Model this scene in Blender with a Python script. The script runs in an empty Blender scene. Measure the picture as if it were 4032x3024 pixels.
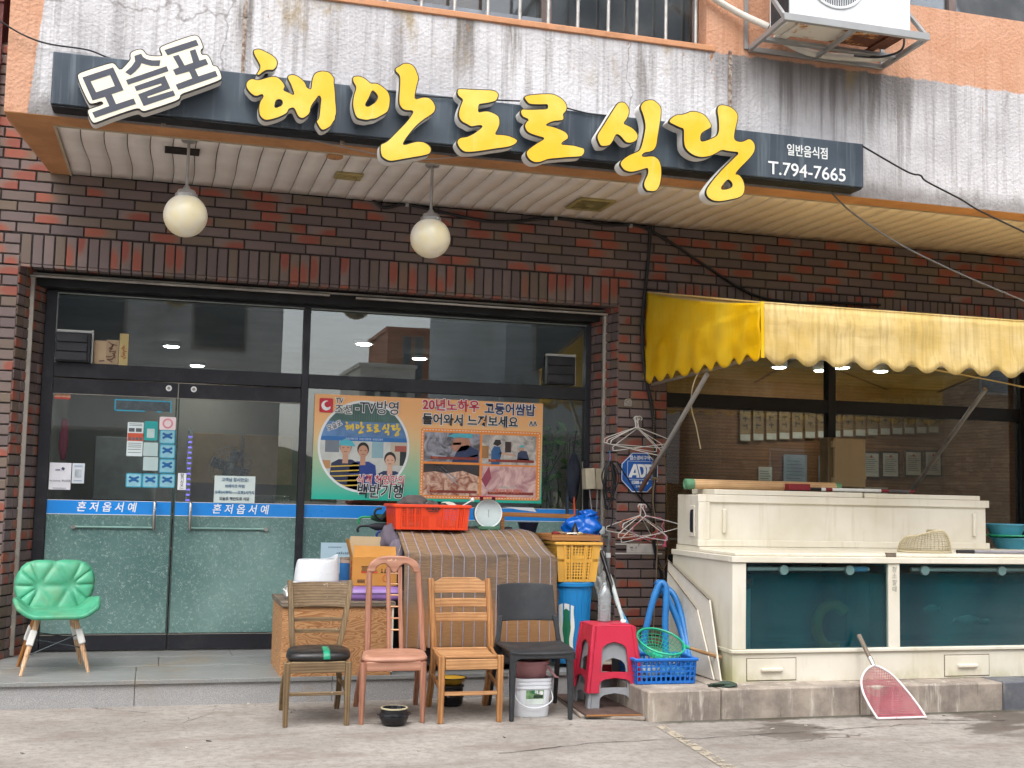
import bpy, math, random
from mathutils import Vector, Matrix, Euler
random.seed(11)
R = math.radians
PI = math.pi
sc = bpy.context.scene
COL = sc.collection

# ------------------------------------------------------------------ camera
cam_d = bpy.data.cameras.new('camera'); cam = bpy.data.objects.new('camera', cam_d); COL.objects.link(cam)
cam_d.sensor_width = 36.0; cam_d.lens = 36.0 * 4791.93 / 4032.0
cam_d.clip_start = 0.1; cam_d.clip_end = 600
_yaw, _pit, _rol = 0.28200, 0.09035, 0.02202
_fw = Vector((math.sin(_yaw) * math.cos(_pit), math.cos(_yaw) * math.cos(_pit), math.sin(_pit)))
_rt = Vector((math.cos(_yaw), -math.sin(_yaw), 0)); _up = _rt.cross(_fw)
_rt, _up = _rt * math.cos(_rol) + _up * math.sin(_rol), _up * math.cos(_rol) - _rt * math.sin(_rol)
CAMPOS = Vector((1.0782, -9.9076, 1.4966))
cam.matrix_world = Matrix(((_rt.x, _up.x, -_fw.x, CAMPOS.x), (_rt.y, _up.y, -_fw.y, CAMPOS.y), (_rt.z, _up.z, -_fw.z, CAMPOS.z), (0, 0, 0, 1)))
sc.camera = cam

# ------------------------------------------------------------------ overcast sky, soft sun, exposure
SUN_EL, SUN_ROT = R(58), R(200)
world = bpy.data.worlds.new('World'); sc.world = world; world.use_nodes = True
wn = world.node_tree; wn.nodes.clear()
sky = wn.nodes.new('ShaderNodeTexSky'); sky.sky_type = 'NISHITA'; sky.sun_disc = False
sky.sun_elevation = SUN_EL; sky.sun_rotation = SUN_ROT; sky.air_density = 1.0; sky.dust_density = 3.0; sky.ozone_density = 1.0
hs = wn.nodes.new('ShaderNodeHueSaturation'); hs.inputs['Saturation'].default_value = 0.28
wtc = wn.nodes.new('ShaderNodeTexCoord'); wno = wn.nodes.new('ShaderNodeTexNoise')
wno.inputs['Scale'].default_value = 2.2; wno.inputs['Detail'].default_value = 5; wno.inputs['Roughness'].default_value = .55
wmr = wn.nodes.new('ShaderNodeMapRange'); wmr.inputs['From Min'].default_value = .3; wmr.inputs['From Max'].default_value = .7
wmr.inputs['To Min'].default_value = .78; wmr.inputs['To Max'].default_value = 1.22
wmx = wn.nodes.new('ShaderNodeMix'); wmx.data_type = 'RGBA'; wmx.blend_type = 'MULTIPLY'; wmx.inputs[0].default_value = 1
wbg = wn.nodes.new('ShaderNodeBackground'); wbg.inputs['Strength'].default_value = 0.15
wou = wn.nodes.new('ShaderNodeOutputWorld')
wl = wn.links.new
wl(sky.outputs[0], hs.inputs['Color']); wl(wtc.outputs['Generated'], wno.inputs['Vector']); wl(wno.outputs['Fac'], wmr.inputs['Value'])
wl(hs.outputs[0], wmx.inputs[6]); wl(wmr.outputs[0], wmx.inputs[7]); wl(wmx.outputs[2], wbg.inputs['Color']); wl(wbg.outputs[0], wou.inputs['Surface'])
sun_d = bpy.data.lights.new('sun', 'SUN'); sun_d.energy = 0.8; sun_d.angle = R(75); sun_d.color = (1, .99, .975)
sun = bpy.data.objects.new('sun', sun_d); COL.objects.link(sun)
_sd = Vector((math.sin(SUN_ROT) * math.cos(SUN_EL), math.cos(SUN_ROT) * math.cos(SUN_EL), math.sin(SUN_EL)))
sun.rotation_euler = _sd.to_track_quat('Z', 'Y').to_euler(); sun.location = _sd * 40
vs = sc.view_settings; vs.view_transform = 'Standard'; vs.look = 'None'; vs.gamma = 1; vs.use_curve_mapping = False
vs.exposure = 1.33
sc.render.engine = 'CYCLES'; sc.cycles.max_bounces = 5; sc.cycles.diffuse_bounces = 3; sc.cycles.glossy_bounces = 2; sc.cycles.transmission_bounces = 3; sc.cycles.transparent_max_bounces = 12
sc.cycles.use_adaptive_sampling = True; sc.cycles.adaptive_threshold = 0.03; sc.cycles.adaptive_min_samples = 16
sc.cycles.use_denoising = True
try: sc.cycles.denoiser = 'OPENIMAGEDENOISE'
except Exception: pass
sc.cycles.sample_clamp_indirect = 6

# ------------------------------------------------------------------ mesh helpers
class MB:
    def __init__(s): s.v = []; s.f = []
    def add(s, vs_, fs):
        o = len(s.v); s.v += [tuple(p) for p in vs_]; s.f += [tuple(i + o for i in f) for f in fs]; return s
    def box(s, x0, x1, y0, y1, z0, z1):
        return s.add([(x0,y0,z0),(x1,y0,z0),(x1,y1,z0),(x0,y1,z0),(x0,y0,z1),(x1,y0,z1),(x1,y1,z1),(x0,y1,z1)],
                     [(0,3,2,1),(4,5,6,7),(0,1,5,4),(1,2,6,5),(2,3,7,6),(3,0,4,7)])
    def obox(s, c, size, rot=(0,0,0)):
        m = Euler(rot).to_matrix(); c = Vector(c); h = Vector(size) * .5
        vs_ = [c + m @ Vector((sx*h.x, sy*h.y, sz*h.z)) for sz in (-1,1) for sy in (-1,1) for sx in (-1,1)]
        return s.add(vs_, [(0,2,3,1),(4,5,7,6),(0,1,5,4),(1,3,7,5),(3,2,6,7),(2,0,4,6)])
    def beam(s, p, q, w, h, up=(0,0,1), w2=None, h2=None):
        p, q = Vector(p), Vector(q); d = (q-p).normalized(); u = Vector(up)
        if abs(d.dot(u)) > .98: u = Vector((0,1,0))
        a = d.cross(u).normalized(); b = a.cross(d).normalized(); w2 = w if w2 is None else w2; h2 = h if h2 is None else h2
        vs_ = []
        for c, ww, hh in ((p,w,h),(q,w2,h2)):
            vs_ += [c - a*ww/2 - b*hh/2, c + a*ww/2 - b*hh/2, c + a*ww/2 + b*hh/2, c - a*ww/2 + b*hh/2]
        return s.add(vs_, [(0,1,2,3),(7,6,5,4),(0,4,5,1),(1,5,6,2),(2,6,7,3),(3,7,4,0)])
    def tube(s, pts, r, seg=8, closed=False, sy=1.0):
        pts = [Vector(p) for p in pts]; n = len(pts); rr = r if isinstance(r, (list, tuple)) else [r]*n
        t0 = None; nor = None; vs_ = []; fs = []
        for i, p in enumerate(pts):
            if closed: t = (pts[(i+1) % n] - pts[i-1])
            else: t = pts[min(i+1, n-1)] - pts[max(i-1, 0)]
            t = t.normalized() if t.length > 1e-9 else Vector((0,0,1))
            if nor is None:
                nor = t.orthogonal().normalized() if abs(t.z) > .9 else t.cross(Vector((0,0,1))).normalized()
            else:
                nor = (nor - t*nor.dot(t)); nor = nor.normalized() if nor.length > 1e-6 else t.orthogonal().normalized()
            b = t.cross(nor)
            for k in range(seg):
                a = 2*PI*k/seg; vs_.append(p + (nor*math.cos(a) + b*math.sin(a)*sy)*rr[i])
        for i in range(n if closed else n-1):
            j = (i+1) % n
            for k in range(seg):
                k2 = (k+1) % seg; fs.append((i*seg+k, i*seg+k2, j*seg+k2, j*seg+k))
        if not closed: fs.append(tuple(range(seg))[::-1]); fs.append(tuple((n-1)*seg+k for k in range(seg)))
        return s.add(vs_, fs)
    def lathe(s, prof, c=(0,0,0), seg=24, sx=1, sy=1, rot=None, cap=True, pw=None):
        vs_ = []; fs = []; m = Euler(rot).to_matrix() if rot else None; c = Vector(c)
        for r, z in prof:
            for k in range(seg):
                a = 2*PI*k/seg; ca, sa = math.cos(a), math.sin(a)
                if pw: q = (abs(ca)**pw + abs(sa)**pw)**(-1/pw); ca, sa = ca*q, sa*q
                p = Vector((r*ca*sx, r*sa*sy, z)); p = m @ p if m else p; vs_.append(c + p)
        for i in range(len(prof)-1):
            for k in range(seg):
                k2 = (k+1) % seg; fs.append((i*seg+k, i*seg+k2, (i+1)*seg+k2, (i+1)*seg+k))
        if cap:
            fs.append(tuple(range(seg))[::-1]); fs.append(tuple((len(prof)-1)*seg+k for k in range(seg)))
        return s.add(vs_, fs)
    def prism(s, poly, a, b, plane='xz'):
        f = {'xz': lambda p, d: (p[0], d, p[1]), 'xy': lambda p, d: (p[0], p[1], d), 'yz': lambda p, d: (d, p[0], p[1])}[plane]
        n = len(poly); vs_ = [f(p, a) for p in poly] + [f(p, b) for p in poly]
        fs = [tuple(range(n)), tuple(range(2*n-1, n-1, -1))] + [(i, i+n, (i+1) % n + n, (i+1) % n) for i in range(n)]
        return s.add(vs_, fs)
    def grid(s, nu, nv, fn, closed_u=False):
        vs_ = [fn(i/(nu if closed_u else nu-1), j/(nv-1)) for j in range(nv) for i in range(nu)]; fs = []
        for j in range(nv-1):
            for i in range(nu if closed_u else nu-1):
                i2 = (i+1) % nu; fs.append((j*nu+i, j*nu+i2, (j+1)*nu+i2, (j+1)*nu+i))
        return s.add(vs_, fs)
    def mesh(s, name):
        me = bpy.data.meshes.new(name); me.from_pydata(s.v, [], s.f)
        me.validate(); me.update(); return me

def fix_normals(me):
    import bmesh
    bm = bmesh.new(); bm.from_mesh(me); bmesh.ops.recalc_face_normals(bm, faces=bm.faces); bm.to_mesh(me); bm.free()

def P(name, mb, mat, parent=None, bev=0, smooth=False, solid=0, sub=0, loc=None, rot=None, bseg=2, solid_off=0):
    me = mb if isinstance(mb, bpy.types.Mesh) else mb.mesh(name)
    if not isinstance(mb, bpy.types.Mesh): fix_normals(me)
    o = bpy.data.objects.new(name, me); COL.objects.link(o)
    if not me.materials: me.materials.append(mat)
    if parent is not None: o.parent = parent
    if loc: o.location = loc
    if rot: o.rotation_euler = rot
    if solid:
        m = o.modifiers.new('solid', 'SOLIDIFY'); m.thickness = solid; m.offset = solid_off
    if bev:
        m = o.modifiers.new('bevel', 'BEVEL'); m.width = bev; m.segments = bseg; m.limit_method = 'ANGLE'; m.angle_limit = R(40); m.use_clamp_overlap = True
    if sub:
        m = o.modifiers.new('sub', 'SUBSURF'); m.levels = sub; m.render_levels = sub
    if smooth or bev or sub:
        me.shade_smooth()
        if not (smooth or sub):
            m2 = o.modifiers.new('wn', 'WEIGHTED_NORMAL'); m2.keep_sharp = True
            me.set_sharp_from_angle(angle=R(40))
        elif smooth != 'all': me.set_sharp_from_angle(angle=R(50))
    return o

def tag(o, label=None, cat=None, group=None, kind=None):
    if label: o['label'] = label
    if cat: o['category'] = cat
    if group: o['group'] = group
    if kind: o['kind'] = kind
    return o

def T(name, label, cat, loc=(0,0,0), rz=0, group=None, rot=None):
    o = bpy.data.objects.new(name, None); COL.objects.link(o); o.location = loc
    o.rotation_euler = rot if rot else (0,0,rz); o.empty_display_size = .1
    return tag(o, label, cat, group)

def copy_tree(o, parent=None):
    c = o.copy(); COL.objects.link(c); c.parent = parent
    for ch in list(o.children): copy_tree(ch, c)
    return c

def flat(name, polys, y, depth, mat, parent, offset=0.0, front_at_y=True):
    """filled outline(s) in the x-z plane (holes allowed), extruded; its front face lies at y"""
    c = bpy.data.curves.new(name, 'CURVE'); c.dimensions = '2D'; c.fill_mode = 'BOTH'; c.extrude = depth/2; c.offset = offset
    for poly in polys:
        s = c.splines.new('POLY'); s.points.add(len(poly)-1); s.use_cyclic_u = True
        for p, q in zip(s.points, poly): p.co = (q[0], q[1], 0, 1)
    ob = bpy.data.objects.new('tmp', c); me = bpy.data.meshes.new_from_object(ob)
    bpy.data.objects.remove(ob); bpy.data.curves.remove(c)
    me.transform(Matrix.Translation((0, y + depth/2, 0)) @ Matrix.Rotation(PI/2, 4, 'X')); me.name = name
    me.materials.clear()
    return P(name, me, mat, parent)

def text(name, body, size, mat, parent, loc, sx=1.0, offset=0.0, depth=.001, align='CENTER', rot=None, shear=0, res=3):
    c = bpy.data.curves.new(name, 'FONT'); c.body = body; c.size = size; c.extrude = depth/2; c.offset = offset
    c.align_x = align; c.align_y = 'CENTER'; c.resolution_u = res; c.shear = shear
    ob = bpy.data.objects.new('tmp', c); me = bpy.data.meshes.new_from_object(ob)
    bpy.data.objects.remove(ob); bpy.data.curves.remove(c); me.name = name
    me.materials.clear()
    o = P(name, me, mat, parent, loc=loc); o.rotation_euler = rot if rot else (PI/2, 0, 0); o.scale = (sx, 1, 1)
    return o

def smooth_poly(pts, it=1):
    for _ in range(it):
        q = []
        for i in range(len(pts)):
            a, b = pts[i], pts[(i+1) % len(pts)]
            q += [(a[0]*.75+b[0]*.25, a[1]*.75+b[1]*.25), (a[0]*.25+b[0]*.75, a[1]*.25+b[1]*.75)]
        pts = q
    return pts

def spline(pts, n=6, closed=False):
    pts = [Vector(p) for p in pts]; out = []; m = len(pts)
    for i in range(m if closed else m-1):
        if closed: p0, p1, p2, p3 = pts[i-1], pts[i], pts[(i+1) % m], pts[(i+2) % m]
        else: p0, p1, p2, p3 = pts[max(i-1,0)], pts[i], pts[i+1], pts[min(i+2,m-1)]
        for k in range(n):
            t = k/n; out.append(.5*((2*p1)+(-p0+p2)*t+(2*p0-5*p1+4*p2-p3)*t*t+(-p0+3*p1-3*p2+p3)*t**3))
    if not closed: out.append(pts[-1])
    return out

# ------------------------------------------------------------------ materials
def srgb(h):
    h = h.lstrip('#'); c = [int(h[i:i+2], 16)/255 for i in (0,2,4)]
    return tuple(x/12.92 if x <= .04045 else ((x+.055)/1.055)**2.4 for x in c)

class N:
    """small node-graph builder"""
    def __init__(s, name):
        s.m = bpy.data.materials.new(name); s.m.use_nodes = True; s.t = s.m.node_tree; s.t.nodes.clear()
        s.out = s.n('OutputMaterial'); s._tc = None
    def n(s, t, **kw):
        nd = s.t.nodes.new('ShaderNode' + t)
        for k, v in kw.items(): setattr(nd, k, v)
        return nd
    def l(s, a, b): s.t.links.new(a, b)
    def _set(s, inp, v):
        if hasattr(v, 'links') or isinstance(v, bpy.types.NodeSocket): s.l(v, inp)
        elif isinstance(v, (tuple, list)) and len(v) == 3 and inp.type == 'RGBA': inp.default_value = (*v, 1)
        else: inp.default_value = v
    def coord(s, which='Object', scale=None, rot=None, loc=None):
        if s._tc is None: s._tc = s.n('TexCoord')
        o = s._tc.outputs[which]
        if scale or rot or loc:
            mp = s.n('Mapping'); s.l(o, mp.inputs[0])
            if scale: mp.inputs['Scale'].default_value = scale if isinstance(scale, (tuple, list)) else (scale,)*3
            if rot: mp.inputs['Rotation'].default_value = rot
            if loc: mp.inputs['Location'].default_value = loc
            o = mp.outputs[0]
        return o
    def pos(s, scale=None, loc=None):
        g = s.n('NewGeometry').outputs['Position']
        if scale or loc:
            mp = s.n('Mapping'); s.l(g, mp.inputs[0])
            if scale: mp.inputs['Scale'].default_value = scale if isinstance(scale, (tuple, list)) else (scale,)*3
            if loc: mp.inputs['Location'].default_value = loc
            g = mp.outputs[0]
        return g
    def noise(s, vec, scale=5, detail=5, rough=.55, dist=0):
        nd = s.n('TexNoise'); s.l(vec, nd.inputs['Vector']); nd.inputs['Scale'].default_value = scale
        nd.inputs['Detail'].default_value = detail; nd.inputs['Roughness'].default_value = rough; nd.inputs['Distortion'].default_value = dist
        return nd.outputs['Fac']
    def voro(s, vec, scale=5, feature='F1', out='Distance', rnd=1):
        nd = s.n('TexVoronoi', feature=feature); s.l(vec, nd.inputs['Vector']); nd.inputs['Scale'].default_value = scale
        nd.inputs['Randomness'].default_value = rnd
        return nd.outputs[out]
    def wave(s, vec, scale=5, dist=2, detail=2, dscale=1, axis='X', prof='SIN'):
        nd = s.n('TexWave', bands_direction=axis, wave_profile=prof); s.l(vec, nd.inputs['Vector'])
        for k, v in (('Scale', scale), ('Distortion', dist), ('Detail', detail), ('Detail Scale', dscale)): nd.inputs[k].default_value = v
        return nd.outputs['Fac']
    def rng(s, v, a, b, c=0, d=1, smooth=True):
        nd = s.n('MapRange'); nd.interpolation_type = 'SMOOTHSTEP' if smooth else 'LINEAR'; s.l(v, nd.inputs['Value'])
        for k, x in (('From Min', a), ('From Max', b), ('To Min', c), ('To Max', d)): nd.inputs[k].default_value = x
        return nd.outputs[0]
    def math(s, op, a, b=0.0, c=None):
        nd = s.n('Math', operation=op); s._set(nd.inputs[0], a); s._set(nd.inputs[1], b)
        if c is not None: s._set(nd.inputs[2], c)
        return nd.outputs[0]
    def mix(s, f, a, b, blend='MIX'):
        nd = s.n('Mix', data_type='RGBA', blend_type=blend); s._set(nd.inputs[0], f); s._set(nd.inputs[6], a); s._set(nd.inputs[7], b)
        return nd.outputs[2]
    def sep(s, v):
        nd = s.n('SeparateXYZ'); s.l(v, nd.inputs[0]); return nd.outputs
    def bump(s, h, strength=.3, dist=.01, nrm=None):
        nd = s.n('Bump'); s.l(h, nd.inputs['Height']); nd.inputs['Strength'].default_value = strength; nd.inputs['Distance'].default_value = dist
        if nrm is not None: s.l(nrm, nd.inputs['Normal'])
        return nd.outputs[0]
    def bsdf(s, color, rough=.6, metal=0, normal=None, spec=.5, **kw):
        nd = s.n('BsdfPrincipled'); s._set(nd.inputs['Base Color'], color); s._set(nd.inputs['Roughness'], rough); s._set(nd.inputs['Metallic'], metal)
        nd.inputs['Specular IOR Level'].default_value = spec
        if normal is not None: s.l(normal, nd.inputs['Normal'])
        for k, v in kw.items(): s._set(nd.inputs[k.replace('_', ' ')], v)
        return nd.outputs[0]
    def done(s, sh): s.l(sh, s.out.inputs['Surface']); return s.m

def mul(c, k): return tuple(min(1, x*k) for x in c)

_pc = {}
def plain(name, c, *args, **kw):
    k = (name, str(c), str(args), str(sorted(kw.items(), key=str)))
    if k not in _pc: _pc[k] = _plain(name, c, *args, **kw)
    return _pc[k]

def _plain(name, c, rough=.5, metal=0, var=.18, scale=6, bump=.12, bscale=60, spec=.5, dirt=0.0, dirtc=(.06,.05,.04), dscale=3, c2=None, wear=0, wearc=(.5,.45,.4)):
    """painted / plastic / metal surface with uneven tone, dirt blotches and a fine relief"""
    if isinstance(c, str): c = srgb(c)
    if isinstance(c2, str): c2 = srgb(c2)
    g = N(name); v = g.coord('Object'); ob = g.n('ObjectInfo').outputs['Random']
    vv = g.n('Vector'+'Math', operation='ADD'); g.l(v, vv.inputs[0]); g.l(ob, vv.inputs[1]); v = vv.outputs[0]
    n1 = g.noise(v, scale, 4, .6)
    col = g.mix(g.rng(n1, .25, .75), mul(c, 1-var), c2 if c2 else mul(c, 1+var*.7))
    if dirt: col = g.mix(g.math('MULTIPLY', g.rng(g.noise(v, dscale, 5, .7), .45, .78), dirt), col, dirtc)
    if wear: col = g.mix(g.rng(g.noise(v, dscale*3, 6, .75), .62-wear*.1, .68-wear*.1), col, wearc)
    rg = g.rng(n1, .3, .7, min(1, rough+.1), max(.03, rough-.08))
    nb = g.bump(g.noise(v, bscale, 2), bump, .004) if bump > .06 else None
    return g.done(g.bsdf(col, rg, metal, nb, spec))

def wood(name, c1, c2, axis='z', scale=1.0, rough=.55, wear=0, wearc=(.55,.42,.3), spec=.4, dirt=0, dist=3.0, ring=14):
    if isinstance(c1, str): c1 = srgb(c1)
    if isinstance(c2, str): c2 = srgb(c2)
    g = N(name); st = {'x': (.12,1,1), 'y': (1,.12,1), 'z': (1,1,.12)}[axis]
    v = g.coord('Object', scale=tuple(a*scale for a in st)); v2 = g.coord('Object')
    w = g.wave(v, ring, dist, 4, 1.5, axis={'x': 'Z', 'y': 'X', 'z': 'X'}[axis])
    f = g.noise(g.coord('Object', scale=tuple(a*scale*(1 if a == 1 else .3) for a in st)), 60, 4, .6)
    m = g.math('ADD', g.math('MULTIPLY', w, .28), g.math('MULTIPLY', f, .72))
    col = g.mix(g.rng(m, .2, .82), c1, c2)
    big = g.noise(v2, 5, 5)
    col = g.mix(g.rng(big, .35, .75, 0, .35), col, mul(c1, .6))
    if wear: col = g.mix(g.rng(g.noise(v2, 9, 10, .75), .66-wear*.12, .70-wear*.12), col, wearc)
    if dirt: col = g.mix(g.math('MULTIPLY', g.rng(g.noise(v2, 4, 8, .7), .45, .75), dirt), col, (.05,.045,.04))
    nb = g.bump(m, .12, .003)
    return g.done(g.bsdf(col, g.rng(big, .3, .7, rough-.1, rough+.15), 0, nb, spec))

def emit(name, c, s):
    g = N(name); e = g.n('Emission'); e.inputs[0].default_value = (*c, 1); e.inputs[1].default_value = s
    return g.done(e.outputs[0])

def thin_glass(name, tint=(.8,.86,.84), boost=1.9, rough=0.0, dust=.03):
    """one sheet standing for a thin pane: both faces mirror a little, the rest passes straight through"""
    g = N(name); fr = g.n('Fresnel'); fr.inputs[0].default_value = 1.5
    gl = g.n('BsdfGlossy'); gl.inputs['Roughness'].default_value = rough; gl.inputs['Color'].default_value = (1,1,1,1)
    tr = g.n('BsdfTransparent'); tr.inputs[0].default_value = (*tint, 1)
    df = g.n('BsdfDiffuse'); df.inputs[0].default_value = (.5,.52,.5,1)
    ns = g.bump(g.noise(g.pos(), 1.3, 2), .012, .02); g.l(ns, gl.inputs['Normal'])
    a = g.n('MixShader'); g.l(g.math('MULTIPLY', fr.outputs[0], boost), a.inputs[0]); g.l(tr.outputs[0], a.inputs[1]); g.l(gl.outputs[0], a.inputs[2])
    b = g.n('MixShader'); g.l(g.rng(g.noise(g.pos(), 3, 6, .7), .3, .8, 0, dust), b.inputs[0]); g.l(a.outputs[0], b.inputs[1]); g.l(df.outputs[0], b.inputs[2])
    return g.done(b.outputs[0])

# ------------------------------------------------------------------ dimensions of the facade (metres; wall face y = 0, street towards -y)
PT = .08174                      # soldier / course pitch
OW = 60 * PT                     # door opening width
ZT = 3.410                       # top of the soldier course
WX = 5.381                       # left jamb of the fish-tank window
GY = .45                         # glass plane
SOF = 3.903                      # canopy underside
CY = -1.573                      # upper wall / canopy front
STEP = .179                      # entrance step height
KERB = .20

# ---- ground
def ground_mat():
    g = N('street_concrete'); p = g.pos(); xyz = g.sep(p)
    big = g.noise(p, .9, 5, .65); fine = g.noise(p, 17, 6, .75); speck = g.noise(p, 85, 3, .8)
    col = g.mix(g.rng(big, .3, .72), srgb('#89837c'), srgb('#a7a199'))
    col = g.mix(g.rng(fine, .40, .66, 0, .5), col, srgb('#6a625b'))
    col = g.mix(g.rng(speck, .58, .68, 0, .6), col, srgb('#beb6aa'))
    col = g.mix(g.rng(speck, .30, .42, .45, 0), col, srgb('#4a433d'))
    # brownish worn stains and darker wet patches in front of the tank kerb
    st = g.noise(g.pos((.8, 2.2, 1)), 1.7, 6, .6)
    col = g.mix(g.rng(st, .48, .68, 0, .6), col, srgb('#7a6e65'))
    wet = g.math('MULTIPLY', g.rng(g.noise(g.pos((.9, 1.6, 1), (3.1, .4, 0)), 1.25, 5, .6), .50, .56),
                 g.math('MULTIPLY', g.rng(xyz[0], 4.3, 5.2), g.math('MULTIPLY', g.rng(xyz[1], -3.4, -2.7), g.rng(xyz[1], -2.1, -2.25))))
    col = g.mix(g.math('MULTIPLY', wet, .75), col, srgb('#4d4239'))
    # damp, mossy strip along the foot of the kerb
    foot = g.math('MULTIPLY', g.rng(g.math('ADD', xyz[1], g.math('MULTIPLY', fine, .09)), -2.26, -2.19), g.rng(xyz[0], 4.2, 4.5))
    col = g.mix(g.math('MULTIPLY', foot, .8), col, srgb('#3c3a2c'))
    # hairline cracks
    wv = g.n('VectorMath', operation='ADD'); nv = g.n('TexNoise'); g.l(p, nv.inputs['Vector']); nv.inputs['Scale'].default_value = 2.3; nv.inputs['Detail'].default_value = 6
    sc_ = g.n('VectorMath', operation='SCALE'); g.l(nv.outputs['Color'], sc_.inputs[0]); sc_.inputs['Scale'].default_value = .55
    g.l(p, wv.inputs[0]); g.l(sc_.outputs[0], wv.inputs[1])
    ck = g.voro(wv.outputs[0], .42, 'DISTANCE_TO_EDGE'); crack = g.math('MULTIPLY', g.rng(ck, 0, .006, 1, 0), g.rng(g.noise(p, .5, 2), .52, .60))
    col = g.mix(g.math('MULTIPLY', crack, .75), col, srgb('#3a332d'))
    h = g.math('ADD', g.math('MULTIPLY', fine, .5), g.math('MULTIPLY', crack, -.9)); h = g.math('ADD', h, g.math('MULTIPLY', speck, .25))
    rough = g.math('SUBTRACT', .9, g.math('MULTIPLY', wet, .35))
    return g.done(g.bsdf(col, rough, 0, g.bump(h, .45, .006), .3))
M_ground = ground_mat()
def gfn(u, v):
    x = -80 + 160*u; y = -80 + 160*v; return (x, y, 0)
gm = MB().grid(9, 9, gfn)
tag(P('ground', gm, M_ground), kind='structure')
# worn road paint: one faded stripe running out towards the street
g = N('worn_road_paint'); pm = g.noise(g.pos(), 14, 5, .75)
sh = g.bsdf(g.mix(pm, srgb('#9c917e'), srgb('#b5aa97')), .8); tr = g.n('BsdfTransparent'); mx = g.n('MixShader')
g.l(g.rng(pm, .44, .50), mx.inputs[0]); g.l(tr.outputs[0], mx.inputs[1]); g.l(sh, mx.inputs[2]); M_stripe = g.done(mx.outputs[0])
mb = MB().add([(4.30,-2.36,.004),(4.37,-2.34,.004),(4.20,-4.4,.004),(4.11,-4.4,.004)], [(0,3,2,1)])
tag(P('painted_line', mb, M_stripe), kind='structure')
M_crk = plain('crack_dark', '#2b2622', .95)
def crack(pts, seed):
    rn = random.Random(seed); L = []
    for i in range(len(pts)-1):
        a, b_ = Vector(pts[i]), Vector(pts[i+1])
        for k in range(9):
            t_ = k/9; q = a.lerp(b_, t_); L.append(Vector((q.x + rn.uniform(-.014, .014), q.y + rn.uniform(-.018, .018), .003)))
    V = []; F = []
    for i, q in enumerate(L):
        w = rn.uniform(.0012, .0055); V += [(q.x, q.y-w, .003), (q.x, q.y+w, .003)]
        if i: F.append((2*i-2, 2*i-1, 2*i+1, 2*i))
    return MB().add(V, F)
for i, pts in enumerate((((3.05, -2.98, 0), (3.7, -2.80, 0), (4.5, -2.76, 0), (5.2, -2.70, 0), (6.0, -2.58, 0), (6.6, -2.62, 0)), ((4.95, -2.22, 0), (5.05, -2.42, 0), (5.3, -2.55, 0), (5.5, -2.72, 0)), ((1.55, -1.12, 0), (1.50, -1.45, 0), (1.30, -1.75, 0), (1.34, -2.2, 0)), ((5.9, -2.25, 0), (6.3, -2.45, 0), (6.9, -2.6, 0)))):
    tag(P('ground_crack', crack(pts, i), M_crk), kind='structure')
rn = random.Random(77); lt = MB()                       # crumbs of litter and grit on the concrete
for i in range(70):
    x, y = rn.uniform(-.2, 7.2), rn.choice((rn.uniform(-4, -1.1), rn.uniform(-1.75, -1.1), rn.uniform(-2.6, -2.2)))
    if x > 4.2 and y > -2.22: continue
    r_ = rn.choice((.003, .004, .006, .009)); lt.obox((x, y, r_*.35), (r_*2*rn.uniform(.6, 1.8), r_*2, r_*.7), (rn.uniform(-.3, .3), rn.uniform(-.3, .3), rn.uniform(0, 3)))
g = N('grit'); M_grit = g.done(g.bsdf(g.mix(g.n('NewGeometry').outputs['Random Per Island'], srgb('#3a332d'), srgb('#b5ada1')), .9)); tag(P('litter', lt, M_grit), 'crumbs of grit and litter scattered on the concrete', 'litter', kind='stuff')

# ---- granite entrance step
def granite(name, ca, cb, streak=True):
    g = N(name); p = g.pos(); n1 = g.noise(p, 190, 3, .8); n2 = g.noise(g.pos((1.2, 5, 5)), 3.2, 7, .65)
    col = g.mix(g.rng(n1, .32, .68), ca, cb)
    col = g.mix(g.rng(n2, .42, .7, 0, .5), col, srgb('#8d8f8e')); col = g.mix(g.rng(g.noise(p, 1.1, 6, .7), .55, .75, 0, .55), col, srgb('#8a7659'))
    return g.done(g.bsdf(col, g.rng(n2, .3, .7, .3, .55), 0, g.bump(n1, .1, .002), .5))
M_slab = granite('granite_slab', srgb('#6d6f6f'), srgb('#90908c')); M_riser = granite('granite_riser', srgb('#77767a'), srgb('#b3b1ad'))
M_dark = plain('dark_gap', (.012,.012,.013), .8)
step = P('entrance_step', MB().box(-.6, 4.3, -1.06, .44, 0, STEP-.032), plain('step_concrete', '#6a655e', .9)); tag(step, kind='structure')
ys = [(-1.098, -.42), (-.412, .10), (.108, .55)]; sx0 = [-.62, 1.005, 2.35, 3.6, 4.3]
for j, (a, b) in enumerate(ys):
    xs_ = sx0 if j == 0 else ([-.62, 1.16, 2.30, 3.6, 4.3] if j == 1 else [-.62, 1.72, 3.0, 4.3])
    for i in range(len(xs_)-1): P('granite_slab', MB().box(xs_[i]+.002, xs_[i+1]-.002, a, b, STEP-.03, STEP), M_slab, step, bev=.003)
for i in range(len(sx0)-1): P('riser_panel', MB().box(sx0[i]+.002, sx0[i+1]-.002, -1.078, -1.058, -.02, STEP-.033), M_riser, step, bev=.002)

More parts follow.
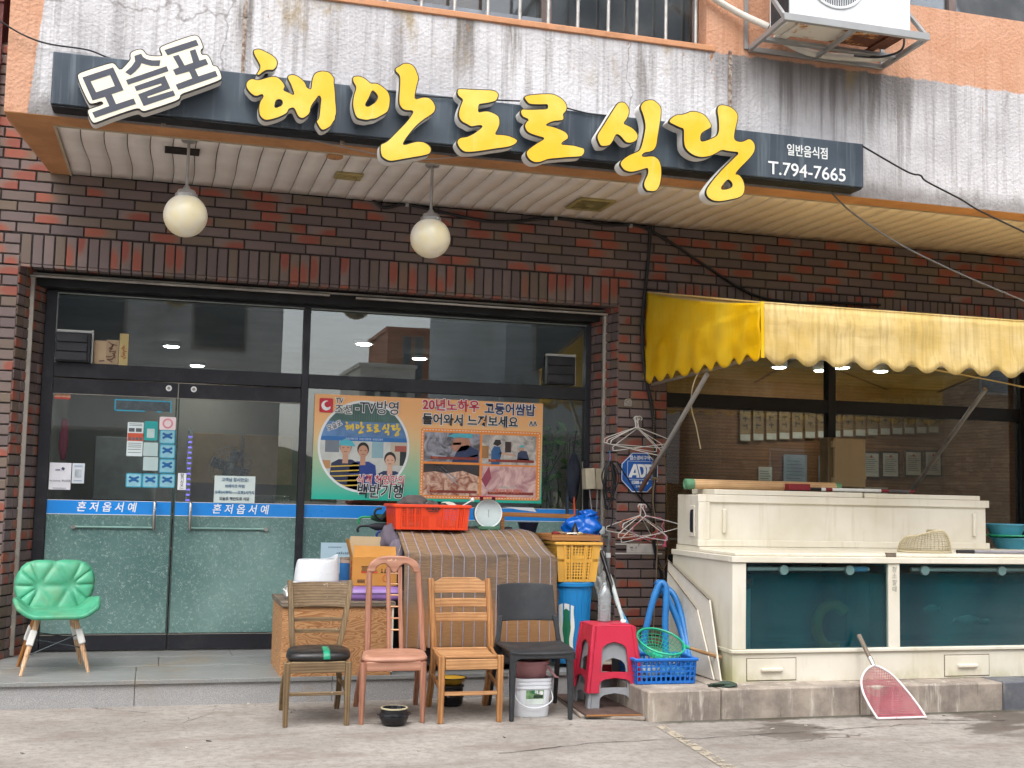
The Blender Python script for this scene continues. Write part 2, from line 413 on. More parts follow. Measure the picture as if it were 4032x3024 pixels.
# ---- concrete kerb under the fish tank
def kerb_mat():
    g = N('kerb_concrete'); p = g.pos(); n = g.noise(p, 3.1, 5, .7); f = g.noise(p, 60, 5, .7); s_ = g.noise(g.pos((9, 9, 1.1)), 1.6, 6, .65)
    col = g.mix(g.rng(n, .3, .7), srgb('#7a7068'), srgb('#a89c8e')); col = g.mix(g.rng(s_, .55, .72, 0, .7), col, srgb('#cfc7bb'))
    col = g.mix(g.rng(s_, .28, .42, .6, 0), col, srgb('#4d463e')); col = g.mix(g.rng(f, .55, .8, 0, .4), col, srgb('#5b534a'))
    return g.done(g.bsdf(col, .8, 0, g.bump(f, .3, .004), .3))
M_kerb = kerb_mat(); M_kerbd = plain('kerb_painted', '#5a5c62', .7, dirt=.7, dirtc=srgb('#8b8478'), dscale=5)
kerb = P('tank_kerb', MB().box(4.36, 10.5, -2.15, .0, 0, KERB-.012), M_kerb); tag(kerb, kind='structure')
ke = [4.31, 4.853, 5.93, 7.12, 7.44, 8.6, 10.5]
for i in range(6):
    P('kerb_stone', MB().box(ke[i]+.003, ke[i+1]-.003, -2.19, -1.62, -.05, KERB + (.004 if i % 2 else 0)), M_kerbd if i in (3, 4) else M_kerb, kerb, bev=.012)
P('kerb_slab', MB().box(4.31, 10.5, -1.614, .0, -.05, KERB-.003), M_kerb, kerb, bev=.008)

# ================================================================== the building
bld = T('restaurant_building', 'brick fronted two storey restaurant with stained white canopy wall', 'building', (0, 0, 0))

# ---- bricks
def brick_mat():
    g = N('flashed_brick'); oi = g.n('ObjectInfo').outputs['Random']; gi = g.n('NewGeometry').outputs['Random Per Island']
    r = g.math('FRACT', g.math('ADD', g.math('MULTIPLY', oi, 7.31), g.math('MULTIPLY', gi, 3.77)))
    wn_ = g.n('TexWhiteNoise', noise_dimensions='1D'); g.l(r, wn_.inputs['W']); rc = g.n('SeparateColor'); g.l(wn_.outputs['Color'], rc.inputs[0])
    r1, r2, r3 = rc.outputs[0], rc.outputs[1], rc.outputs[2]
    uv = g.n('UVMap'); uv.uv_map = 'UVMap'; u = g.sep(uv.outputs[0]); p = g.pos()
    n = g.noise(p, 7, 5, .6); f = g.noise(p, 90, 4, .7)
    base = g.mix(r1, srgb('#5f5251'), srgb('#82706b')); base = g.mix(g.rng(n, .35, .7, 0, .6), base, srgb('#6a5e5c'))
    base = g.mix(g.rng(r2, .55, 1.0, 0, .7), base, srgb('#70614f'))
    # kiln flash: an orange-red fan in one part of about a third of the bricks
    dx = g.math('MULTIPLY', g.math('SUBTRACT', u[0], g.math('ADD', .05, g.math('MULTIPLY', r3, .9))), 1.35)
    dy = g.math('SUBTRACT', u[1], g.math('ADD', .1, g.math('MULTIPLY', r2, .5)))
    d = g.math('SQRT', g.math('ADD', g.math('MULTIPLY', dx, dx), g.math('MULTIPLY', dy, dy)))
    d = g.math('ADD', d, g.math('MULTIPLY', g.math('SUBTRACT', n, .5), .35))
    m = g.math('MULTIPLY', g.rng(d, .30, .90, 1, 0), g.rng(r1, .60, .64))
    red = g.mix(r3, srgb('#985644'), srgb('#874a3e')); rim = srgb('#8f5638')
    col = g.mix(m, base, g.mix(g.rng(m, .35, .9), rim, red))
    col = g.mix(g.rng(f, .55, .85, 0, .3), col, srgb('#3d3432'))
    return g.done(g.bsdf(col, g.rng(n, .3, .7, .45, .65), 0, g.bump(f, .18, .003), .4))
M_brick = brick_mat()
g = N('dark_mortar'); p = g.pos(); M_mortar = g.done(g.bsdf(g.mix(g.noise(p, 30, 5), srgb('#2c2828'), srgb('#4a4443')), .95, 0, g.bump(g.noise(p, 120, 3), .5, .004), .2))
_bm = {}
def brick_mesh(w, h):
    k = (round(w, 3), round(h, 3))
    if k in _bm: return _bm[k]
    a, b, i, t, dpt = w/2, h/2, .0035, .004, .03
    vs_ = [(-a, dpt, -b), (a, dpt, -b), (a, dpt, b), (-a, dpt, b), (-a, t, -b), (a, t, -b), (a, t, b), (-a, t, b), (-a+i, 0, -b+i), (a-i, 0, -b+i), (a-i, 0, b-i), (-a+i, 0, b-i)]
    fs = [(8,9,10,11)] + [(4+q, 4+(q+1) % 4, 8+(q+1) % 4, 8+q) for q in range(4)] + [(q, (q+1) % 4, 4+(q+1) % 4, 4+q) for q in range(4)]
    me = bpy.data.meshes.new('brick'); me.from_pydata(vs_, [], fs); me.update(); fix_normals(me)
    uvl = me.uv_layers.new(name='UVMap')
    for lp in me.loops:
        c = me.vertices[lp.vertex_index].co
        uu, vv = (c.x+a)/w, (c.z+b)/h
        uvl.data[lp.index].uv = (uu, vv) if w >= h else (vv, uu)
    me.materials.append(M_brick); _bm[k] = me; return me
SL, SH, JT = .2452-.012, PT-.012, .012
bricks = []                      # (w, h, centre, rot z, rot x)
def course(x0, x1, z, off, y=0.0, axis='x', x=0, face=1):
    """one stretcher course between x0 and x1, cut where it meets the ends"""
    k = math.floor((x0-off)/.2452); a = off + k*.2452
    while a < x1 - .01:
        l, r = max(a, x0), min(a+.2452, x1)
        if r - l > .03:
            w = r - l - JT; c = (l+r)/2
            if axis == 'x': bricks.append((w, SH, (c, y, z), 0))
            else: bricks.append((w, SH, (x, c, z), face))
        a += .2452
def zrow(i): return ZT - PT*(i+1) + PT/2 + .0
for i in range(6):               # field between soldiers and canopy
    course(-.25, 10.2, ZT + PT*i + PT/2 + .006, .205 if i % 2 == 0 else .205 + .1226)
for i in range(6, 18): course(-.25, .21, ZT + PT*i + PT/2 + .006, .205 if i % 2 == 0 else .205 + .1226)
for k in range(60): bricks.append((PT-JT, .226, (k*PT + PT/2, 0, ZT-.116), 0))
for k in range(58): bricks.append((PT-JT, .226, (WX + k*PT + PT/2, 0, ZT-.116), 0))
nrow = int(ZT/PT)
for i in range(nrow):
    z = zrow(i)
    course(-.25, 0, z, 0 if i % 2 else -.1226)
    course(OW+.002, WX-.002, z, OW if i % 2 else OW+.1226)
for i in range(1, nrow):         # reveals of the door opening
    z = zrow(i) - .06
    if z < STEP: continue
    for xa, xb, sg in ((0.0, .170, 1), (OW, 4.805, -1)):           # splayed jambs
        L_ = math.hypot(xb-xa, GY); an = math.atan2(xb-xa, GY); s0 = -.02 if i % 2 else -.1426
        while s0 < L_-.02:
            l, r = max(s0, 0), min(s0+.2452*.55, L_)
            if r-l > .025:
                c = (l+r)/2/L_; bricks.append((r-l-JT, SH, (xa+(xb-xa)*c, GY*c, z), sg*R(90) - an))
            s0 += .2452*.55
heads = [(k*PT + PT/2) for k in range(60)]
# backing (mortar) walls, with the brick faces 10 mm proud of them
bw = MB(); MO = .010
bw.box(-.26, 10.3, MO, .30, ZT-.004, SOF); bw.box(-.26, .21, MO, .30, SOF, 4.9); bw.box(-.26, OW, MO, .30, ZT-.232, ZT-.004); bw.box(WX, 10.3, MO, .30, ZT-.232, ZT-.004); bw.box(OW, WX, MO, .30, 0, ZT-.004)
bw.prism([(-.26, MO), (-MO*1.2, MO), (.160, GY+.01), (.160, .62), (-.26, .62)], 0, ZT-.245, 'xy'); bw.prism([(OW+MO*1.2, MO), (OW+.2, MO+.002), (OW+.2, .62), (4.816, .62), (4.816, GY+.01)], 0, ZT-.245, 'xy'); bw.box(OW+.2, WX, .301, .60, 0, ZT)
wall = P('brick_wall', bw, M_mortar, bld)
def brick_px(b):
    w, h, c, f = b; d = Vector(c) - CAMPOS; n = Vector((math.sin(f), -math.cos(f), 0))
    vis = max(0, -d.normalized().dot(n)); vx = d.dot(_rt)/d.dot(_fw); vy = d.dot(_up)/d.dot(_fw)
    if abs(vx) > .43 or abs(vy) > .325: return 0
    hid = (c[0] > 5.2 and c[2] < 3.0) or (4.95 < c[0] < 5.3 and f == 0 and c[2] < .5)
    return 0 if hid else w*h*vis/d.length_squared
order = sorted(bricks, key=brick_px, reverse=True); single = order[:300]; rest = order[300:]
for w, h, c, f in single:
    o = bpy.data.objects.new('brick', brick_mesh(w, h)); COL.objects.link(o); o.parent = wall; o.location = (c[0] + random.uniform(-.0015, .0015), c[1] + random.uniform(-.003, .001), c[2] + random.uniform(-.001, .001)); o.rotation_euler = (random.uniform(-.006, .006), 0, f + random.uniform(-.004, .004))
def joined(name, lst, parent):
    V, F, UV = [], [], []
    for w, h, c, f in lst:
        me = brick_mesh(w, h); m = Matrix.Translation(c) @ Matrix.Rotation(f, 4, 'Z'); o = len(V)
        V += [tuple(m @ v.co) for v in me.vertices]
        for pl in me.polygons:
            F.append(tuple(o+i for i in pl.vertices)); UV += [tuple(me.uv_layers[0].data[li].uv) for li in pl.loop_indices]
    me = bpy.data.meshes.new(name); me.from_pydata(V, [], F); uvl = me.uv_layers.new(name='UVMap')
    for i, uv in enumerate(UV): uvl.data[i].uv = uv
    me.update(); return tag(P(name, me, M_brick, parent), kind='stuff')
joined('bricks', rest, wall)
hb = MB()                        # underside of the soldier course
V, F = [], []
for x in heads:
    w = PT - JT
    hb.box(x-w/2, x+w/2, .002, .115, ZT-.252, ZT-.2325)
ho = P('header_bricks', hb, M_brick, wall); tag(ho, kind='stuff'); uvl = ho.data.uv_layers.new(name='UVMap')
for lp in ho.data.loops: uvl.data[lp.index].uv = (ho.data.vertices[lp.vertex_index].co.y*8, .5)
P('lintel_backing', MB().box(0, OW, .003, .30, ZT-.242, ZT-.2325), M_mortar, wall)

# ---- upper storey wall, canopy beam
def upper_mat():
    g = N('stained_stucco'); p = g.pos(); q = g.sep(p); x, z = q[0], q[2]
    tex = g.noise(p, 48, 5, .65); mid = g.noise(p, 1.7, 5, .65)
    s1 = g.noise(g.pos((11, 1, .45)), 1.5, 7, .62); s2 = g.noise(g.pos((34, 1, .9)), 1.3, 5, .6); s3 = g.noise(g.pos((3.2, 1, .28), (3, 0, 1)), 1.2, 5, .6)
    white = g.mix(g.rng(mid, .3, .7), srgb('#b6b3b4'), srgb('#d0cecf'))
    white = g.mix(g.rng(s1, .47, .68, 0, .58), white, srgb('#868180')); white = g.mix(g.rng(s2, .5, .72, 0, .5), white, srgb('#a39d98'))
    white = g.mix(g.rng(s2, .26, .4, .5, 0), white, srgb('#e6e5e3'))
    white = g.mix(g.math('MULTIPLY', g.rng(s3, .56, .66), g.rng(z, 4.2, 4.9)), white, srgb('#77716b'))
    # soot hanging below the air-conditioner bracket, grime along the lower edge
    soot = g.math('MULTIPLY', g.rng(g.math('ABSOLUTE', g.math('SUBTRACT', x, 6.05)), .55, 1.5, 1, 0), g.rng(g.math('ADD', z, g.math('MULTIPLY', s1, .5)), 4.65, 5.2))
    white = g.mix(g.math('MULTIPLY', soot, .85), white, srgb('#5c5652'))
    low = g.rng(g.math('ADD', z, g.math('MULTIPLY', g.math('SUBTRACT', s1, .5), .25)), 3.93, 4.08, 1, 0)
    white = g.mix(g.math('MULTIPLY', low, .7), white, srgb('#6d6763'))
    # yellow-brown algae and rust patches under the window sill
    al = g.math('MULTIPLY', g.rng(g.noise(g.pos((2.6, 1, 1.1), (0, 0, .3)), 1.1, 6, .65), .54, .66), g.rng(z, 4.35, 4.85))
    white = g.mix(g.math('MULTIPLY', al, .7), white, srgb('#948057')); white = g.mix(g.math('MULTIPLY', g.rng(g.noise(g.pos((7, 1, 3)), 1.4, 6, .7), .64, .70), g.rng(z, 4.5, 4.9)), white, srgb('#a8713f'))
    # cracks
    nv = g.n('TexNoise'); g.l(p, nv.inputs['Vector']); nv.inputs['Scale'].default_value = 3; nv.inputs['Detail'].default_value = 6
    s_ = g.n('VectorMath', operation='SCALE'); g.l(nv.outputs['Color'], s_.inputs[0]); s_.inputs['Scale'].default_value = .3
    a_ = g.n('VectorMath', operation='ADD'); g.l(g.pos((1, 1, .35)), a_.inputs[0]); g.l(s_.outputs[0], a_.inputs[1])
    ck = g.rng(g.voro(a_.outputs[0], .36, 'DISTANCE_TO_EDGE'), 0, .003, 1, 0); white = g.mix(g.math('MULTIPLY', ck, .55), white, srgb('#6a6460'))
    orange = g.mix(g.rng(mid, .3, .7), srgb('#bd8c6e'), srgb('#cc9f84')); orange = g.mix(g.rng(s1, .5, .75, 0, .5), orange, srgb('#a57454')); orange = g.mix(g.rng(s2, .55, .75, 0, .35), orange, srgb('#8a5f45'))
    bz = g.math('ADD', z, g.math('MULTIPLY', g.math('SUBTRACT', g.noise(p, 6, 6, .7), .5), .10))
    bx = g.math('ADD', x, g.math('ADD', g.math('MULTIPLY', g.math('SUBTRACT', tex, .5), .03), g.math('MULTIPLY', z, -.085)))
    isor = g.math('MAXIMUM', g.rng(bz, 4.915, 4.935), g.rng(bx, -.175, -.165, 1, 0))
    col = g.mix(isor, white, orange)
    h = g.math('ADD', tex, g.math('MULTIPLY', g.voro(p, 42), .6))
    return g.done(g.bsdf(col, .85, 0, g.bump(h, .55, .012), .25))
M_upper = upper_mat()
M_rim = plain('orange_brown_paint', '#bb8658', .75, var=.2, scale=2.5, bump=.2, dirt=.5, dirtc=srgb('#8a6442'), dscale=4)
uw = MB()
WL, WR, WZ0, WZ1 = 1.1, 4.99, 4.965, 6.4; RL, RR, RZ0 = 6.77, 9.2, 5.545
uw.box(.02, 10.4, CY, CY+.22, SOF, WZ0); uw.box(.02, WL, CY, CY+.22, WZ0, 7.2); uw.box(WR, RL, CY, CY+.22, WZ0, 7.2); uw.box(RL, RR, CY, CY+.22, WZ0, RZ0); uw.box(RR, 10.4, CY, CY+.22, WZ0, 7.2)
uw.box(WL, WR, CY, CY+.22, WZ1, 7.2); uw.box(RL, RR, CY, CY+.22, 6.8, 7.2)
P('upper_wall', uw, M_upper, bld); P('upper_side_wall', MB().prism([(.021, CY+.222), (.20, CY+.222), (.38, .29), (.215, .29)], SOF+.002, 7.2, 'xy'), M_upper, bld)
P('upper_floor_mass', MB().box(.2, 10.4, CY+.8, 6.6, SOF+.12, 7.2), M_dark, bld)
P('roof_slab', MB().box(0, 10.5, CY-.05, 6.7, 7.2, 7.35), M_rim, bld)
P('window_sill', MB().box(WL-.05, 5.06, CY-.018, CY+.02, 4.925, 4.972), plain('sill_paint', '#c58d66', .8, var=.25, scale=9, bump=.4, bscale=90, dirt=.5, dscale=9), bld, bev=.006)
cb = MB()                        # canopy beam: front strip and the strip along its left end
cb.prism([(.02, CY+.002), (10.4, CY+.002), (10.4, CY+.215), (.32, CY+.215), (.34, .0), (.185, .0)], SOF-.004, SOF+.16, 'xy')
P('canopy_beam', cb, M_rim, bld)
g = N('soffit_boards'); p = g.pos(); xx = g.sep(p)[0]
sb = g.mix(g.rng(g.noise(p, 2.2, 6, .6), .3, .7), srgb('#e2d8cf'), srgb('#f2ebe4')); sb = g.mix(g.rng(xx, 3.2, 5.6, 0, .45), sb, srgb('#dcc096'))
sb = g.mix(g.rng(g.noise(p, 26, 5, .7), .62, .75, 0, .35), sb, srgb('#8a7a66'))
M_soffit = g.done(g.bsdf(sb, .45, 0, g.bump(g.noise(p, 9, 3), .05, .01), .4))
sof = P('soffit', MB().box(.30, 10.4, CY+.19, .01, SOF+.022, SOF+.12), plain('soffit_gap', '#85705a', .8), bld)
bx0 = .325
k = 0
while bx0 < 10.3:
    w = .1535
    def sfn(u, v, bx0=bx0):      # long plastic boards that sag a little along their length
        y = CY+.213 + v*(-.003-(CY+.213)); s = math.sin(v*PI)
        return (bx0 + .003 + u*(w-.006) - .05*math.sin(v*2*PI)*min(1, abs(bx0-2.2)/2.2)*(1 if bx0 > 2.2 else -1)*-.35, y, SOF + .006 + .002*math.sin(bx0*5+v*3))
    P('soffit_board', MB().grid(3, 9, sfn), M_soffit, sof, solid=.006, smooth=True)
    bx0 += w; k += 1
P('edge_trim', MB().beam((.335, -.01, SOF-.006), (.315, CY+.22, SOF-.006), .018, .012).box(.32, 10.4, CY+.205, CY+.222, SOF-.012, SOF+.002), plain('trim_cream', '#b9ac93', .6, dirt=.5), bld)

# ---- upper windows with bars
M_alu = plain('brown_aluminium', '#6c5f5a', .4, .3, bump=.05); M_bar = plain('galvanised_bar', '#b5b2ad', .45, .6, var=.2, scale=12, dirt=.5, dirtc=srgb('#6e675f'), dscale=8)
M_winglass = thin_glass('window_glass', (.75,.78,.8), 1.6, 0, .10)
w1 = P('upper_window', MB().box(WL, WR, CY+.14, CY+.19, WZ0, WZ0+.05).box(WR-.05, WR-.004, CY+.14, CY+.19, WZ0+.05, WZ1).box(WL, WL+.05, CY+.14, CY+.19, WZ0+.05, WZ1).box(3.70, 3.78, CY+.135, CY+.19, WZ0+.05, WZ1).box(2.43, 2.50, CY+.135, CY+.19, WZ0+.05, WZ1), M_alu, bld, bev=.004)
for a, b in ((WL+.05, 2.43), (2.50, 3.70), (3.78, WR-.05)): P('pane', MB().box(a, b, CY+.160, CY+.166, WZ0+.05, WZ1), M_winglass, w1)
P('bottom_rail', MB().box(WL+.05, 3.70, CY+.125, CY+.158, WZ0+.051, WZ0+.095), plain('grey_rail', '#7d838a', .4, .4), w1, bev=.003)
for x in (2.0, 2.27, 2.515, 2.762, 3.008, 3.259, 3.503, 3.725, 3.957, 4.201, 4.432, 4.671, 4.921):
    P('window_bar', MB().tube([(x, CY+.045, WZ0-.005), (x, CY+.045, WZ1)], .0135, 10), M_bar, w1, smooth=True)
P('curtain', MB().box(2.56, 3.30, CY+.30, CY+.31, WZ0, WZ1), plain('orange_blind', '#b8845c', .9), w1)
P('blind', MB().box(3.32, 3.70, CY+.28, CY+.29, WZ0+.02, WZ1).box(3.80, WR, CY+.30, CY+.31, WZ0+.02, WZ1), plain('grey_blind', '#8d8a88', .9, scale=3), w1)
P('dark_room_sheet', MB().box(WL-.01, WR+.004, CY+.70, CY+.78, WZ0-.1, WZ1+.1), M_dark, w1)  # near-black sheet behind the panes paints the darkness of the room
w2 = P('side_window', MB().box(RL, RR, CY+.12, CY+.18, RZ0, RZ0+.045).box(RL, RL+.04, CY+.12, CY+.18, RZ0+.045, 6.8).box(7.26, 7.33, CY+.12, CY+.18, RZ0+.045, 6.8), M_alu, bld, bev=.003)
P('pane', MB().box(RL+.04, RR, CY+.150, CY+.156, RZ0+.045, 6.8), M_winglass, w2); P('dark_room_sheet', MB().box(RL-.01, RR, CY+.70, CY+.78, RZ0-.1, 6.9), M_dark, w2)  # the sheet behind this pane is black too, painted shade of the room
# rusty sign ties on the wall
M_rust = plain('rusty_steel', '#8a5a3c', .85, .2, var=.5, scale=30, bump=.6, bscale=80, c2='#b9b0a4')
for i, (xa, za, zb_) in enumerate(((1.52, 4.84, 4.30), (5.19, 4.95, 4.28))):
    o = P('wall_strap', MB().box(xa-.012, xa+.012, CY-.012, CY, zb_, za).tube([(xa, CY-.02, za-.10), (xa, CY, za-.10)], .014, 8), M_rust, bld)

# ---- entrance: shutter rails, frame, panes, doors
M_frame = plain('black_aluminium', '#23242a', .38, .2, var=.2, scale=3, bump=.03, dirt=.35, dirtc=srgb('#4a4a4c'), dscale=5)
M_rail = plain('aluminium_rail', '#b4ada2', .4, .7, var=.2, scale=5, dirt=.5, dirtc=srgb('#6a6259'))
M_glass = thin_glass('pane_glass', (.84,.90,.89), 2.1, 0, .02)
for xa in (.062, 4.842): P('shutter_rail', MB().box(xa, xa+.038, .185, .225, STEP+.01, 3.115), M_rail, bld, bev=.004)
P('shutter_slot', MB().box(.06, 2.40, .165, .195, 3.108, 3.126).box(2.62, 4.87, .165, .195, 3.100, 3.118).box(.06, 4.88, .205, .24, 3.135, 3.15), M_rail, bld, bev=.003)
P('shutter_box', MB().box(.10, OW-.07, .27, .62, 3.058, 3.175), plain('shutter_box_black', '#0b0b0d', .6), bld)
ef = MB()
ef.box(.166, .252, GY-.03, GY+.06, STEP, 3.052); ef.box(4.762, 4.812, GY-.03, GY+.06, STEP, 3.052)
ef.box(.252, 4.762, GY-.025, GY+.055, 3.032, 3.056); ef.box(.252, 2.222, GY-.03, GY+.06, 2.356, 2.471); ef.box(2.280, 4.762, GY-.03, GY+.06, 2.356, 2.471)
ef.box(2.222, 2.280, GY-.035, GY+.06, STEP, 3.032); ef.box(2.280, 4.762, GY-.03, GY+.06, STEP, STEP+.10)
frame = P('entrance_frame', ef, M_frame, bld, bev=.003)
P('gasket', MB().box(.253, 2.222, GY-.034, GY-.028, 3.026, 3.036).box(2.28, 4.762, GY-.034, GY-.028, 3.026, 3.036).box(.252, .260, GY-.034, GY-.028, 2.72, 3.03), plain('grey_gasket', '#8d9490', .6), frame)
P('pane', MB().box(.252, 2.222, GY+.004, GY+.010, 2.471, 3.032), M_glass, frame); P('pane', MB().box(2.28, 4.762, GY+.004, GY+.010, 2.471, 3.032), M_glass, frame)
P('pane', MB().box(2.28, 4.762, GY+.004, GY+.010, STEP+.10, 2.356), M_glass, frame)
g = N('frosted_film'); p = g.pos()
fb = g.mix(g.rng(g.noise(p, 1.1, 4), .3, .75), srgb('#54736f'), srgb('#78958f'))
nv = g.n('TexNoise'); g.l(g.pos(), nv.inputs['Vector']); nv.inputs['Scale'].default_value = 26; nv.inputs['Detail'].default_value = 1.5; nv.inputs['Distortion'].default_value = .9
fib = g.rng(g.math('ABSOLUTE', g.math('SUBTRACT', nv.outputs['Fac'], .5)), 0, .022, 1, 0); nv2 = g.noise(g.pos(None, (7, 3, 1)), 41, 1.5, .5, 1.2)
fib2 = g.rng(g.math('ABSOLUTE', g.math('SUBTRACT', nv2, .53)), 0, .02, 1, 0); msk = g.rng(g.noise(p, 34, 2), .40, .60)
fb = g.mix(g.math('MULTIPLY', g.math('MULTIPLY', g.math('MAXIMUM', fib, fib2), msk), .55), fb, srgb('#b9ccc4'))
M_film = g.done(g.bsdf(fb, .22, 0, None, .5))
M_band = plain('blue_vinyl', '#1f8ae0', .3, var=.06, scale=3, bump=.02); M_white = plain('white_vinyl', '#eef0f2', .5, var=.04)
P('frosted_film', MB().box(2.282, 4.760, GY-.0010, GY+.002, STEP+.10, 1.2626), M_film, frame); P('blue_band', MB().box(2.282, 4.72, GY-.0014, GY+.0022, 1.264, 1.373), M_band, frame)
P('band_edge', MB().box(2.282, 4.72, GY-.0016, GY+.001, 1.2615, 1.2655).box(2.282, 4.72, GY-.0016, GY+.001, 1.3715, 1.375), M_white, frame)
P('torn_band_corner', MB().prism([(4.02, 1.385), (4.30, 1.382), (4.33, 1.345), (4.17, 1.362)], GY-.004, GY-.0028, 'xz'), M_white, frame)
M_steel = plain('brushed_steel', '#b8b4ae', .28, .9, var=.1)
M_hand = plain('brass_lock', '#a9a39a', .35, .6)
for s_, (x0, x1) in enumerate(((.256, 1.217), (1.225, 2.218))):
    dz0, dz1 = STEP+.012, 2.344
    door = P('entrance_door', MB().box(x0, x1, GY-.022, GY+.022, 2.222, dz1), M_frame, bld, bev=.003)
    P('bottom_rail', MB().box(x0, x1, GY-.022, GY+.022, dz0, .312), M_frame, door, bev=.003)
    P('glass', MB().box(x0, x1, GY+.0, GY+.009, .312, 2.222), M_glass, door)
    P('frosted_film', MB().box(x0, x1, GY-.003, GY-.0012, .320, 1.2626), M_film, door)
    P('blue_band', MB().box(x0, x1, GY-.0035, GY-.001, 1.264, 1.373), M_band, door); P('band_edge', MB().box(x0, x1, GY-.0040, GY-.001, 1.2612, 1.2652).box(x0, x1, GY-.0040, GY-.001, 1.3718, 1.3752), M_white, door)
    P('glass_edge', MB().box(x1-.012 if s_ == 0 else x0, x1 if s_ == 0 else x0+.012, GY-.005, GY+.012, .312, 2.222), plain('glass_edge', '#3a4a47', .3), door)
    P('rail_trim', MB().box(x0, x1, GY-.026, GY-.0225, 2.2185, 2.2245).box(x0, x1, GY-.026, GY-.0225, .3095, .3145), plain('rail_trim', '#8b867c', .5), door)
    hx = 1.078 if s_ == 0 else 1.359
    P('pull_handle', MB().tube([(hx, GY-.004, 1.368), (hx, GY-.055, 1.368), (hx, GY-.06, 1.36), (hx, GY-.06, 1.165), (hx, GY-.055, 1.157), (hx, GY-.004, 1.157)], .0125, 12), M_steel, door, smooth=True)
    ex = .464 if s_ == 0 else 1.973
    P('push_bar', MB().tube([(hx, GY-.018, 1.163), (ex, GY-.018, 1.163)], .009, 10), plain('acrylic_bar', '#7fa39a', .15), door, smooth=True)
    P('bar_cap', MB().tube([(ex, GY-.03, 1.163), (ex, GY-.003, 1.163)], .017, 14), M_steel, door, smooth=True)
    lx = 1.145 if s_ == 0 else 1.343
    P('door_lock', MB().tube([(lx, GY-.036, 2.300), (lx, GY-.02, 2.300)], .024, 20), M_white, door, smooth=True); P('lock_core', MB().tube([(lx, GY-.040, 2.300), (lx, GY-.03, 2.300)], .013, 16), M_hand, door, smooth=True)
    text('band_lettering', '혼 저 옵 서 예', .085, M_white, door, ((x0+x1)/2 + (-.03 if s_ == 0 else .04), GY-.0045, 1.318), sx=.95, offset=.0012, shear=.15)
    if s_ == 0:
        M_st = plain('sticker_white', '#d9e4e4', .4, var=.05); M_cy = plain('sticker_cyan', '#35a0bd', .4, var=.08); M_x = plain('sticker_blue_x', '#1a5f9c', .4, var=.1); M_pale = plain('sticker_pale', '#b9cfcd', .4, var=.06)
        yy = GY-.006
        def rrect(xa, xb, za, zb_, r=.012, n=4):
            pts = []
            for cx, cz, a0 in ((xb-r, zb_-r, 0), (xa+r, zb_-r, 90), (xa+r, za+r, 180), (xb-r, za+r, 270)):
                for i in range(n+1): a = R(a0 + 90*i/n); pts.append((cx+r*math.cos(a), cz+r*math.sin(a)))
            return pts
        for cx, cz in ((1.152, 1.903), (1.157, 1.784), (1.160, 1.665), (.906, 1.543), (1.034, 1.543), (1.166, 1.545)):
            s1 = flat('sticker', [rrect(cx-.062, cx+.062, cz-.057, cz+.057)], yy, .0012, M_cy, door); s1.parent = door
            flat('sticker', [rrect(cx-.054, cx+.054, cz-.049, cz+.049, .008)], yy-.0008, .0012, plain('sticker_film', '#8fc3d0', .4, var=.15, scale=14), door)
            xb = MB(); xb.obox((cx, yy-.001, cz+.008), (.085, .0016, .018), (0, R(28), 0)); xb.obox((cx, yy-.0012, cz+.008), (.085, .0016, .018), (0, R(-28), 0)); xb.obox((cx, yy-.0014, cz+.008), (.024, .0016, .03), (0, 0, 0)); P('sticker_cross', xb, M_x, door)
        flat('sticker', [rrect(.968, 1.082, 1.742, 1.852, .004)], yy, .0012, M_pale, door); flat('sticker', [rrect(.972, 1.088, 1.625, 1.735, .004)], yy, .0012, M_pale, door)
        flat('sticker', [rrect(1.085, 1.214, 1.958, 2.066, .01)], yy, .0012, plain('sticker_pinkish', '#ecd9da', .5, var=.06), door)
        rg = [(1.150+.042*math.cos(R(a)), 2.012+.042*math.sin(R(a))) for a in range(0, 360, 15)]; ri = [(1.150+.028*math.cos(R(a)), 2.012+.028*math.sin(R(a))) for a in range(0, 360, 15)]
        flat('sticker_ring', [rg, ri], yy-.0008, .0012, plain('ring_pink', '#d98d96', .5), door)
        flat('sticker', [rrect(.968, 1.072, 1.868, 2.026, .012)], yy, .0012, plain('sticker_teal', '#2aa7a5', .4), door); flat('sticker', [rrect(.99, 1.05, 1.89, 1.965, .004)], yy-.0008, .0012, M_pale, door)
        sb_ = flat('sticker', [rrect(.838, .962, 1.738, 2.012, .003)], yy, .0012, M_st, door); flat('sticker', [rrect(.840, .962, 1.860, 1.925, .002)], yy-.0008, .0012, plain('sticker_orange', '#c4553a', .5), door)
        fb_ = MB(); [fb_.box(.850+i*.028, .870+i*.028, yy-.001, yy, 1.868, 1.89) for i in range(4)]; [fb_.box(.848+i*.055, .893+i*.055, yy-.001, yy, 1.935, 1.965) for i in range(2)]; [fb_.box(.85, .95, yy-.001, yy, z, z+.004) for z in (1.985, 1.997, 1.84, 1.825, 1.81, 1.79, 1.765)]
        tag(P('sticker_print', fb_, plain('print_grey', '#5b5f63', .5), door), kind='stuff')
        tb = MB(); tb.box(.728, 1.172, yy-.001, yy, 2.186, 2.196).box(.728, .738, yy-.001, yy, 2.100, 2.186).box(1.162, 1.172, yy-.001, yy, 2.100, 2.186).box(.728, .965, yy-.001, yy, 2.100, 2.110).box(1.06, 1.10, yy-.001, yy, 2.100, 2.110); P('tape_outline', tb, M_cy, door)
        P('tape_backing', MB().box(.738, 1.162, yy, yy+.001, 2.108, 2.188), plain('grey_residue', '#4c5559', .4, var=.3, scale=20), door)
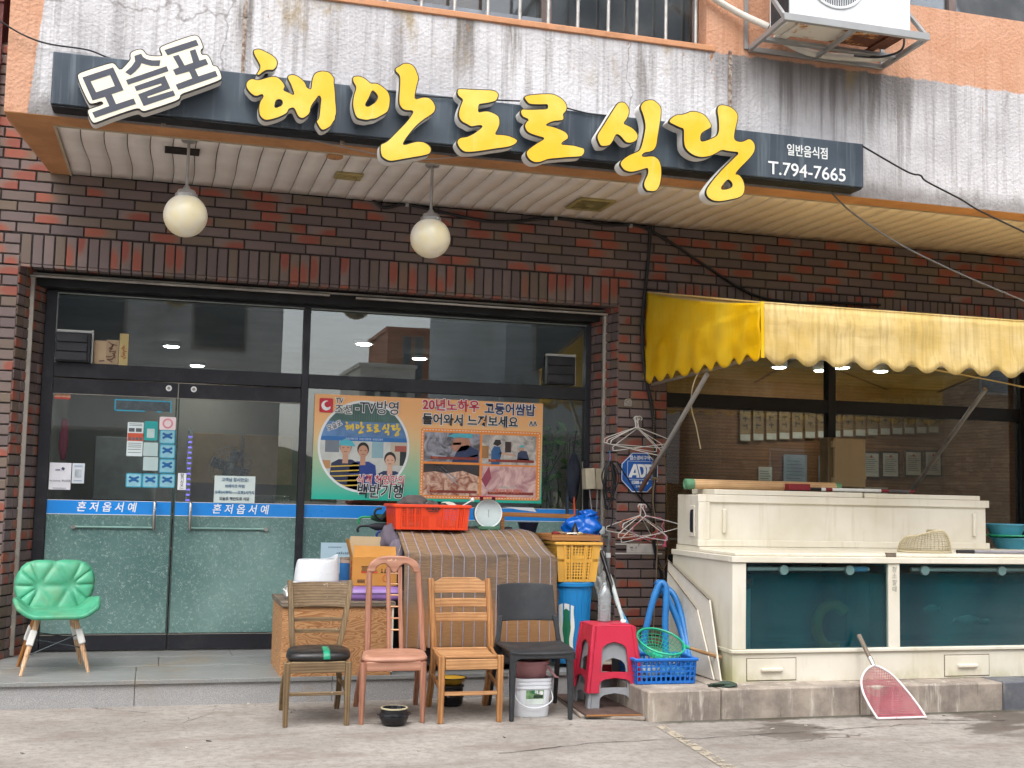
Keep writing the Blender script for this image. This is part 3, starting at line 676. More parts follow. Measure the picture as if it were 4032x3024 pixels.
        tk = MB(); tk.box(.267, .389, yy-.001, yy, 2.178, 2.228); P('sticker', tk, plain('ticket_orange', '#d8a184', .5, var=.3, scale=25), door); P('sticker', MB().box(.267, .389, yy-.0018, yy-.001, 2.178, 2.192), plain('ticket_red', '#b5443c', .5), door)
    else:
        P('pull_sign', MB().box(1.250, 1.316, GY-.006, GY-.0045, 1.473, 1.610), M_white, door)
        for i, ch in enumerate('당기시오'): text('pull_letter', ch, .030, plain('ink_black', '#202226', .6), door, (1.283, GY-.0068, 1.592-.027*i), offset=.0006)
        text('pull_small', 'PULL', .014, bpy.data.materials['ink_black'], door, (1.283, GY-.0068, 1.486))
M_ink = bpy.data.materials['ink_black']

# ---- fish-tank window
M_blackf = plain('black_window_frame', '#101114', .45, .1)
wf = MB(); wf.box(WX+.002, 10.2, GY-.04, GY+.05, 2.335, 2.462); wf.box(7.225, 7.305, GY-.045, GY+.05, .95, 3.2); wf.box(9.40, 9.50, GY-.045, GY+.05, .95, 3.2); wf.box(WX+.002, WX+.09, GY-.04, GY+.05, .95, 3.2); wf.box(WX, 10.2, GY-.04, GY+.05, .90, .98); wf.box(WX, 10.2, GY-.04, GY+.05, 3.06, 3.2)
win = P('tank_window', wf, M_blackf, bld, bev=.003)
for a, b in ((WX+.09, 7.225), (7.305, 9.40)):
    P('pane', MB().box(a, b, GY, GY+.006, .98, 2.335), M_glass, win); P('pane', MB().box(a, b, GY, GY+.006, 2.462, 3.06), M_glass, win)
P('apron_wall', MB().box(WX, 10.3, .30, .52, 0, .90), M_mortar, bld)
P('door_return', MB().box(9.5, 10.3, .2, .5, 0, 3.2), plain('side_wood', '#4e2d1c', .6), bld)

# ---- the room behind the glass
M_iwall = plain('interior_plaster', '#8f8a80', .9, var=.15, scale=1.5); M_ifloor = plain('interior_floor', '#5a5048', .5, scale=2)
M_iwood = wood('interior_wood', '#5f3a20', '#8a5a32', 'x', .6, .6)
room = [('interior_floor', MB().box(.0, 10.2, .5, 6.2, .05, STEP-.005), M_ifloor), ('interior_ceiling', MB().box(.0, 10.2, .63, 6.2, 3.02, 3.17), M_iwall),
        ('interior_back_wall', MB().box(.0, 5.6, 6.0, 6.2, .1, 3.2), M_iwall), ('interior_left_wall', MB().box(-.2, .0, .62, 6.2, .1, 3.3), M_iwall), ('interior_right_wall', MB().box(10.1, 10.3, .5, 6.2, .1, 3.3), M_iwood),
        ('interior_wood_wall', MB().box(5.6, 10.1, 2.62, 2.75, .1, 3.2), M_iwood), ('interior_partition', MB().box(5.5, 5.6, 2.3, 6.2, .1, 3.2), M_iwall)]
for nm, mb, m_ in room: tag(P(nm, mb, m_), kind='structure')
GLYPHS = {
'hae': ['1562,4380 1575,4392 1594,4398 1615,4397 1645,4386 1684,4371 1710,4353 1724,4333 1728,4315 1723,4289 1707,4267 1696,4261 1673,4260 1654,4255 1638,4244 1621,4227 1607,4215 1595,4218 1591,4227 1600,4242 1609,4261 1611,4279 1607,4291 1591,4318 1577,4340 1565,4364',
'1525,4150 1531,4167 1546,4184 1566,4193 1583,4191 1598,4187 1623,4194 1652,4208 1682,4220 1709,4225 1728,4223 1751,4209 1771,4187 1782,4169 1783,4159 1775,4142 1779,4135 1800,4129 1820,4122 1835,4115 1839,4122 1826,4154 1814,4184 1795,4214 1793,4228 1798,4240 1811,4248 1828,4252 1849,4250 1873,4239 1899,4220 1917,4200 1923,4181 1929,4173 1945,4166 1951,4170 1952,4193 1955,4225 1961,4254 1972,4275 1991,4290 2018,4299 2041,4301 2065,4298 2083,4288 2097,4270 2107,4257 2106,4227 2111,4195 2117,4152 2120,4108 2126,4064 2129,4029 2128,4008 2122,3994 2124,3976 2108,3950 2095,3925 2067,3902 2040,3889 2025,3897 2008,3920 1996,3942 1995,3954 2010,3972 2013,4008 2015,4048 2018,4080 2019,4108 2007,4125 1998,4108 1979,4080 1963,4052 1956,4029 1955,4005 1946,3988 1925,3968 1907,3956 1887,3958 1872,3968 1859,3991 1849,4013 1839,4022 1816,4012 1811,4003 1806,3987 1784,3967 1746,3945 1709,3929 1675,3918 1653,3919 1633,3932 1619,3952 1614,3983 1615,4019 1621,4043 1630,4062 1640,4079 1634,4090 1620,4082 1601,4072 1578,4074 1559,4087 1539,4109 1527,4127',
'1721,4017 1723,4043 1730,4060 1745,4069 1761,4065 1767,4052 1762,4035 1747,4024 1728,4014'],
'an': ['2225,4271 2233,4286 2257,4294 2283,4294 2312,4284 2336,4267 2352,4253 2381,4259 2407,4255 2439,4238 2466,4217 2482,4194 2491,4163 2490,4127 2485,4091 2475,4065 2454,4047 2423,4026 2393,4007 2363,4001 2337,3990 2306,3991 2271,3996 2253,4016 2241,4050 2233,4089 2234,4130 2239,4161 2247,4189 2252,4212 2241,4231 2230,4245',
'2365,4201 2383,4191 2401,4169 2400,4151 2385,4125 2359,4104 2340,4090 2325,4093 2324,4106 2337,4128 2351,4161',
'2514,4373 2527,4386 2545,4397 2562,4413 2584,4423 2611,4424 2638,4416 2657,4395 2671,4365 2684,4330 2680,4303 2672,4270 2666,4233 2661,4199 2663,4179 2681,4185 2708,4197 2739,4201 2762,4198 2785,4181 2802,4154 2808,4134 2803,4104 2783,4081 2748,4055 2713,4026 2678,3991 2648,3952 2618,3908 2597,3874 2588,3853 2606,3855 2641,3870 2677,3883 2708,3887 2735,3884 2762,3871 2781,3853 2786,3831 2780,3810 2764,3797 2720,3782 2653,3764 2587,3746 2543,3733 2512,3725 2486,3727 2459,3738 2439,3756 2431,3786 2430,3817 2434,3840 2460,3851 2490,3877 2528,3923 2571,3973 2606,4014 2631,4053 2648,4084 2639,4092 2617,4088 2590,4089 2572,4098 2556,4117 2548,4139 2547,4179 2549,4233 2550,4278 2549,4319 2538,4338 2517,4353'],
'do': ['2954,4273 2961,4286 2998,4291 3064,4294 3130,4300 3196,4305 3226,4303 3246,4291 3255,4275 3250,4252 3238,4229 3218,4219 3182,4206 3142,4196 3122,4191 3114,4182 3112,4159 3112,4137 3134,4143 3166,4152 3200,4149 3233,4138 3257,4124 3266,4102 3268,4076 3265,4053 3253,4022 3240,4001 3242,3991 3270,3994 3303,3995 3337,3992 3370,3982 3391,3973 3401,3962 3393,3945 3372,3926 3345,3912 3299,3899 3239,3886 3173,3868 3108,3852 3049,3842 3020,3841 3000,3849 2980,3867 2965,3891 2961,3910 2968,3927 2984,3942 3007,3948 3030,3953 3056,3967 3088,3988 3114,4011 3133,4029 3138,4039 3116,4039 3087,4030 3064,4024 3051,4027 3028,4039 2998,4049 2978,4068 2967,4096 2968,4125 2977,4159 2986,4186 2995,4210 2977,4221 2960,4235 2953,4254'],
'ro': ['3437,4276 3444,4287 3462,4297 3502,4308 3556,4318 3610,4326 3647,4329 3676,4323 3713,4307 3739,4287 3754,4265 3761,4241 3757,4219 3744,4200 3732,4188 3736,4174 3738,4157 3731,4142 3698,4134 3669,4130 3640,4118 3618,4105 3608,4096 3633,4094 3670,4089 3706,4080 3743,4068 3764,4053 3774,4034 3772,4014 3752,3998 3730,3983 3725,3970 3745,3972 3782,3973 3818,3973 3855,3966 3889,3961 3898,3946 3895,3920 3882,3901 3868,3893 3820,3884 3765,3877 3710,3866 3656,3856 3620,3848 3595,3835 3566,3822 3541,3818 3516,3819 3490,3832 3470,3853 3461,3877 3467,3898 3492,3924 3520,3946 3552,3970 3577,3987 3589,3997 3582,4002 3544,4007 3504,4016 3472,4027 3453,4048 3445,4072 3450,4093 3461,4109 3473,4120 3455,4127 3433,4134 3419,4150 3413,4170 3418,4187 3432,4196 3457,4195 3508,4200 3558,4208 3609,4215 3614,4235 3608,4244 3576,4239 3536,4234 3496,4231 3474,4234 3460,4245 3445,4262'],
'sik': ['4133,4309 4150,4324 4174,4331 4198,4328 4218,4309 4233,4283 4234,4255 4226,4226 4210,4197 4191,4171 4215,4165 4254,4150 4283,4130 4301,4104 4304,4082 4294,4057 4270,4039 4236,4028 4207,4032 4183,4055 4163,4076 4139,4085 4127,4068 4115,4039 4097,4009 4078,3994 4044,3986 4016,3985 4001,4009 3986,4044 3990,4072 4018,4118 4056,4180 4093,4244',
'4317,4315 4334,4345 4358,4362 4388,4371 4417,4373 4442,4360 4467,4342 4482,4318 4482,4268 4473,4197 4464,4140 4455,4083 4451,4046 4441,4017 4422,3992 4393,3979 4354,3971 4334,3948 4354,3945 4393,3954 4427,3957 4457,3944 4477,3918 4487,3882 4490,3836 4486,3780 4474,3733 4455,3703 4430,3692 4396,3691 4372,3693 4352,3721 4349,3749 4361,3782 4378,3816 4382,3839 4379,3860 4355,3851 4307,3832 4263,3819 4230,3818 4196,3828 4171,3856 4166,3878 4180,3903 4218,3936 4266,3962 4310,3985 4324,4010 4338,4062 4349,4119 4356,4171 4345,4225 4330,4266 4318,4292'],
'dang': ['4540,4224 4550,4244 4575,4268 4605,4285 4646,4290 4677,4303 4707,4319 4738,4325 4779,4322 4820,4310 4852,4282 4873,4250 4883,4232 4878,4212 4852,4195 4822,4177 4801,4158 4794,4130 4799,4104 4832,4113 4873,4132 4910,4152 4930,4171 4938,4204 4937,4252 4932,4300 4924,4338 4926,4372 4939,4391 4965,4399 5007,4397 5049,4384 5080,4360 5097,4333 5094,4293 5081,4243 5071,4198 5066,4154 5081,4139 5113,4134 5144,4143 5171,4160 5192,4166 5218,4153 5237,4123 5239,4089 5226,4054 5192,4011 5151,3968 5109,3925 5078,3886 5099,3888 5125,3869 5146,3837 5156,3794 5152,3755 5136,3725 5100,3704 5042,3687 4980,3670 4934,3663 4887,3668 4854,3689 4838,3717 4843,3751 4876,3802 4922,3859 4968,3912 5020,3965 5067,4013 5103,4048 5061,4048 5014,4048 4967,4054 4931,4029 4885,4002 4833,3985 4787,3980 4741,3988 4695,4012 4666,4045 4658,4087 4658,4135 4657,4181 4627,4185 4586,4200 4550,4213',
'4962,3769 4985,3802 5016,3837 5039,3824 5052,3801 5042,3783 5011,3769 4975,3760'],
'plate': ['478,4076 485,4096 506,4110 581,4147 678,4192 700,4190 714,4177 737,4149 766,4186 794,4227 789,4250 792,4271 813,4288 847,4304 870,4302 886,4283 897,4271 933,4268 981,4274 988,4279 971,4311 972,4330 996,4347 1083,4394 1179,4440 1206,4438 1225,4419 1245,4374 1246,4355 1231,4339 1239,4313 1266,4321 1284,4309 1302,4280 1312,4248 1335,4251 1351,4233 1366,4202 1374,4174 1368,4156 1275,4107 1187,4063 1119,4030 1118,4008 1105,3990 1014,3944 928,3904 898,3891 878,3894 862,3908 819,3892 713,3841 621,3791 595,3781 578,3793 561,3826 551,3853 556,3872 594,3890 636,3911 642,3921 631,3927 593,3909 566,3903 552,3918 526,3966 498,4023'],
'mo': ['512,4072 693,4160 764,4019 693,3984 723,3922 828,3971 844,3938 600,3819 582,3852 683,3905 654,3963 580,3931',
'562,4053 677,4109 710,4039 599,3985'],
'seul': ['819,4251 860,4271 872,4251 894,4239 930,4235 981,4242 976,4204 927,4199 892,4204 865,4210 857,4188 829,4149 801,4121 768,4137 805,4179 825,4217',
'775,4086 1020,4208 1034,4177 789,4057',
'829,4050 1012,4142 1051,4064 911,3994 915,3983 1069,4052 1083,4021 891,3929 854,4001 997,4079 991,4090 843,4023'],
'po': ['1002,4313 1197,4407 1214,4373 1023,4281',
'1057,4277 1092,4293 1133,4226 1185,4252 1160,4327 1195,4343 1225,4270 1263,4287 1280,4253 1198,4210 1222,4164 1328,4214 1344,4180 1100,4060 1082,4092 1184,4146 1163,4191 1080,4155 1061,4189 1098,4210'],
}

# ================================================================== the signboard
def glyph(k): return [[(float(a.split(',')[0])/1000, float(a.split(',')[1])/1000) for a in pl.split()] for pl in GLYPHS[k]]
g = N('slate_sign_panel'); p = g.pos(); s1 = g.noise(g.pos((16, 1, .8)), 1.4, 6, .6); mid = g.noise(p, 1.3, 5)
c_ = g.mix(g.rng(mid, .3, .7), srgb('#333c46'), srgb('#4b5660')); c_ = g.mix(g.rng(s1, .5, .72, 0, .45), c_, srgb('#6f7a80')); c_ = g.mix(g.rng(g.noise(p, 11, 8, .75), .66, .72, 0, .7), c_, srgb('#8b8a84'))
M_sign = g.done(g.bsdf(c_, g.rng(s1, .3, .7, .3, .5), .1, g.bump(g.noise(p, 3, 2), .04, .01), .5))
sign = T('signboard', 'long dark slate signboard with yellow brush lettering above the entrance', 'sign', (0, 0, 0))
SX0, SX1, SZ0, SZ1, SY = .315, 6.252, 3.930, 4.277, -1.749
P('sign_box', MB().box(SX0, SX1, SY, CY-.002, SZ0, SZ1), M_sign, sign, bev=.006)
P('sign_underside', MB().box(SX0+.01, SX1-.01, SY+.012, CY-.004, SZ0-.012, SZ0-.001), plain('sign_black', '#14161a', .6), sign)
P('panel_seam', MB().box(1.722, 1.727, SY-.0015, SY+.001, SZ0+.004, SZ1-.004).box(3.40, 3.404, SY-.0015, SY+.001, SZ0+.004, SZ1-.004), plain('seam_grey', '#5d686f', .5), sign)
P('sign_bracket', MB().box(1.0, 1.03, CY-.03, CY-.004, 3.895, 3.918).box(2.2, 2.23, CY-.05, CY-.004, 3.895, 3.918), M_rust, sign)
M_side = plain('letter_side_white', '#e6e4df', .5, var=.08, dirt=.4, dirtc=srgb('#9a958c'), dscale=6); M_trim = plain('letter_trim_black', '#17151a', .4)
g = N('yellow_acrylic'); p = g.pos(); n = g.noise(p, 3.2, 5, .55); s1 = g.noise(g.pos((22, 1, 1.5)), 1.6, 4, .5)
c_ = g.mix(g.rng(n, .35, .7), srgb('#e6b41e'), srgb('#e2c658')); c_ = g.mix(g.rng(s1, .60, .74, 0, .5), c_, srgb('#d9c27a'))
M_yel = g.done(g.bsdf(c_, .35, 0, None, .5)); M_cream = plain('cream_acrylic', '#ece4cb', .4, var=.06, scale=4); M_slate = plain('letter_slate', '#434651', .45, var=.1)
FY = -1.905
def channel_letter(name, polys, face_mat, it=1):
    pl = [smooth_poly(q, it) for q in polys]
    root = flat(name, pl, FY+.021, .095, M_side, sign)
    flat('letter_trim', pl, FY, .0208, M_trim, root, offset=.0015)
    flat('letter_face', pl, FY-.003, .0035, face_mat, root, offset=-.0055)
    return root
for k_ in ('hae', 'an', 'do', 'ro', 'sik', 'dang'): channel_letter('letter', glyph(k_), M_yel)
plate = channel_letter('name_plate', glyph('plate'), M_cream)
for k_ in ('mo', 'seul', 'po'): flat('plate_letter', glyph(k_), FY-.0052, .0022, M_slate, plate)
P('letter_stem', MB().tube([(1.66, SY, 4.25), (1.66, FY+.06, 4.25)], .012, 8).tube([(2.60, SY, 4.2), (2.60, FY+.06, 4.2)], .012, 8).tube([(.8, SY, 4.1), (.8, FY+.06, 4.1)], .012, 8).tube([(4.3, SY, 4.1), (4.3, FY+.06, 4.1)], .012, 8), M_trim, sign)
M_signwhite = plain('sign_white', '#e4e6e4', .45, var=.05)
text('sign_lettering', '일반음식점', .098, M_signwhite, sign, (5.762, SY-.0025, 4.158), sx=.80, offset=.0012, depth=.003, res=4)
text('sign_number', 'T.794-7665', .142, M_signwhite, sign, (5.762, SY-.0025, 4.004), sx=1.02, offset=.0010, depth=.003, res=6)

# ================================================================== globe lamps under the canopy
g = N('aged_opal_globe'); v = g.coord('Object'); n = g.noise(v, 4, 4, .5); c_ = g.mix(g.rng(n, .35, .7), srgb('#efeadb'), srgb('#ecdfb4')); c_ = g.mix(g.rng(g.noise(v, 60, 4, .7), .68, .74, 0, .6), c_, srgb('#8c7a55'))
M_globe = g.done(g.bsdf(c_, .28, 0, None, .5, Subsurface_Weight=.15, Subsurface_Radius=(.05,.05,.04)))
M_lampmetal = plain('lamp_grey', '#a5a29f', .45, .4, var=.12)
for (lx, ly, gz, r_, lab) in ((1.190, -1.285, 3.372, .150, 'round cream globe lamp on a rod under the canopy left end'), (2.932, -1.265, 3.358, .148, 'round cream globe lamp on a rod near the window middle')):
    t = T('globe_lamp', lab, 'lamp', (lx, ly, gz), group='globe lamps under the canopy')
    prof = [(.001, -r_)] + [(r_*math.sin(PI*i/20), -r_*math.cos(PI*i/20)) for i in range(1, 18)] + [(.062, r_*.93), (.062, r_*1.02)]
    P('globe', MB().lathe(prof, seg=36), M_globe, t, smooth='all')
    P('collar', MB().lathe([(.068, .118), (.076, .122), (.077, .150), (.066, .156), (.058, .178), (.03, .185), (.022, .2), (.014, .215)], seg=28), M_lampmetal, t, smooth=True)
    P('rod', MB().tube([(0, 0, .2), (.0, 0, SOF-gz)], .011, 12), M_lampmetal, t, smooth=True)
    P('ceiling_plate', MB().lathe([(.048, SOF-gz-.008), (.055, SOF-gz+.004), (.02, SOF-gz+.006)], seg=24), M_lampmetal, t, smooth=True)
    P('set_screw', MB().tube([(.03, -.065, .137), (.03, -.085, .137)], .005, 8), M_steel, t)
# soffit fittings
P('soffit_hole', MB().box(1.03, 1.27, -1.10, -.94, SOF-.010, SOF+.0), plain('black_hole', '#221a16', .9), sof)
def vent(name, label, x0, x1, y0, y1, col, slats):
    t = T(name, label, 'vent', ((x0+x1)/2, (y0+y1)/2, SOF)); hx, hy = (x1-x0)/2, (y1-y0)/2; m_ = plain(name+'_plastic', col, .5, dirt=.5)
    f = MB(); b = .035
    f.box(-hx, hx, -hy, -hy+b, -.018, 0).box(-hx, hx, hy-b, hy, -.018, 0).box(-hx, -hx+b, -hy+b, hy-b, -.018, 0).box(hx-b, hx, -hy+b, hy-b, -.018, 0)
    P('frame', f, m_, t, bev=.004)
    for i in range(slats):
        y = -hy + b + (2*hy-2*b)*(i+.5)/slats; P('slat', MB().obox((0, y, -.012), (2*hx-2*b, .016, .003), (R(40), 0, 0)), m_, t)
    P('core', MB().box(-.03, .03, -.03, .03, -.026, -.004), m_, t, bev=.004)
    P('shaft', MB().box(-hx+b, hx-b, -hy+b, hy-b, -.004, .0), plain('vent_dark', '#3b3424', .9), t)
vent('soffit_vent', 'yellowed square air diffuser set into the soffit boards', 4.262, 4.575, -.775, -.40, '#a0905a', 11)
vent('soffit_vent', 'small yellowed vent cover in the soffit behind the first globe lamp', 2.285, 2.49, -.85, -.68, '#a89660', 6)
o = T('junction_cover', 'round orange painted junction cover on the soffit edge', 'cover', (2.21, CY+.30, SOF)); P('disc', MB().lathe([(.06, 0), (.06, -.012), (.05, -.018), (.001, -.02)], seg=24), M_rim, o, smooth=True); P('screw', MB().tube([(0,0,-.018),(0,0,-.026)], .006, 8), M_rust, o)

# ================================================================== yellow awning over the tank
def tarp(name, ca, cb, streak, tl=.45):
    g = N(name); p = g.pos(); q = g.sep(p); s1 = g.noise(g.pos((30, 30, .7)), 1.4, 5, .6); n = g.noise(p, 2.2, 6, .6)
    c = g.mix(g.rng(n, .3, .7), ca, cb); c = g.mix(g.rng(s1, .42, .66, 0, streak), c, mul(ca, .72))
    c = g.mix(g.rng(g.noise(p, 7, 8, .7), .60, .80, 0, .3), c, mul(ca, .6))
    nb = g.bump(g.noise(g.pos((.6, .6, 2.2)), 7, 4, .6), .3, .02)
    d = g.bsdf(c, .42, 0, nb, .4); t = g.n('BsdfTranslucent'); g.l(c, t.inputs[0]); m = g.n('MixShader'); m.inputs[0].default_value = tl
    g.l(d, m.inputs[1]); g.l(t.outputs[0], m.inputs[2]); return g.done(m.outputs[0])
M_tarp = tarp('yellow_tarp', srgb('#ffd60a'), srgb('#ffe548'), .15, .5); M_fade = tarp('sun_faded_tarp', srgb('#e6c878'), srgb('#f4dfa8'), .5, .35)
aw = T('awning', 'yellow tarpaulin awning with scalloped valance over the fish tank', 'awning', (5.17, 0, 3.30))
AX, AYF, AZF, AZB = 5.23, -2.14, -.406, -.85   # length, front y, front top z, valance bottom z (relative)
rr = random.Random(5)
def wr(u, v): return .010*math.sin(u*23+v*5) + .007*math.sin(u*57-v*9+1.3) + .012*math.sin(v*6+u*4)
P('top_sheet', MB().grid(40, 9, lambda u, v: (AX*u, AYF*v, AZF*v - .03*math.sin(v*PI) + .004*math.sin(u*60))), M_fade, aw, solid=.003, smooth=True)
def scal(t, per=.245, amp=.060): return amp*(.5+.5*math.cos(2*PI*t/per))**1.3
def vfn(u, v):
    x = AX*u; bot = AZB + .005 + scal(x); z = AZF + (bot-AZF)*v
    return (x, AYF - .015*v + wr(u*4, v)*v*.55 - .02*math.exp(-((v-.28)/.10)**2)*(.5+.5*math.sin(u*13)), z)
P('front_valance', MB().grid(260, 10, vfn), M_fade, aw, solid=.003, smooth=True)
def sfn(u, v):                       # side panel: y from wall (u=0) to front (u=1)
    y = AYF*u; top = AZF*u - .03*math.sin(u*PI); bot = AZB + .03 + scal(-y)*1.0; z = top + (bot-top)*v
    seam = -.50 + .07*u; k = 1 if z < seam else 0
    return (-.004 - .018*math.sin(u*PI)*math.sin(v*PI) - k*(.012+.010*math.sin(u*34+v*3)) + .006*math.sin(u*19+v*11), y, z)
P('side_panel', MB().grid(70, 22, sfn), M_tarp, aw, solid=.003, smooth=True)
P('corner_binding', MB().tube([(.0, AYF-.008, AZF+.01), (.004, AYF-.01, -.62), (.0, AYF-.02, AZB+.05)], .014, 8), M_tarp, aw, smooth=True)
P('edge_seam', MB().tube([(0, 0, .006), (0, AYF, AZF+.006), (AX, AYF, AZF+.006)], .007, 6), M_fade, aw, smooth=True)
M_pole = plain('galvanised_pole', '#a19c94', .45, .6, var=.15, scale=9, dirt=.5, dirtc=srgb('#6b5a48'))
P('side_rail', MB().tube([(.03, -.09, -.82), (.035, -2.05, -.775)], .016, 10), M_pole, aw, smooth=True); P('front_rail', MB().tube([(.03, -2.07, -.77), (AX, -2.07, -.77)], .016, 10), M_pole, aw, smooth=True)
P('top_rail', MB().tube([(.0, -.03, -.03), (AX, -.03, -.03)], .016, 10), M_pole, aw, smooth=True)
for xa in (.03, 2.6, 5.1): P('arm', MB().tube([(xa, -.03, -.06), (xa, -2.05, AZF-.03)], .014, 8), M_pole, aw, smooth=True)
def prust():
    g = N('rusting_pole'); z = g.sep(g.pos())[2]; n = g.noise(g.pos(), 22, 6, .7); f = g.math('ADD', z, g.math('MULTIPLY', n, .25)); k = g.rng(f, 1.75, 2.05, 1, 0)
    c = g.mix(k, g.mix(n, srgb('#8d8982'), srgb('#b5b0a8')), g.mix(n, srgb('#5e3a28'), srgb('#93705a'))); return g.done(g.bsdf(c, .6, .3, g.bump(n, .4, .004)))
P('stay_pole', MB().tube([(.03, -1.19, -.83), (-.06, -.06, -1.745)], .0195, 12), prust(), aw, smooth=True)
P('stay_pole', MB().tube([(2.6, -1.19, -.83), (2.6, -.06, -1.745)], .0195, 12), M_pole, aw, smooth=True)
M_rope = plain('cream_rope', '#c2b48f', .9, bump=.5, bscale=200); M_chain = plain('bead_chain_brass', '#8a6d3a', .5, .5)
P('tie_rope', MB().tube(spline([(.03, -1.02, -.80), (.0, -.98, -.93), (.05, -.86, -1.08), (.12, -.80, -1.22), (.17, -.78, -1.40)], 6), .005, 6), M_rope, aw, smooth=True)
def bead_chain(pts):
    m = MB(); L = spline(pts, 24); acc = 0; last = L[0]
    for q in L:
        acc += (q-last).length; last = q
        if acc > .0125:
            acc = 0; m.lathe([(.0005, -.0055), (.005, -.0025), (.005, .0025), (.0005, .0055)], c=q, seg=6)
    m.tube(L, .0012, 4); return m
P('bead_chain', bead_chain([(.045, -.10, -.82), (.042, -.10, -1.3), (.035, -.10, -1.75), (.04, -.09, -2.2)]), M_chain, aw, smooth=True)
P('bead_chain', bead_chain([(.09, -.10, -.82), (.15, -.10, -1.5), (.185, -.10, -2.0), (.19, -.10, -2.28), (.145, -.10, -2.42), (.10, -.10, -2.38)]), M_chain, aw, smooth=True)
o = T('clothes_line', 'thin yellow line strung beneath the awning valance', 'rope'); P('line', MB().tube(spline([(6.35, -1.9, 2.56), (7.3, -1.75, 2.49), (8.4, -1.65, 2.37), (9.3, -1.6, 2.27)], 8), .006, 6), plain('yellow_line', '#cdb06a', .8), o, smooth=True)

# ================================================================== air conditioner on its bracket
ac = T('air_conditioner', 'white outdoor air conditioner unit with rusted base on a wall bracket', 'air conditioner', (5.92, CY, 4.978))
M_acw = plain('ac_white', '#dfe2e4', .4, var=.05, dirt=.25, dirtc=srgb('#a59a8a'), dscale=4, bump=.03)
g = N('rusted_ac_base'); p = g.coord('Object'); n = g.noise(p, 3.4, 9, .7); q = g.sep(p)[0]
k = g.rng(g.math('ADD', n, g.math('MULTIPLY', g.rng(q, -.1, .35), .16)), .56, .62); k2 = g.rng(g.math('ADD', n, g.math('MULTIPLY', g.rng(q, -.1, .35), .16)), .50, .57)
c_ = g.mix(k2, srgb('#cfc9be'), srgb('#b07a3c')); c_ = g.mix(k, c_, g.mix(g.noise(p, 40, 5), srgb('#3a1d12'), srgb('#6e3a1e'))); M_acrust = g.done(g.bsdf(c_, .8, 0, g.bump(n, .4, .01)))
P('body', MB().box(-.52, .50, -.565, -.235, .065, .80), M_acw, ac, bev=.014)
P('base_pan', MB().box(-.50, .48, -.555, -.245, .048, .064), M_acrust, ac, bev=.004)
for xx in (-.40, .36): P('foot', MB().box(xx-.03, xx+.03, -.62, -.18, .030, .047), M_acrust, ac)
gc = (-.14, -.572, .43); gr = MB()
for rad in (.255, .245): gr.tube([(gc[0]+rad*math.cos(R(a)), gc[1], gc[2]+rad*math.sin(R(a))) for a in range(0, 360, 9)], .006, 6, closed=True)
for i in range(-16, 17):
    xx = i*.0148; hh = math.sqrt(max(0, .243**2-xx*xx)); gr.tube([(gc[0]+xx, gc[1], gc[2]-hh), (gc[0]+xx, gc[1], gc[2]+hh)], .0028, 5)
P('fan_grille', gr, M_acw, ac, smooth=True)
P('fan_recess', MB().lathe([(.24, 0), (.001, .001)], c=(gc[0], -.567, gc[2]), seg=40, rot=(R(90), 0, 0)), plain('fan_dark', '#26282c', .7), ac)
P('side_vent', MB().box(-.524, -.5205, -.54, -.27, .09, .76), plain('ac_fins', '#2b2e33', .6), ac)
M_brk = plain('bracket_steel', '#a7a7a6', .45, .6, var=.12, dirt=.35)
BF = -.64
for nm, p_, q_, w_, h_ in (('bracket_front', (-.62, BF, .02), (.60, BF, .02), .035, .055), ('bracket_back', (-.58, -.02, .0), (.615, -.02, .0), .035, .04), ('bracket_side', (-.60, BF+.02, .012), (-.575, -.04, .0), .03, .04), ('bracket_side', (.585, BF+.02, .012), (.60, -.04, .0), .03, .04), ('bracket_rib', (-.02, BF+.02, .008), (-.01, -.04, .0), .03, .035), ('bracket_rail', (-.57, -.22, .012), (.59, -.22, .012), .05, .03)):
    P(nm, MB().beam(p_, q_, w_, h_), M_brk, ac, bev=.003)
for xx in (-.60, .60): P('bracket_stay', MB().beam((xx, BF+.02, .03), (xx, -.02, .72), .028, .028), M_brk, ac)
for xx in (-.60, .61): P('bracket_upright', MB().box(xx-.016, xx+.016, -.02, -.004, .0, .78), M_brk, ac)
P('drain_cable', MB().tube(spline([(.50, -.40, .35), (.55, -.40, .12), (.53, -.38, -.0), (.42, -.25, -.02), (.30, -.1, .03)], 6), .009, 6), M_trim, ac, smooth=True)
o = T('insulated_pipe', 'white wrapped refrigerant pipe running to the air conditioner', 'pipe'); P('pipe', MB().tube(spline([(4.85, CY-.05, 5.42), (5.08, CY-.06, 5.30), (5.25, CY-.08, 5.22), (5.42, CY-.2, 5.10)], 8), .026, 10), plain('white_wrap', '#d9d4c8', .8, bump=.6, bscale=30, dirt=.4), o, smooth=True)
o = T('insulated_pipe', 'white wrapped pipe passing under the air conditioner bracket', 'pipe'); P('pipe', MB().tube(spline([(5.55, CY-.04, 5.10), (5.85, CY-.06, 5.00), (6.2, CY-.07, 5.0), (6.55, CY-.10, 5.03)], 8), .028, 10), bpy.data.materials['white_wrap'], o, smooth=True)

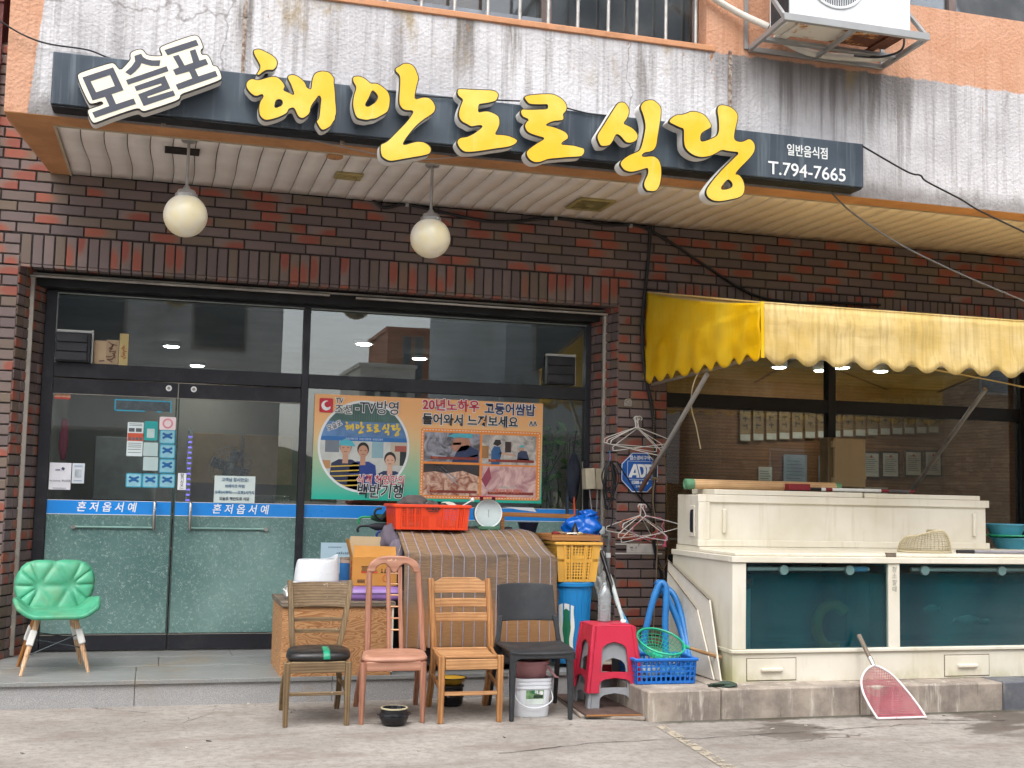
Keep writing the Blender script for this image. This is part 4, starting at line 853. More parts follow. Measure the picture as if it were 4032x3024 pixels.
# ================================================================== loose cables
M_cable = plain('black_cable', '#15161a', .5)
M_gcable = plain('grey_cable', '#9b9a98', .5)
def cable(label, pts, r, m=None, clips=None):
    o = T('cable', label, 'cable'); P('wire', MB().tube(spline(pts, 8), r, 8), m or M_cable, o, smooth=True)
    for c in clips or (): P('clip', MB().obox(c, (.03, .03, .034)), M_gcable, o, bev=.004)
    return o
cable('thin black cable arriving at the sign from the upper left', [(-1.2, CY-.5, 5.02), (-.5, CY-.2, 4.70), (-.03, CY-.06, 4.474), (.143, CY-.05, 4.394), (.286, CY-.04, 4.366), (.516, CY-.03, 4.36), (.70, CY-.03, 4.315), (1.1, CY-.05, 4.29)], .006)
cable('black cable leaving the right end of the signboard', [(6.24, -1.745, 4.262), (6.635, -1.75, 4.095), (6.76, -1.75, 4.075), (6.82, -1.75, 4.03), (7.12, -1.75, 3.92), (7.40, -1.76, 3.80), (8.3, -1.9, 3.45), (9.5, -2.2, 3.0)], .0075)
cable('grey cable dropping from under the signboard to the right', [(6.03, -1.60, 3.93), (6.30, -1.52, 3.78), (6.75, -1.5, 3.565), (7.3, -1.5, 3.37), (7.9, -1.5, 3.19), (9.2, -1.5, 2.8)], .007, plain('dark_grey_cable', '#57575a', .5))
cable('thin grey cable looping along the top of the signboard', [(2.3, SY-.02, 4.28), (2.62, SY-.02, 4.25), (3.1, SY-.02, 4.27), (3.6, SY-.02, 4.30), (4.0, SY-.015, 4.262), (4.25, SY-.01, 4.28)], .006, M_cable)
cable('thin grey wire sagging below the signboard', [(2.0, CY-.02, 3.91), (2.45, CY-.06, 3.845), (2.8, CY-.07, 3.84), (3.1, CY-.02, 3.91)], .004, M_gcable)
cable('thick black cable clipped along the brickwork under the soffit', [(2.70, -.03, 3.915), (2.80, -.035, 3.85), (2.99, -.03, 3.895), (3.31, -.03, 3.852), (3.62, -.035, 3.815), (3.88, -.035, 3.822), (4.30, -.03, 3.89), (4.73, -.03, 3.87), (5.08, -.03, 3.884), (5.39, -.035, 3.757), (5.75, -.04, 3.556), (6.16, -.045, 3.352), (6.54, -.045, 3.30), (7.0, -.045, 3.325), (7.5, -.05, 3.335)], .014, None, [(2.99, -.03, 3.893), (4.30, -.03, 3.888), (5.0, -.03, 3.882)])
cable('black conduit running down the brick pier beside the awning', [(5.187, -.035, 3.896), (5.168, -.035, 3.594), (5.122, -.035, 3.1), (5.120, -.035, 2.9), (5.146, -.035, 2.605), (5.225, -.035, 2.25), (5.250, -.035, 1.95), (5.255, -.035, 1.7), (5.235, -.035, 1.30), (5.26, -.04, 1.05), (5.33, -.05, .80), (5.37, -.08, .5), (5.40, -.1, .2)], .0165)
cable('thin black cable crossing the brick pier behind the octagonal sign', [(4.90, -.03, 1.80), (5.0, -.025, 1.66), (5.10, -.025, 1.52), (5.2, -.025, 1.42), (5.27, -.03, 1.30)], .007)

# ================================================================== chairs
def rsweep(mb, pts, w, d):
    """rectangular bar swept along a path lying near a y-z plane; w along x, d across the path"""
    n = len(pts); V = []; pts = [Vector(p) for p in pts]
    for i, p in enumerate(pts):
        t = pts[min(i+1, n-1)] - pts[max(i-1, 0)]; t.x = 0; t.normalize(); b = Vector((0, -t.z, t.y))
        ww = w[i] if isinstance(w, (list, tuple)) else w; dd = d[i] if isinstance(d, (list, tuple)) else d
        for sx, sd in ((-1,-1),(1,-1),(1,1),(-1,1)): V.append(p + Vector((sx*ww/2, 0, 0)) + b*sd*dd/2)
    F = [(0,1,2,3), tuple((n-1)*4+k for k in (3,2,1,0))]
    for i in range(n-1):
        for k in range(4): k2 = (k+1) % 4; F.append((i*4+k, (i+1)*4+k, (i+1)*4+k2, i*4+k2))
    mb.add(V, F); return mb
def cushion(mb, w, d, h, z, taper=1.0, n=4.0, seg=40, dome=.5, shear=0.0):
    """soft slab with a super-ellipse outline"""
    def o(a, s): c, s_ = math.cos(a), math.sin(a); return (abs(c)**(2/n)*(1 if c > 0 else -1)*w/2*s, abs(s_)**(2/n)*(1 if s_ > 0 else -1)*d/2*s)
    rings = [(.96, 0), (1, h*.25), (1, h*.5), (.97, h*.8), (.86, h*.98), (.6, h*(1+.12*dome)), (.25, h*(1+.18*dome))]
    V = []; F = []
    for s, zz in rings:
        for k in range(seg):
            x, y = o(2*PI*k/seg, s); f = 1 + (taper-1)*(y/d+.5); V.append((x*f + shear*(y+d/2), y, z+zz))
    for i in range(len(rings)-1):
        for k in range(seg): k2 = (k+1) % seg; F.append((i*seg+k, i*seg+k2, (i+1)*seg+k2, (i+1)*seg+k))
    F.append(tuple(range(seg))[::-1]); F.append(tuple((len(rings)-1)*seg+k for k in range(seg)))
    mb.add(V, F); return mb

# --- worn brown chair with black vinyl seat
M_w1 = wood('worn_brown_wood', '#5e4a34', '#86704f', 'z', 1.2, .5, wear=.25, wearc=srgb('#a89a86')); M_w1x = wood('worn_brown_wood_x', '#5c4833', '#8a7455', 'x', 1.2, .5, wear=.35, wearc=srgb('#bdb0a0'))
M_vinyl = plain('black_vinyl', '#1d1b1b', .38, var=.2, bump=.2, bscale=120, dirt=.4, dirtc=srgb('#3b3836'), dscale=7)
t = T('wooden_chair', 'worn brown wooden chair with black vinyl seat and green tape strip', 'chair', (2.13, -1.72, 0), group='chairs lined up along the street')
for sx, x in ((-1, -.198), (1, .190)): P('leg', rsweep(MB(), [(x, -.26, 0), (x, -.258, .2), (x+.002, -.255, .40)], [.032, .037, .042], [.032, .037, .042]), M_w1, t, bev=.005)
for sx, x0, x1, x2 in ((-1, -.160, -.118, -.135), (1, .215, .190, .268)):
    P('back_leg', rsweep(MB(), spline([(x0, .36, 0), (x0-.0*sx, .27, .2), (x1, .215, .40), (x1*.6+x2*.4, .225, .55), (x2, .29, .80), (x2+.005*sx, .315, .875)], 5), .036, [.034]*10 + [.044]*11 + [.036]*5), M_w1, t, bev=.005)
P('front_rail', MB().box(-.178, .170, -.275, -.25, .335, .405), M_w1x, t, bev=.004); P('back_rail', MB().box(-.12, .18, .18, .205, .34, .40), M_w1x, t, bev=.004)
for x in (-.185, .185): P('side_rail', MB().beam((x, -.25, .37), (x*.78+.02, .19, .37), .022, .06), M_w1, t, bev=.003)
P('stretcher', MB().box(-.180, .172, -.268, -.246, .192, .214), M_w1x, t, bev=.004)
P('side_stretcher', rsweep(MB(), spline([(-.19, -.25, .205), (-.17, 0, .225), (-.155, .26, .21)], 4), .02, .022), M_w1, t, bev=.003); P('side_stretcher', rsweep(MB(), spline([(.185, -.25, .205), (.2, 0, .225), (.21, .26, .21)], 4), .02, .022), M_w1, t, bev=.003)
P('crest_board', MB().grid(13, 5, lambda u, v: (-.128 + u*.385 + .012*(v-.5)*(u-.5)*2, .262 + .045*(v) - .035*math.sin(u*PI)*-1, .695 + v*.165 + .006*math.sin(u*PI))), M_w1x, t, solid=.02, bev=.004)
for z, w_ in ((.605, .0), (.530, .0)): P('back_slat', MB().grid(9, 3, lambda u, v: (-.112 + u*.33, .232 + (z-.53)*.2 + .022*math.sin(u*PI), z + v*.026)), M_w1x, t, solid=.016, bev=.003)
seat = P('seat', cushion(MB(), .435, .46, .058, .405, .90, 3.4, dome=.7, shear=.09), M_vinyl, t, smooth='all', loc=(.002, -.045, 0))
g_t = MB().grid(6, 14, lambda u, v: (.025 + u*.044 + v*.012, -.236 + .22*v - (0 if v > .12 else .030*(1-v/.12)*.18), .4665 + .010*math.sin(min(1, v)*PI*.5) - (.045*(1-v/.12) if v < .12 else 0)))
P('tape_strip', g_t, plain('green_tape', '#1d8f6c', .3, var=.08), seat, solid=.0015, smooth=True)

# --- tall pinkish-brown chair with a ladder splat
M_w2 = wood('pinkish_wood', '#93604b', '#b08068', 'z', 1.0, .38, wear=.15, wearc=srgb('#d9b79c'), spec=.5); M_w2x = wood('pinkish_wood_x', '#9e6c56', '#c09078', 'x', .8, .4, wear=.3, wearc=srgb('#d8b8a0'), spec=.5, dist=6, ring=8)
t = T('wooden_chair', 'tall pinkish brown wooden chair with arched ladder back', 'chair', (2.63, -1.72, 0), group='chairs lined up along the street')
for x in (-.213, .188): P('leg', MB().tube([(x, -.25, 0), (x, -.25, .2), (x*.98, -.248, .39)], [.016, .021, .024], 14), M_w2, t, smooth=True)
for x, xs_ in ((-.165, -1), (.30, 1)): P('back_leg', rsweep(MB(), spline([(x-.02*xs_, .42, 0), (x-.03*xs_, .33, .2), (x-.05*xs_, .26, .40)], 5), .034, .036), M_w2, t, bev=.008)
P('front_rail', MB().box(-.19, .168, -.262, -.24, .335, .395), M_w2x, t, bev=.004)
for x in (-.195, .19): P('side_rail', MB().beam((x, -.24, .365), (x*.7+.06, .25, .365), .02, .055), M_w2, t)
P('back_rail', MB().box(-.11, .25, .24, .262, .33, .39), M_w2x, t)
P('seat', cushion(MB(), .455, .47, .040, .388, .92, 4.2, dome=-.15, shear=.17), M_w2x, t, smooth='all', loc=(-.008, -.035, 0))
yb = lambda z: .215 + (z-.42)*.13
for x0, x1 in ((-.108, -.098), (.282, .248)): P('back_post', MB().tube([(x0, yb(.40), .40), (x0*.6+x1*.4, yb(.65), .65), (x1, yb(.935), .935)], [.021, .0225, .020], 14), M_w2, t, smooth=True)
arch = []
for i in range(21):
    a = i/20; x = -.098 + .346*a; k = abs(2*a-1); z = .935 + .115*(1-k**3.2)**.55; arch.append((x, z))
low = []
for i in range(21):
    a = 1-i/20; x = -.098+.0 + .346*a; k = abs(2*a-1); xx = .075 + (x-.075)*.80; z = .935 + .068*max(0, (1-k**3))**.6 - .075*math.exp(-((a-.5)/.15)**2); low.append((xx if 0 < i < 20 else (x+(.038 if i == 20 else -.038)), z if 0 < i < 20 else .935))
cr = MB(); ar = [(x+(-.019 if i == 0 else (.019 if i == 20 else (-.019*(1-2*i/20)))), z) for i, (x, z) in enumerate(arch)]
cr.prism(ar + low, yb(1.0)-.018, yb(1.0)+.018, 'xz'); P('crest_rail', cr, M_w2x, t, bev=.010, bseg=3)
for x in (.033, .116): P('back_splat', rsweep(MB(), [(x+.012, yb(.41), .41), (x+.004, yb(.7), .70), (x, yb(.97), .975)], .030, .014), M_w2, t, bev=.004)
for z in (.928, .855, .780, .702, .623, .545): P('rung', MB().tube([(.04, yb(z)-.0, z), (.115, yb(z), z)], .0055, 8), wood('rung_wood', '#c08a62', '#d8ab84', 'x') if 'rung_wood' not in bpy.data.materials else bpy.data.materials['rung_wood'], t, smooth=True)

# --- orange oak chair with slatted seat
M_w3 = wood('orange_oak', '#8d5c33', '#b88756', 'z', 1.0, .42, wear=.35, wearc=srgb('#c9a47c')); M_w3x = wood('orange_oak_x', '#a06f46', '#c99c6c', 'x', 1.0, .45, wear=.3, wearc=srgb('#7a5a3c'))
t = T('wooden_chair', 'orange oak chair with slatted seat and three back slats', 'chair', (3.12, -1.75, 0), group='chairs lined up along the street')
for x in (-.195, .202): P('leg', rsweep(MB(), [(x, -.28, 0), (x, -.28, .25), (x, -.278, .435)], [.034, .040, .042], [.034, .04, .046]), M_w3, t, bev=.006)
for sx, x0, x1 in ((-1, -.135, -.158), (1, .275, .255)): P('back_leg', rsweep(MB(), spline([(x0, .36, 0), (x0, .27, .22), (x0, .235, .42), (x0*.5+x1*.5, .25, .62), (x1, .29, .895)], 5), .038, .046), M_w3, t, bev=.006)
P('front_rail', MB().box(-.172, .180, -.30, -.275, .345, .412), M_w3x, t, bev=.005); P('back_rail', MB().box(-.12, .26, .21, .235, .30, .36), M_w3, t, bev=.003)
for x, xb_ in ((-.192, -.135), (.2, .272)): P('side_rail', rsweep(MB(), spline([(x, -.262, .395), (x*.6+xb_*.4, -.05, .385), (xb_, .22, .40)], 5), .024, .06), M_w3, t, bev=.004)
for i in range(6):
    y = -.262 + i*.079; zz = .425 - .016*math.sin((i+.5)/6*PI); sh_ = (y+.26)/.5
    P('seat_slat', MB().grid(3, 3, lambda u, v: (-.172 + .04*sh_ + u*(.355 + .015*sh_), y + v*.071, zz + .004*math.sin(v*PI))), M_w3x, t, solid=.016, bev=.004)
P('stretcher', MB().box(-.176, .182, -.292, -.272, .178, .203), M_w3x, t, bev=.003)
for x, xb_ in ((-.195, -.135), (.202, .275)): P('side_stretcher', MB().beam((x, -.27, .215), (xb_, .26, .235), .018, .026), M_w3, t, bev=.003)
def crest(u, v): return (-.138 + u*.382, .283 + .02*math.sin(u*PI) + (.012*v), .795 + v*(.082 + .026*(1 if .18 < u < .82 else max(0, 1-abs(min(u, 1-u)-.18)/.12))))
P('back_slat', MB().grid(17, 3, crest), M_w3x, t, solid=.018, bev=.004)
for z in (.700, .600): P('back_slat', MB().grid(11, 3, lambda u, v: (-.136 + u*.392, .252 + (z-.6)*.13 + .022*math.sin(u*PI), z + v*.060)), M_w3x, t, solid=.017, bev=.004)

# --- black moulded chair
M_pl = plain('black_moulded_plastic', '#2a2c2f', .5, var=.15, scale=4, bump=.2, bscale=160, dirt=.35, dirtc=srgb('#4d4c4a'), dscale=6)
t = T('plastic_chair', 'black moulded plastic chair with open lower back', 'chair', (3.62, -1.75, 0), group='chairs lined up along the street')
for x, xt in ((-.212, -.205), (.198, .190)): P('leg', rsweep(MB(), [(x, -.278, 0), (x*.99, -.272, .25), (xt, -.265, .44)], [.030, .038, .052], [.03, .036, .046]), M_pl, t, bev=.008)
for x, xt in ((-.195, -.178), (.30, .272)): P('back_leg', rsweep(MB(), spline([(x, .36, 0), (x*.95, .28, .25), (xt, .22, .45)], 4), [.028]*4+[.036]*5, .034), M_pl, t, bev=.008)
P('seat', MB().grid(14, 14, lambda u, v: (-.232 + .03*v + u*(.448+.035*v), -.295 + v*.50, .448 + .012*(2*u-1)**4 - .012*math.sin(v*PI)*(1-(2*u-1)**2) - (.016*(1-v/.12)**2 if v < .12 else 0))), M_pl, t, solid=.022, bev=.005)
P('front_skirt', MB().prism([(-.228, .448), (.214, .448), (.208, .36), (.17, .395), (.14, .405), (-.155, .405), (-.185, .395), (-.225, .36)], -.292, -.268, 'xz'), M_pl, t, bev=.006)
for x in (-.215, .225): P('side_skirt', MB().beam((x, -.27, .42), (x*.9+.05, .2, .42), .02, .045), M_pl, t, bev=.004)
def backfn(u, v):
    z = .60 + v*.262; w = .437 - .02*v; return (-.172 + .002*v + u*w, .245 + (z-.45)*.16 + .045*(1-(2*u-1)**2)*1.0 - .02, z - .012*(2*u-1)**4*v)
P('backrest', MB().grid(16, 9, backfn), M_pl, t, solid=.018, bev=.006)
for x0, x1 in ((-.185, -.156), (.278, .252)): P('back_post', rsweep(MB(), [(x0, .215, .43), (x0*.5+x1*.5, .225, .52), (x1, .245, .64)], [.040, .032, .040], .02), M_pl, t, bev=.006)

# --- green padded chair on the step
M_grn = plain('green_leatherette', '#3a936f', .45, var=.15, scale=5, bump=.1, dirt=.45, dirtc=srgb('#7d8a5e'), dscale=7, c2='#50aa84'); M_beech = wood('pale_beech', '#b98c62', '#dcbd9c', 'z', 1.5, .6, wear=.3, wearc=srgb('#8a5f3e')); M_beech2 = wood('varnished_beech', '#8f5a26', '#b07838', 'z', 1.2, .5)
t = T('padded_chair', 'green quilted leatherette chair on splayed wooden legs by the door', 'chair', (.435, -.56, STEP), rz=R(9))
for nm, (x, y), (xt, yt), m_ in (('leg', (-.225, -.23), (-.125, -.12), M_beech), ('leg', (.225, -.16), (.125, -.10), M_beech), ('leg', (-.215, .25), (-.12, .12), M_beech2), ('leg', (.215, .25), (.12, .12), M_beech)):
    lg = P(nm, MB().tube([(x, y, 0), (x*.7+xt*.3, y*.7+yt*.3, .12), (xt, yt, .37)], [.011, .017, .021], 12), m_, t, smooth=True)
    f_ = .62; P('leg_sleeve', MB().obox((x+(xt-x)*f_, y+(yt-y)*f_-.004, .37*f_+.02), (.046, .046, .11), (R(-14 if y < 0 else 14), R(-16 if x > 0 else 16), 0)), plain('white_tape', '#d8d6d0', .6), t, bev=.008)
M_wire = plain('dark_wire', '#3c4142', .4, .7)
for a, b in (((-.15, -.155, .24), (.175, -.13, .17)), ((.14, -.12, .26), (-.19, -.18, .13)), ((-.14, .15, .26), (.17, .18, .2)), ((-.15, -.15, .27), (-.16, .17, .22))): P('wire_brace', MB().tube([a, b], .0045, 6), M_wire, t, smooth=True)
def seatfn(u, v):
    s = 2*u-1; w = .30*(1-.10*(2*v-1)**2) - .02*v; x = s*w
    z = .425 + .125*max(0, abs(s)-.55)**1.6*3.2*(1-.35*abs(2*v-1)) - .035*max(0, .25-v)/.25 - .012*math.sin(v*PI)
    return (x, -.25 + v*.44 + .03*abs(s)**2*(1 if v < .5 else -1)*1.0, z)
P('seat', MB().grid(25, 17, seatfn), M_grn, t, solid=.036, smooth='all', sub=1)
KX = .000655
def bp(x, z): return (x-622)*KX, .405 + (660-z)*KX*1.03
V2 = {k: bp(*v) for k, v in dict(A0=(365,155), B=(622,150), C0=(905,155), C1=(1000,232), Rr=(1032,392), R1=(965,555), F=(892,668), E=(622,668), D=(322,668), L1=(268,555), L=(222,400), A1=(268,240), M1=(455,405), M2=(785,395)).items()}
tri = [('A0','B','M1'), ('A1','A0','M1'), ('L','A1','M1'), ('B','M2','M1'), ('B','C0','M2'), ('C0','C1','M2'), ('C1','Rr','M2'), ('L','M1','L1'), ('L1','M1','D'), ('M1','E','D'), ('M1','M2','E'), ('M2','F','E'), ('M2','R1','F'), ('M2','Rr','R1')]
def by(x, z): return .14 + (z-.42)*.28 - .9*x*x*-.55
bk = MB()
for tr_ in tri:
    a, b, c = (Vector((V2[k][0], 0, V2[k][1])) for k in tr_); nn = 8
    idx = {}; V = []; F = []
    for i in range(nn+1):
        for j in range(nn+1-i):
            l1, l2 = i/nn, j/nn; l3 = 1-l1-l2; q = a*l1+b*l2+c*l3; e = 27*l1*l2*l3
            e2 = min(1, min(l1, l2, l3)*7)
            idx[(i, j)] = len(V); V.append((q.x, by(q.x, q.z) - .006*e - .010*math.sqrt(e2), q.z))
    for i in range(nn):
        for j in range(nn-i):
            F.append((idx[(i,j)], idx[(i+1,j)], idx[(i,j+1)]))
            if j < nn-i-1: F.append((idx[(i+1,j)], idx[(i+1,j+1)], idx[(i,j+1)]))
    bk.add(V, F)
me = bk.mesh('backrest'); import bmesh
bm = bmesh.new(); bm.from_mesh(me); bmesh.ops.remove_doubles(bm, verts=bm.verts, dist=.0006); bmesh.ops.recalc_face_normals(bm, faces=bm.faces); bm.to_mesh(me); bm.free()
P('backrest', me, M_grn, t, solid=.03, smooth='all', solid_off=-1)
P('back_spine', MB().grid(7, 7, lambda u, v: (-.12+.24*u, .10 + .10*v**.7 + .0*u, .40 + .16*v)), M_grn, t, solid=.02, smooth=True)

# ================================================================== plywood cabinet and what stands on it
g = N('weathered_plywood'); n_ = g.noise(g.coord('Object', scale=(1.1, 1, 3.0)), 1.9, 3, .5, .6); ln_ = g.math('FRACT', g.math('MULTIPLY', n_, 30)); n2 = g.noise(g.coord('Object', scale=(6, 6, 60)), 3, 4)
c_ = g.mix(g.rng(ln_, .05, .75), srgb('#946440'), srgb('#c09468')); c_ = g.mix(g.rng(n2, .3, .7, 0, .35), c_, srgb('#a8774a')); c_ = g.mix(g.rng(g.noise(g.coord('Object'), 3, 6, .7), .55, .8, 0, .5), c_, srgb('#6f4a2e')); M_ply = g.done(g.bsdf(c_, .65, 0, g.bump(ln_, .15, .003), .3))
M_oldtop = wood('grey_weathered_board', '#5c5144', '#8b7d6b', 'x', 1, .7, dirt=.5)
t = T('plywood_cabinet', 'low weathered plywood cabinet standing on the entrance step', 'cabinet', (2.38, -.72, STEP))
P('front_panel', MB().box(-.40, .385, -.37, -.352, .0, .485), M_ply, t, bev=.002); P('side_panel', MB().box(-.40, -.383, -.351, .34, .0, .485), M_ply, t); P('side_panel', MB().box(.383, .40, -.36, .34, .0, .485), M_oldtop, t); P('edge_strip', MB().box(.386, .398, -.372, -.361, .02, .48), plain('white_edge', '#d8d2c4', .6), t)
P('top_board', MB().box(-.41, .41, -.385, .35, .486, .522), M_oldtop, t, bev=.004); P('back_panel', MB().box(-.383, .383, .32, .34, .0, .485), M_oldtop, t)
for i, (x, z) in enumerate(((-.02,.33), (.0,.335), (.02,.32), (.01,.305), (-.03,.31))): P('nail_hole', MB().tube([(x, -.374, z), (x, -.369, z)], .005, 6), M_trim, t)
ZC = STEP + .522
t = T('plastic_stool', 'upturned white plastic stool with a raised lip on the plywood cabinet', 'stool', (2.245, -.82, ZC+.10))
def pot(u, v):
    a = 2*PI*u; r_ = .163 - .030*v**1.2; k = (.5+.5*math.cos(a-.15))**18
    return (r_*math.cos(a)*1.0 + .02*v*k, r_*math.sin(a)*.85, .02 + .165*math.sin(min(1, v*1.0)*PI/2)**.9 + .04*k*v**4)
P('shell', MB().grid(60, 14, pot, closed_u=True).lathe([(.001, .178), (.10, .180), (.125, .184)], seg=40, sy=.85, cap=False), plain('white_plastic', '#d6d9dc', .3, var=.03), t, smooth=True, solid=.004)
P('rim', MB().tube([(.163*math.cos(R(a)), .163*.85*math.sin(R(a)), .02) for a in range(0, 360, 10)], .008, 8, closed=True), bpy.data.materials['white_plastic'], t, smooth=True)
t = T('striped_bundle', 'brown and white striped bundle under the white stool', 'bundle', (2.22, -.80, ZC)); P('bundle', cushion(MB(), .40, .34, .10, 0, 1, 5), plain('brown_check', '#5d4a45', .8, var=.5, scale=14, c2='#d5d0c8'), t, smooth='all'); P('strap', MB().tube([(-.195, -.15, .03), (-.198, -.1, .06), (-.198, .1, .06)], .006, 6), M_white, t)
t = T('seat_cushion', 'lilac purple vinyl cushion under the cardboard box', 'cushion', (2.66, -.78, ZC)); P('pad', cushion(MB(), .44, .46, .095, 0, 1, 5.5, dome=.1), plain('lilac_vinyl', '#8464a0', .38, var=.12, scale=4), t, smooth='all')
P('piping', MB().tube([(abs(math.cos(R(a)))**.36*(1 if math.cos(R(a)) > 0 else -1)*.222, abs(math.sin(R(a)))**.36*(1 if math.sin(R(a)) > 0 else -1)*.232, .055) for a in range(0, 360, 8)], .005, 6, closed=True), plain('lilac_piping', '#6b5085', .4), t, smooth=True)
M_card = plain('cardboard_yellow', '#b8803a', .8, var=.12, scale=3, bump=.1, bscale=200); M_cardi = plain('cardboard_inside', '#b19a78', .85, var=.08, scale=4)
t = T('cardboard_box', 'open yellow cardboard box with printed labels on the lilac cushion', 'box', (2.675, -.74, ZC+.100), rz=R(-4))
bx = MB(); bx.box(-.165, .165, -.15, -.146, 0, .205).box(-.165, -.161, -.1455, .15, 0, .205).box(.161, .165, -.1455, .15, 0, .205).box(-.1605, .1605, .146, .15, 0, .205).box(-.1605, .1605, -.1455, .1455, 0, .004)
P('body', bx, M_card, t); P('inside_lining', MB().box(-.1605, .1605, .1445, .1458, .004, .204).box(.1595, .1608, -.145, .144, .004, .204), M_cardi, t)
P('flap', MB().add([(-.165, .148, .205), (.165, .148, .205), (.175, .175, .345), (-.16, .18, .35)], [(0,1,2,3)]), M_cardi, t, solid=.004); P('flap', MB().add([(.163, -.148, .205), (.163, .148, .205), (.20, .15, .335), (.195, -.11, .30)], [(0,1,2,3)]), M_cardi, t, solid=.004)
P('flap', MB().add([(-.163, -.148, .205), (-.163, .148, .205), (-.20, .13, .33), (-.195, -.14, .34)], [(0,1,2,3)]), M_card, t, solid=.004); P('flap', MB().add([(-.16, -.148, .205), (.16, -.148, .205), (.155, -.10, .285), (-.155, -.105, .292)], [(0,1,2,3)]), M_card, t, solid=.004)
M_pr = plain('print_dark', '#3b2f2a', .7); M_prr = plain('print_red', '#b9412c', .7)
pr = MB(); [pr.box(-.095+i*.0085, -.0915+i*.0085, -.1525, -.1505, .113, .137) for i in range(13)]; pr.box(-.10, .02, -.1522, -.1504, .139, .142).box(-.10, .02, -.1522, -.1504, .107, .110); [pr.box(-.125+i*.007, -.121+i*.007, -.1525, -.1505, .02, .045) for i in range(8)]; P('barcode_print', pr, M_pr, t)
P('red_print', MB().box(-.10, .02, -.1525, -.1505, .092, .104), M_prr, t); lp = MB(); [lp.box(.045+i*.024, .063+i*.024, -.1525, -.1505, .095, .103).box(.05+i*.024, .056+i*.024, -.1525, -.1505, .103, .125) for i in range(4)]; P('box_print', lp, M_pr, t); P('round_mark', MB().tube([(.085+.025*math.cos(R(a)), -.152, .055+.025*math.sin(R(a))) for a in range(0, 360, 15)], .002, 5, closed=True), M_prr, t)
pr2 = MB(); [pr2.box(-.1675, -.1655, -.12+j*.0, -.05, z, z+.028) for j, z in enumerate((.15, .105, .06))]; P('side_print', pr2, M_prr, t)
t = T('paint_tin', 'rusty rimmed blue and orange tin beside the white stool', 'tin', (2.50, -.58, ZC)); P('can', MB().lathe([(.05, 0), (.05, .28)], seg=28), plain('tin_print', '#b98a6a', .5, var=.3, scale=6, c2='#c9c9c4'), t, smooth=True); P('blue_wrap', MB().lathe([(.0506, .12), (.0506, .25)], seg=28, cap=False), plain('tin_blue', '#2a6fb0', .5), t, smooth=True); P('rim', MB().lathe([(.052, .276), (.054, .283), (.05, .29), (.046, .283)], seg=28, cap=False), M_rust, t, smooth=True)
t = T('tape_dispenser', 'yellow black and red tool wedged against the cardboard box', 'tool', (2.575, -.66, ZC+.098)); P('body', cushion(MB(), .05, .10, .07, 0, 1, 3), plain('tool_black', '#26262b', .4), t, smooth='all'); P('hub', MB().lathe([(.032, -.02), (.036, 0), (.032, .02)], c=(0, 0, .10), rot=(0, R(90), 0), seg=20), plain('tool_yellow', '#c8ae2e', .4), t, smooth=True); P('button', MB().box(-.02, .02, -.056, -.05, .005, .03), M_prr, t, bev=.004)

# ================================================================== straw mat draped over the stacked goods
g = N('woven_straw'); p = g.pos(); ln = g.noise(g.pos((.9, 60, 60)), 3.2, 5, .6); big = g.noise(p, 2.3, 6, .65); fn = g.wave(g.pos((.001, 1, 1)), 95, 1.5, 2, 1, axis='Z')
c_ = g.mix(g.rng(ln, .3, .7), srgb('#786049'), srgb('#a5886a')); c_ = g.mix(g.rng(big, .42, .62, 0, .75), c_, srgb('#7a6c60')); z_ = g.sep(p)[2]; c_ = g.mix(g.rng(g.math('ADD', z_, g.math('MULTIPLY', big, .3)), .72, .95, .55, 0), c_, srgb('#b8834e'))
c_ = g.mix(g.math('MULTIPLY', fn, .25), c_, srgb('#4f3b2a')); M_straw = g.done(g.bsdf(c_, .8, 0, g.bump(g.math('ADD', ln, g.math('MULTIPLY', fn, .6)), .5, .006), .2))
M_cord = plain('lilac_white_cord', '#9a949e', .8, var=.15, scale=30, bump=.4, bscale=150)
prof = spline([(-.30, 1.205), (-.50, 1.215), (-.70, 1.19), (-.86, 1.118), (-.97, 1.066), (-1.012, 1.044), (-1.02, 1.02), (-1.018, .975), (-1.02, .85), (-1.024, .65), (-1.03, .45), (-1.032, .36)], 4)
prof = [(a.x, a.y) for a in [Vector((q[0], q[1], 0)) for q in prof]]
def matpt(u, v):
    i = v*(len(prof)-1); k = min(int(i), len(prof)-2); f = i-k; y = prof[k][0]*(1-f)+prof[k+1][0]*f; z = prof[k][1]*(1-f)+prof[k+1][1]*f
    fr = min(1, v*1.7); x = 2.86 + u*(1.08 + .105*fr) + .0*v
    return (x, y - (.006*math.sin(u*17) + .004*math.sin(u*41+z*9))*(1 if v > .5 else .2), z + (.006*math.sin(u*11+1) + .004*math.sin(u*29))*(1 if v < .55 else 0))
t = T('straw_mat', 'brown straw mat with lilac cords draped over stacked goods', 'mat')
P('weave', MB().grid(48, 41, matpt), M_straw, t, smooth='all', solid=.007)
for i in range(14):
    u0 = (i+.35)/14
    pts = []
    for j in range(41):
        q = Vector(matpt(u0, j/40)); pts.append(q + Vector((0, -.006, .006 if j < 24 else 0)))
    P('cord', MB().tube(pts, .0040, 6), M_cord, t, smooth=True)
t = T('storage_chest', 'grey covered storage chest hidden beneath the straw mat', 'chest', (3.45, -.62, STEP)); P('body', MB().box(-.56, .56, -.36, .36, .04, .86).box(-.55, .55, -.02, .34, .86, .985), plain('chest_dark', '#2e2c2d', .8), t, bev=.02); P('foot', MB().box(-.5, -.4, -.3, .3, 0, .04), M_dark, t); P('foot', MB().box(.4, .5, -.3, .3, 0, .04), M_dark, t)
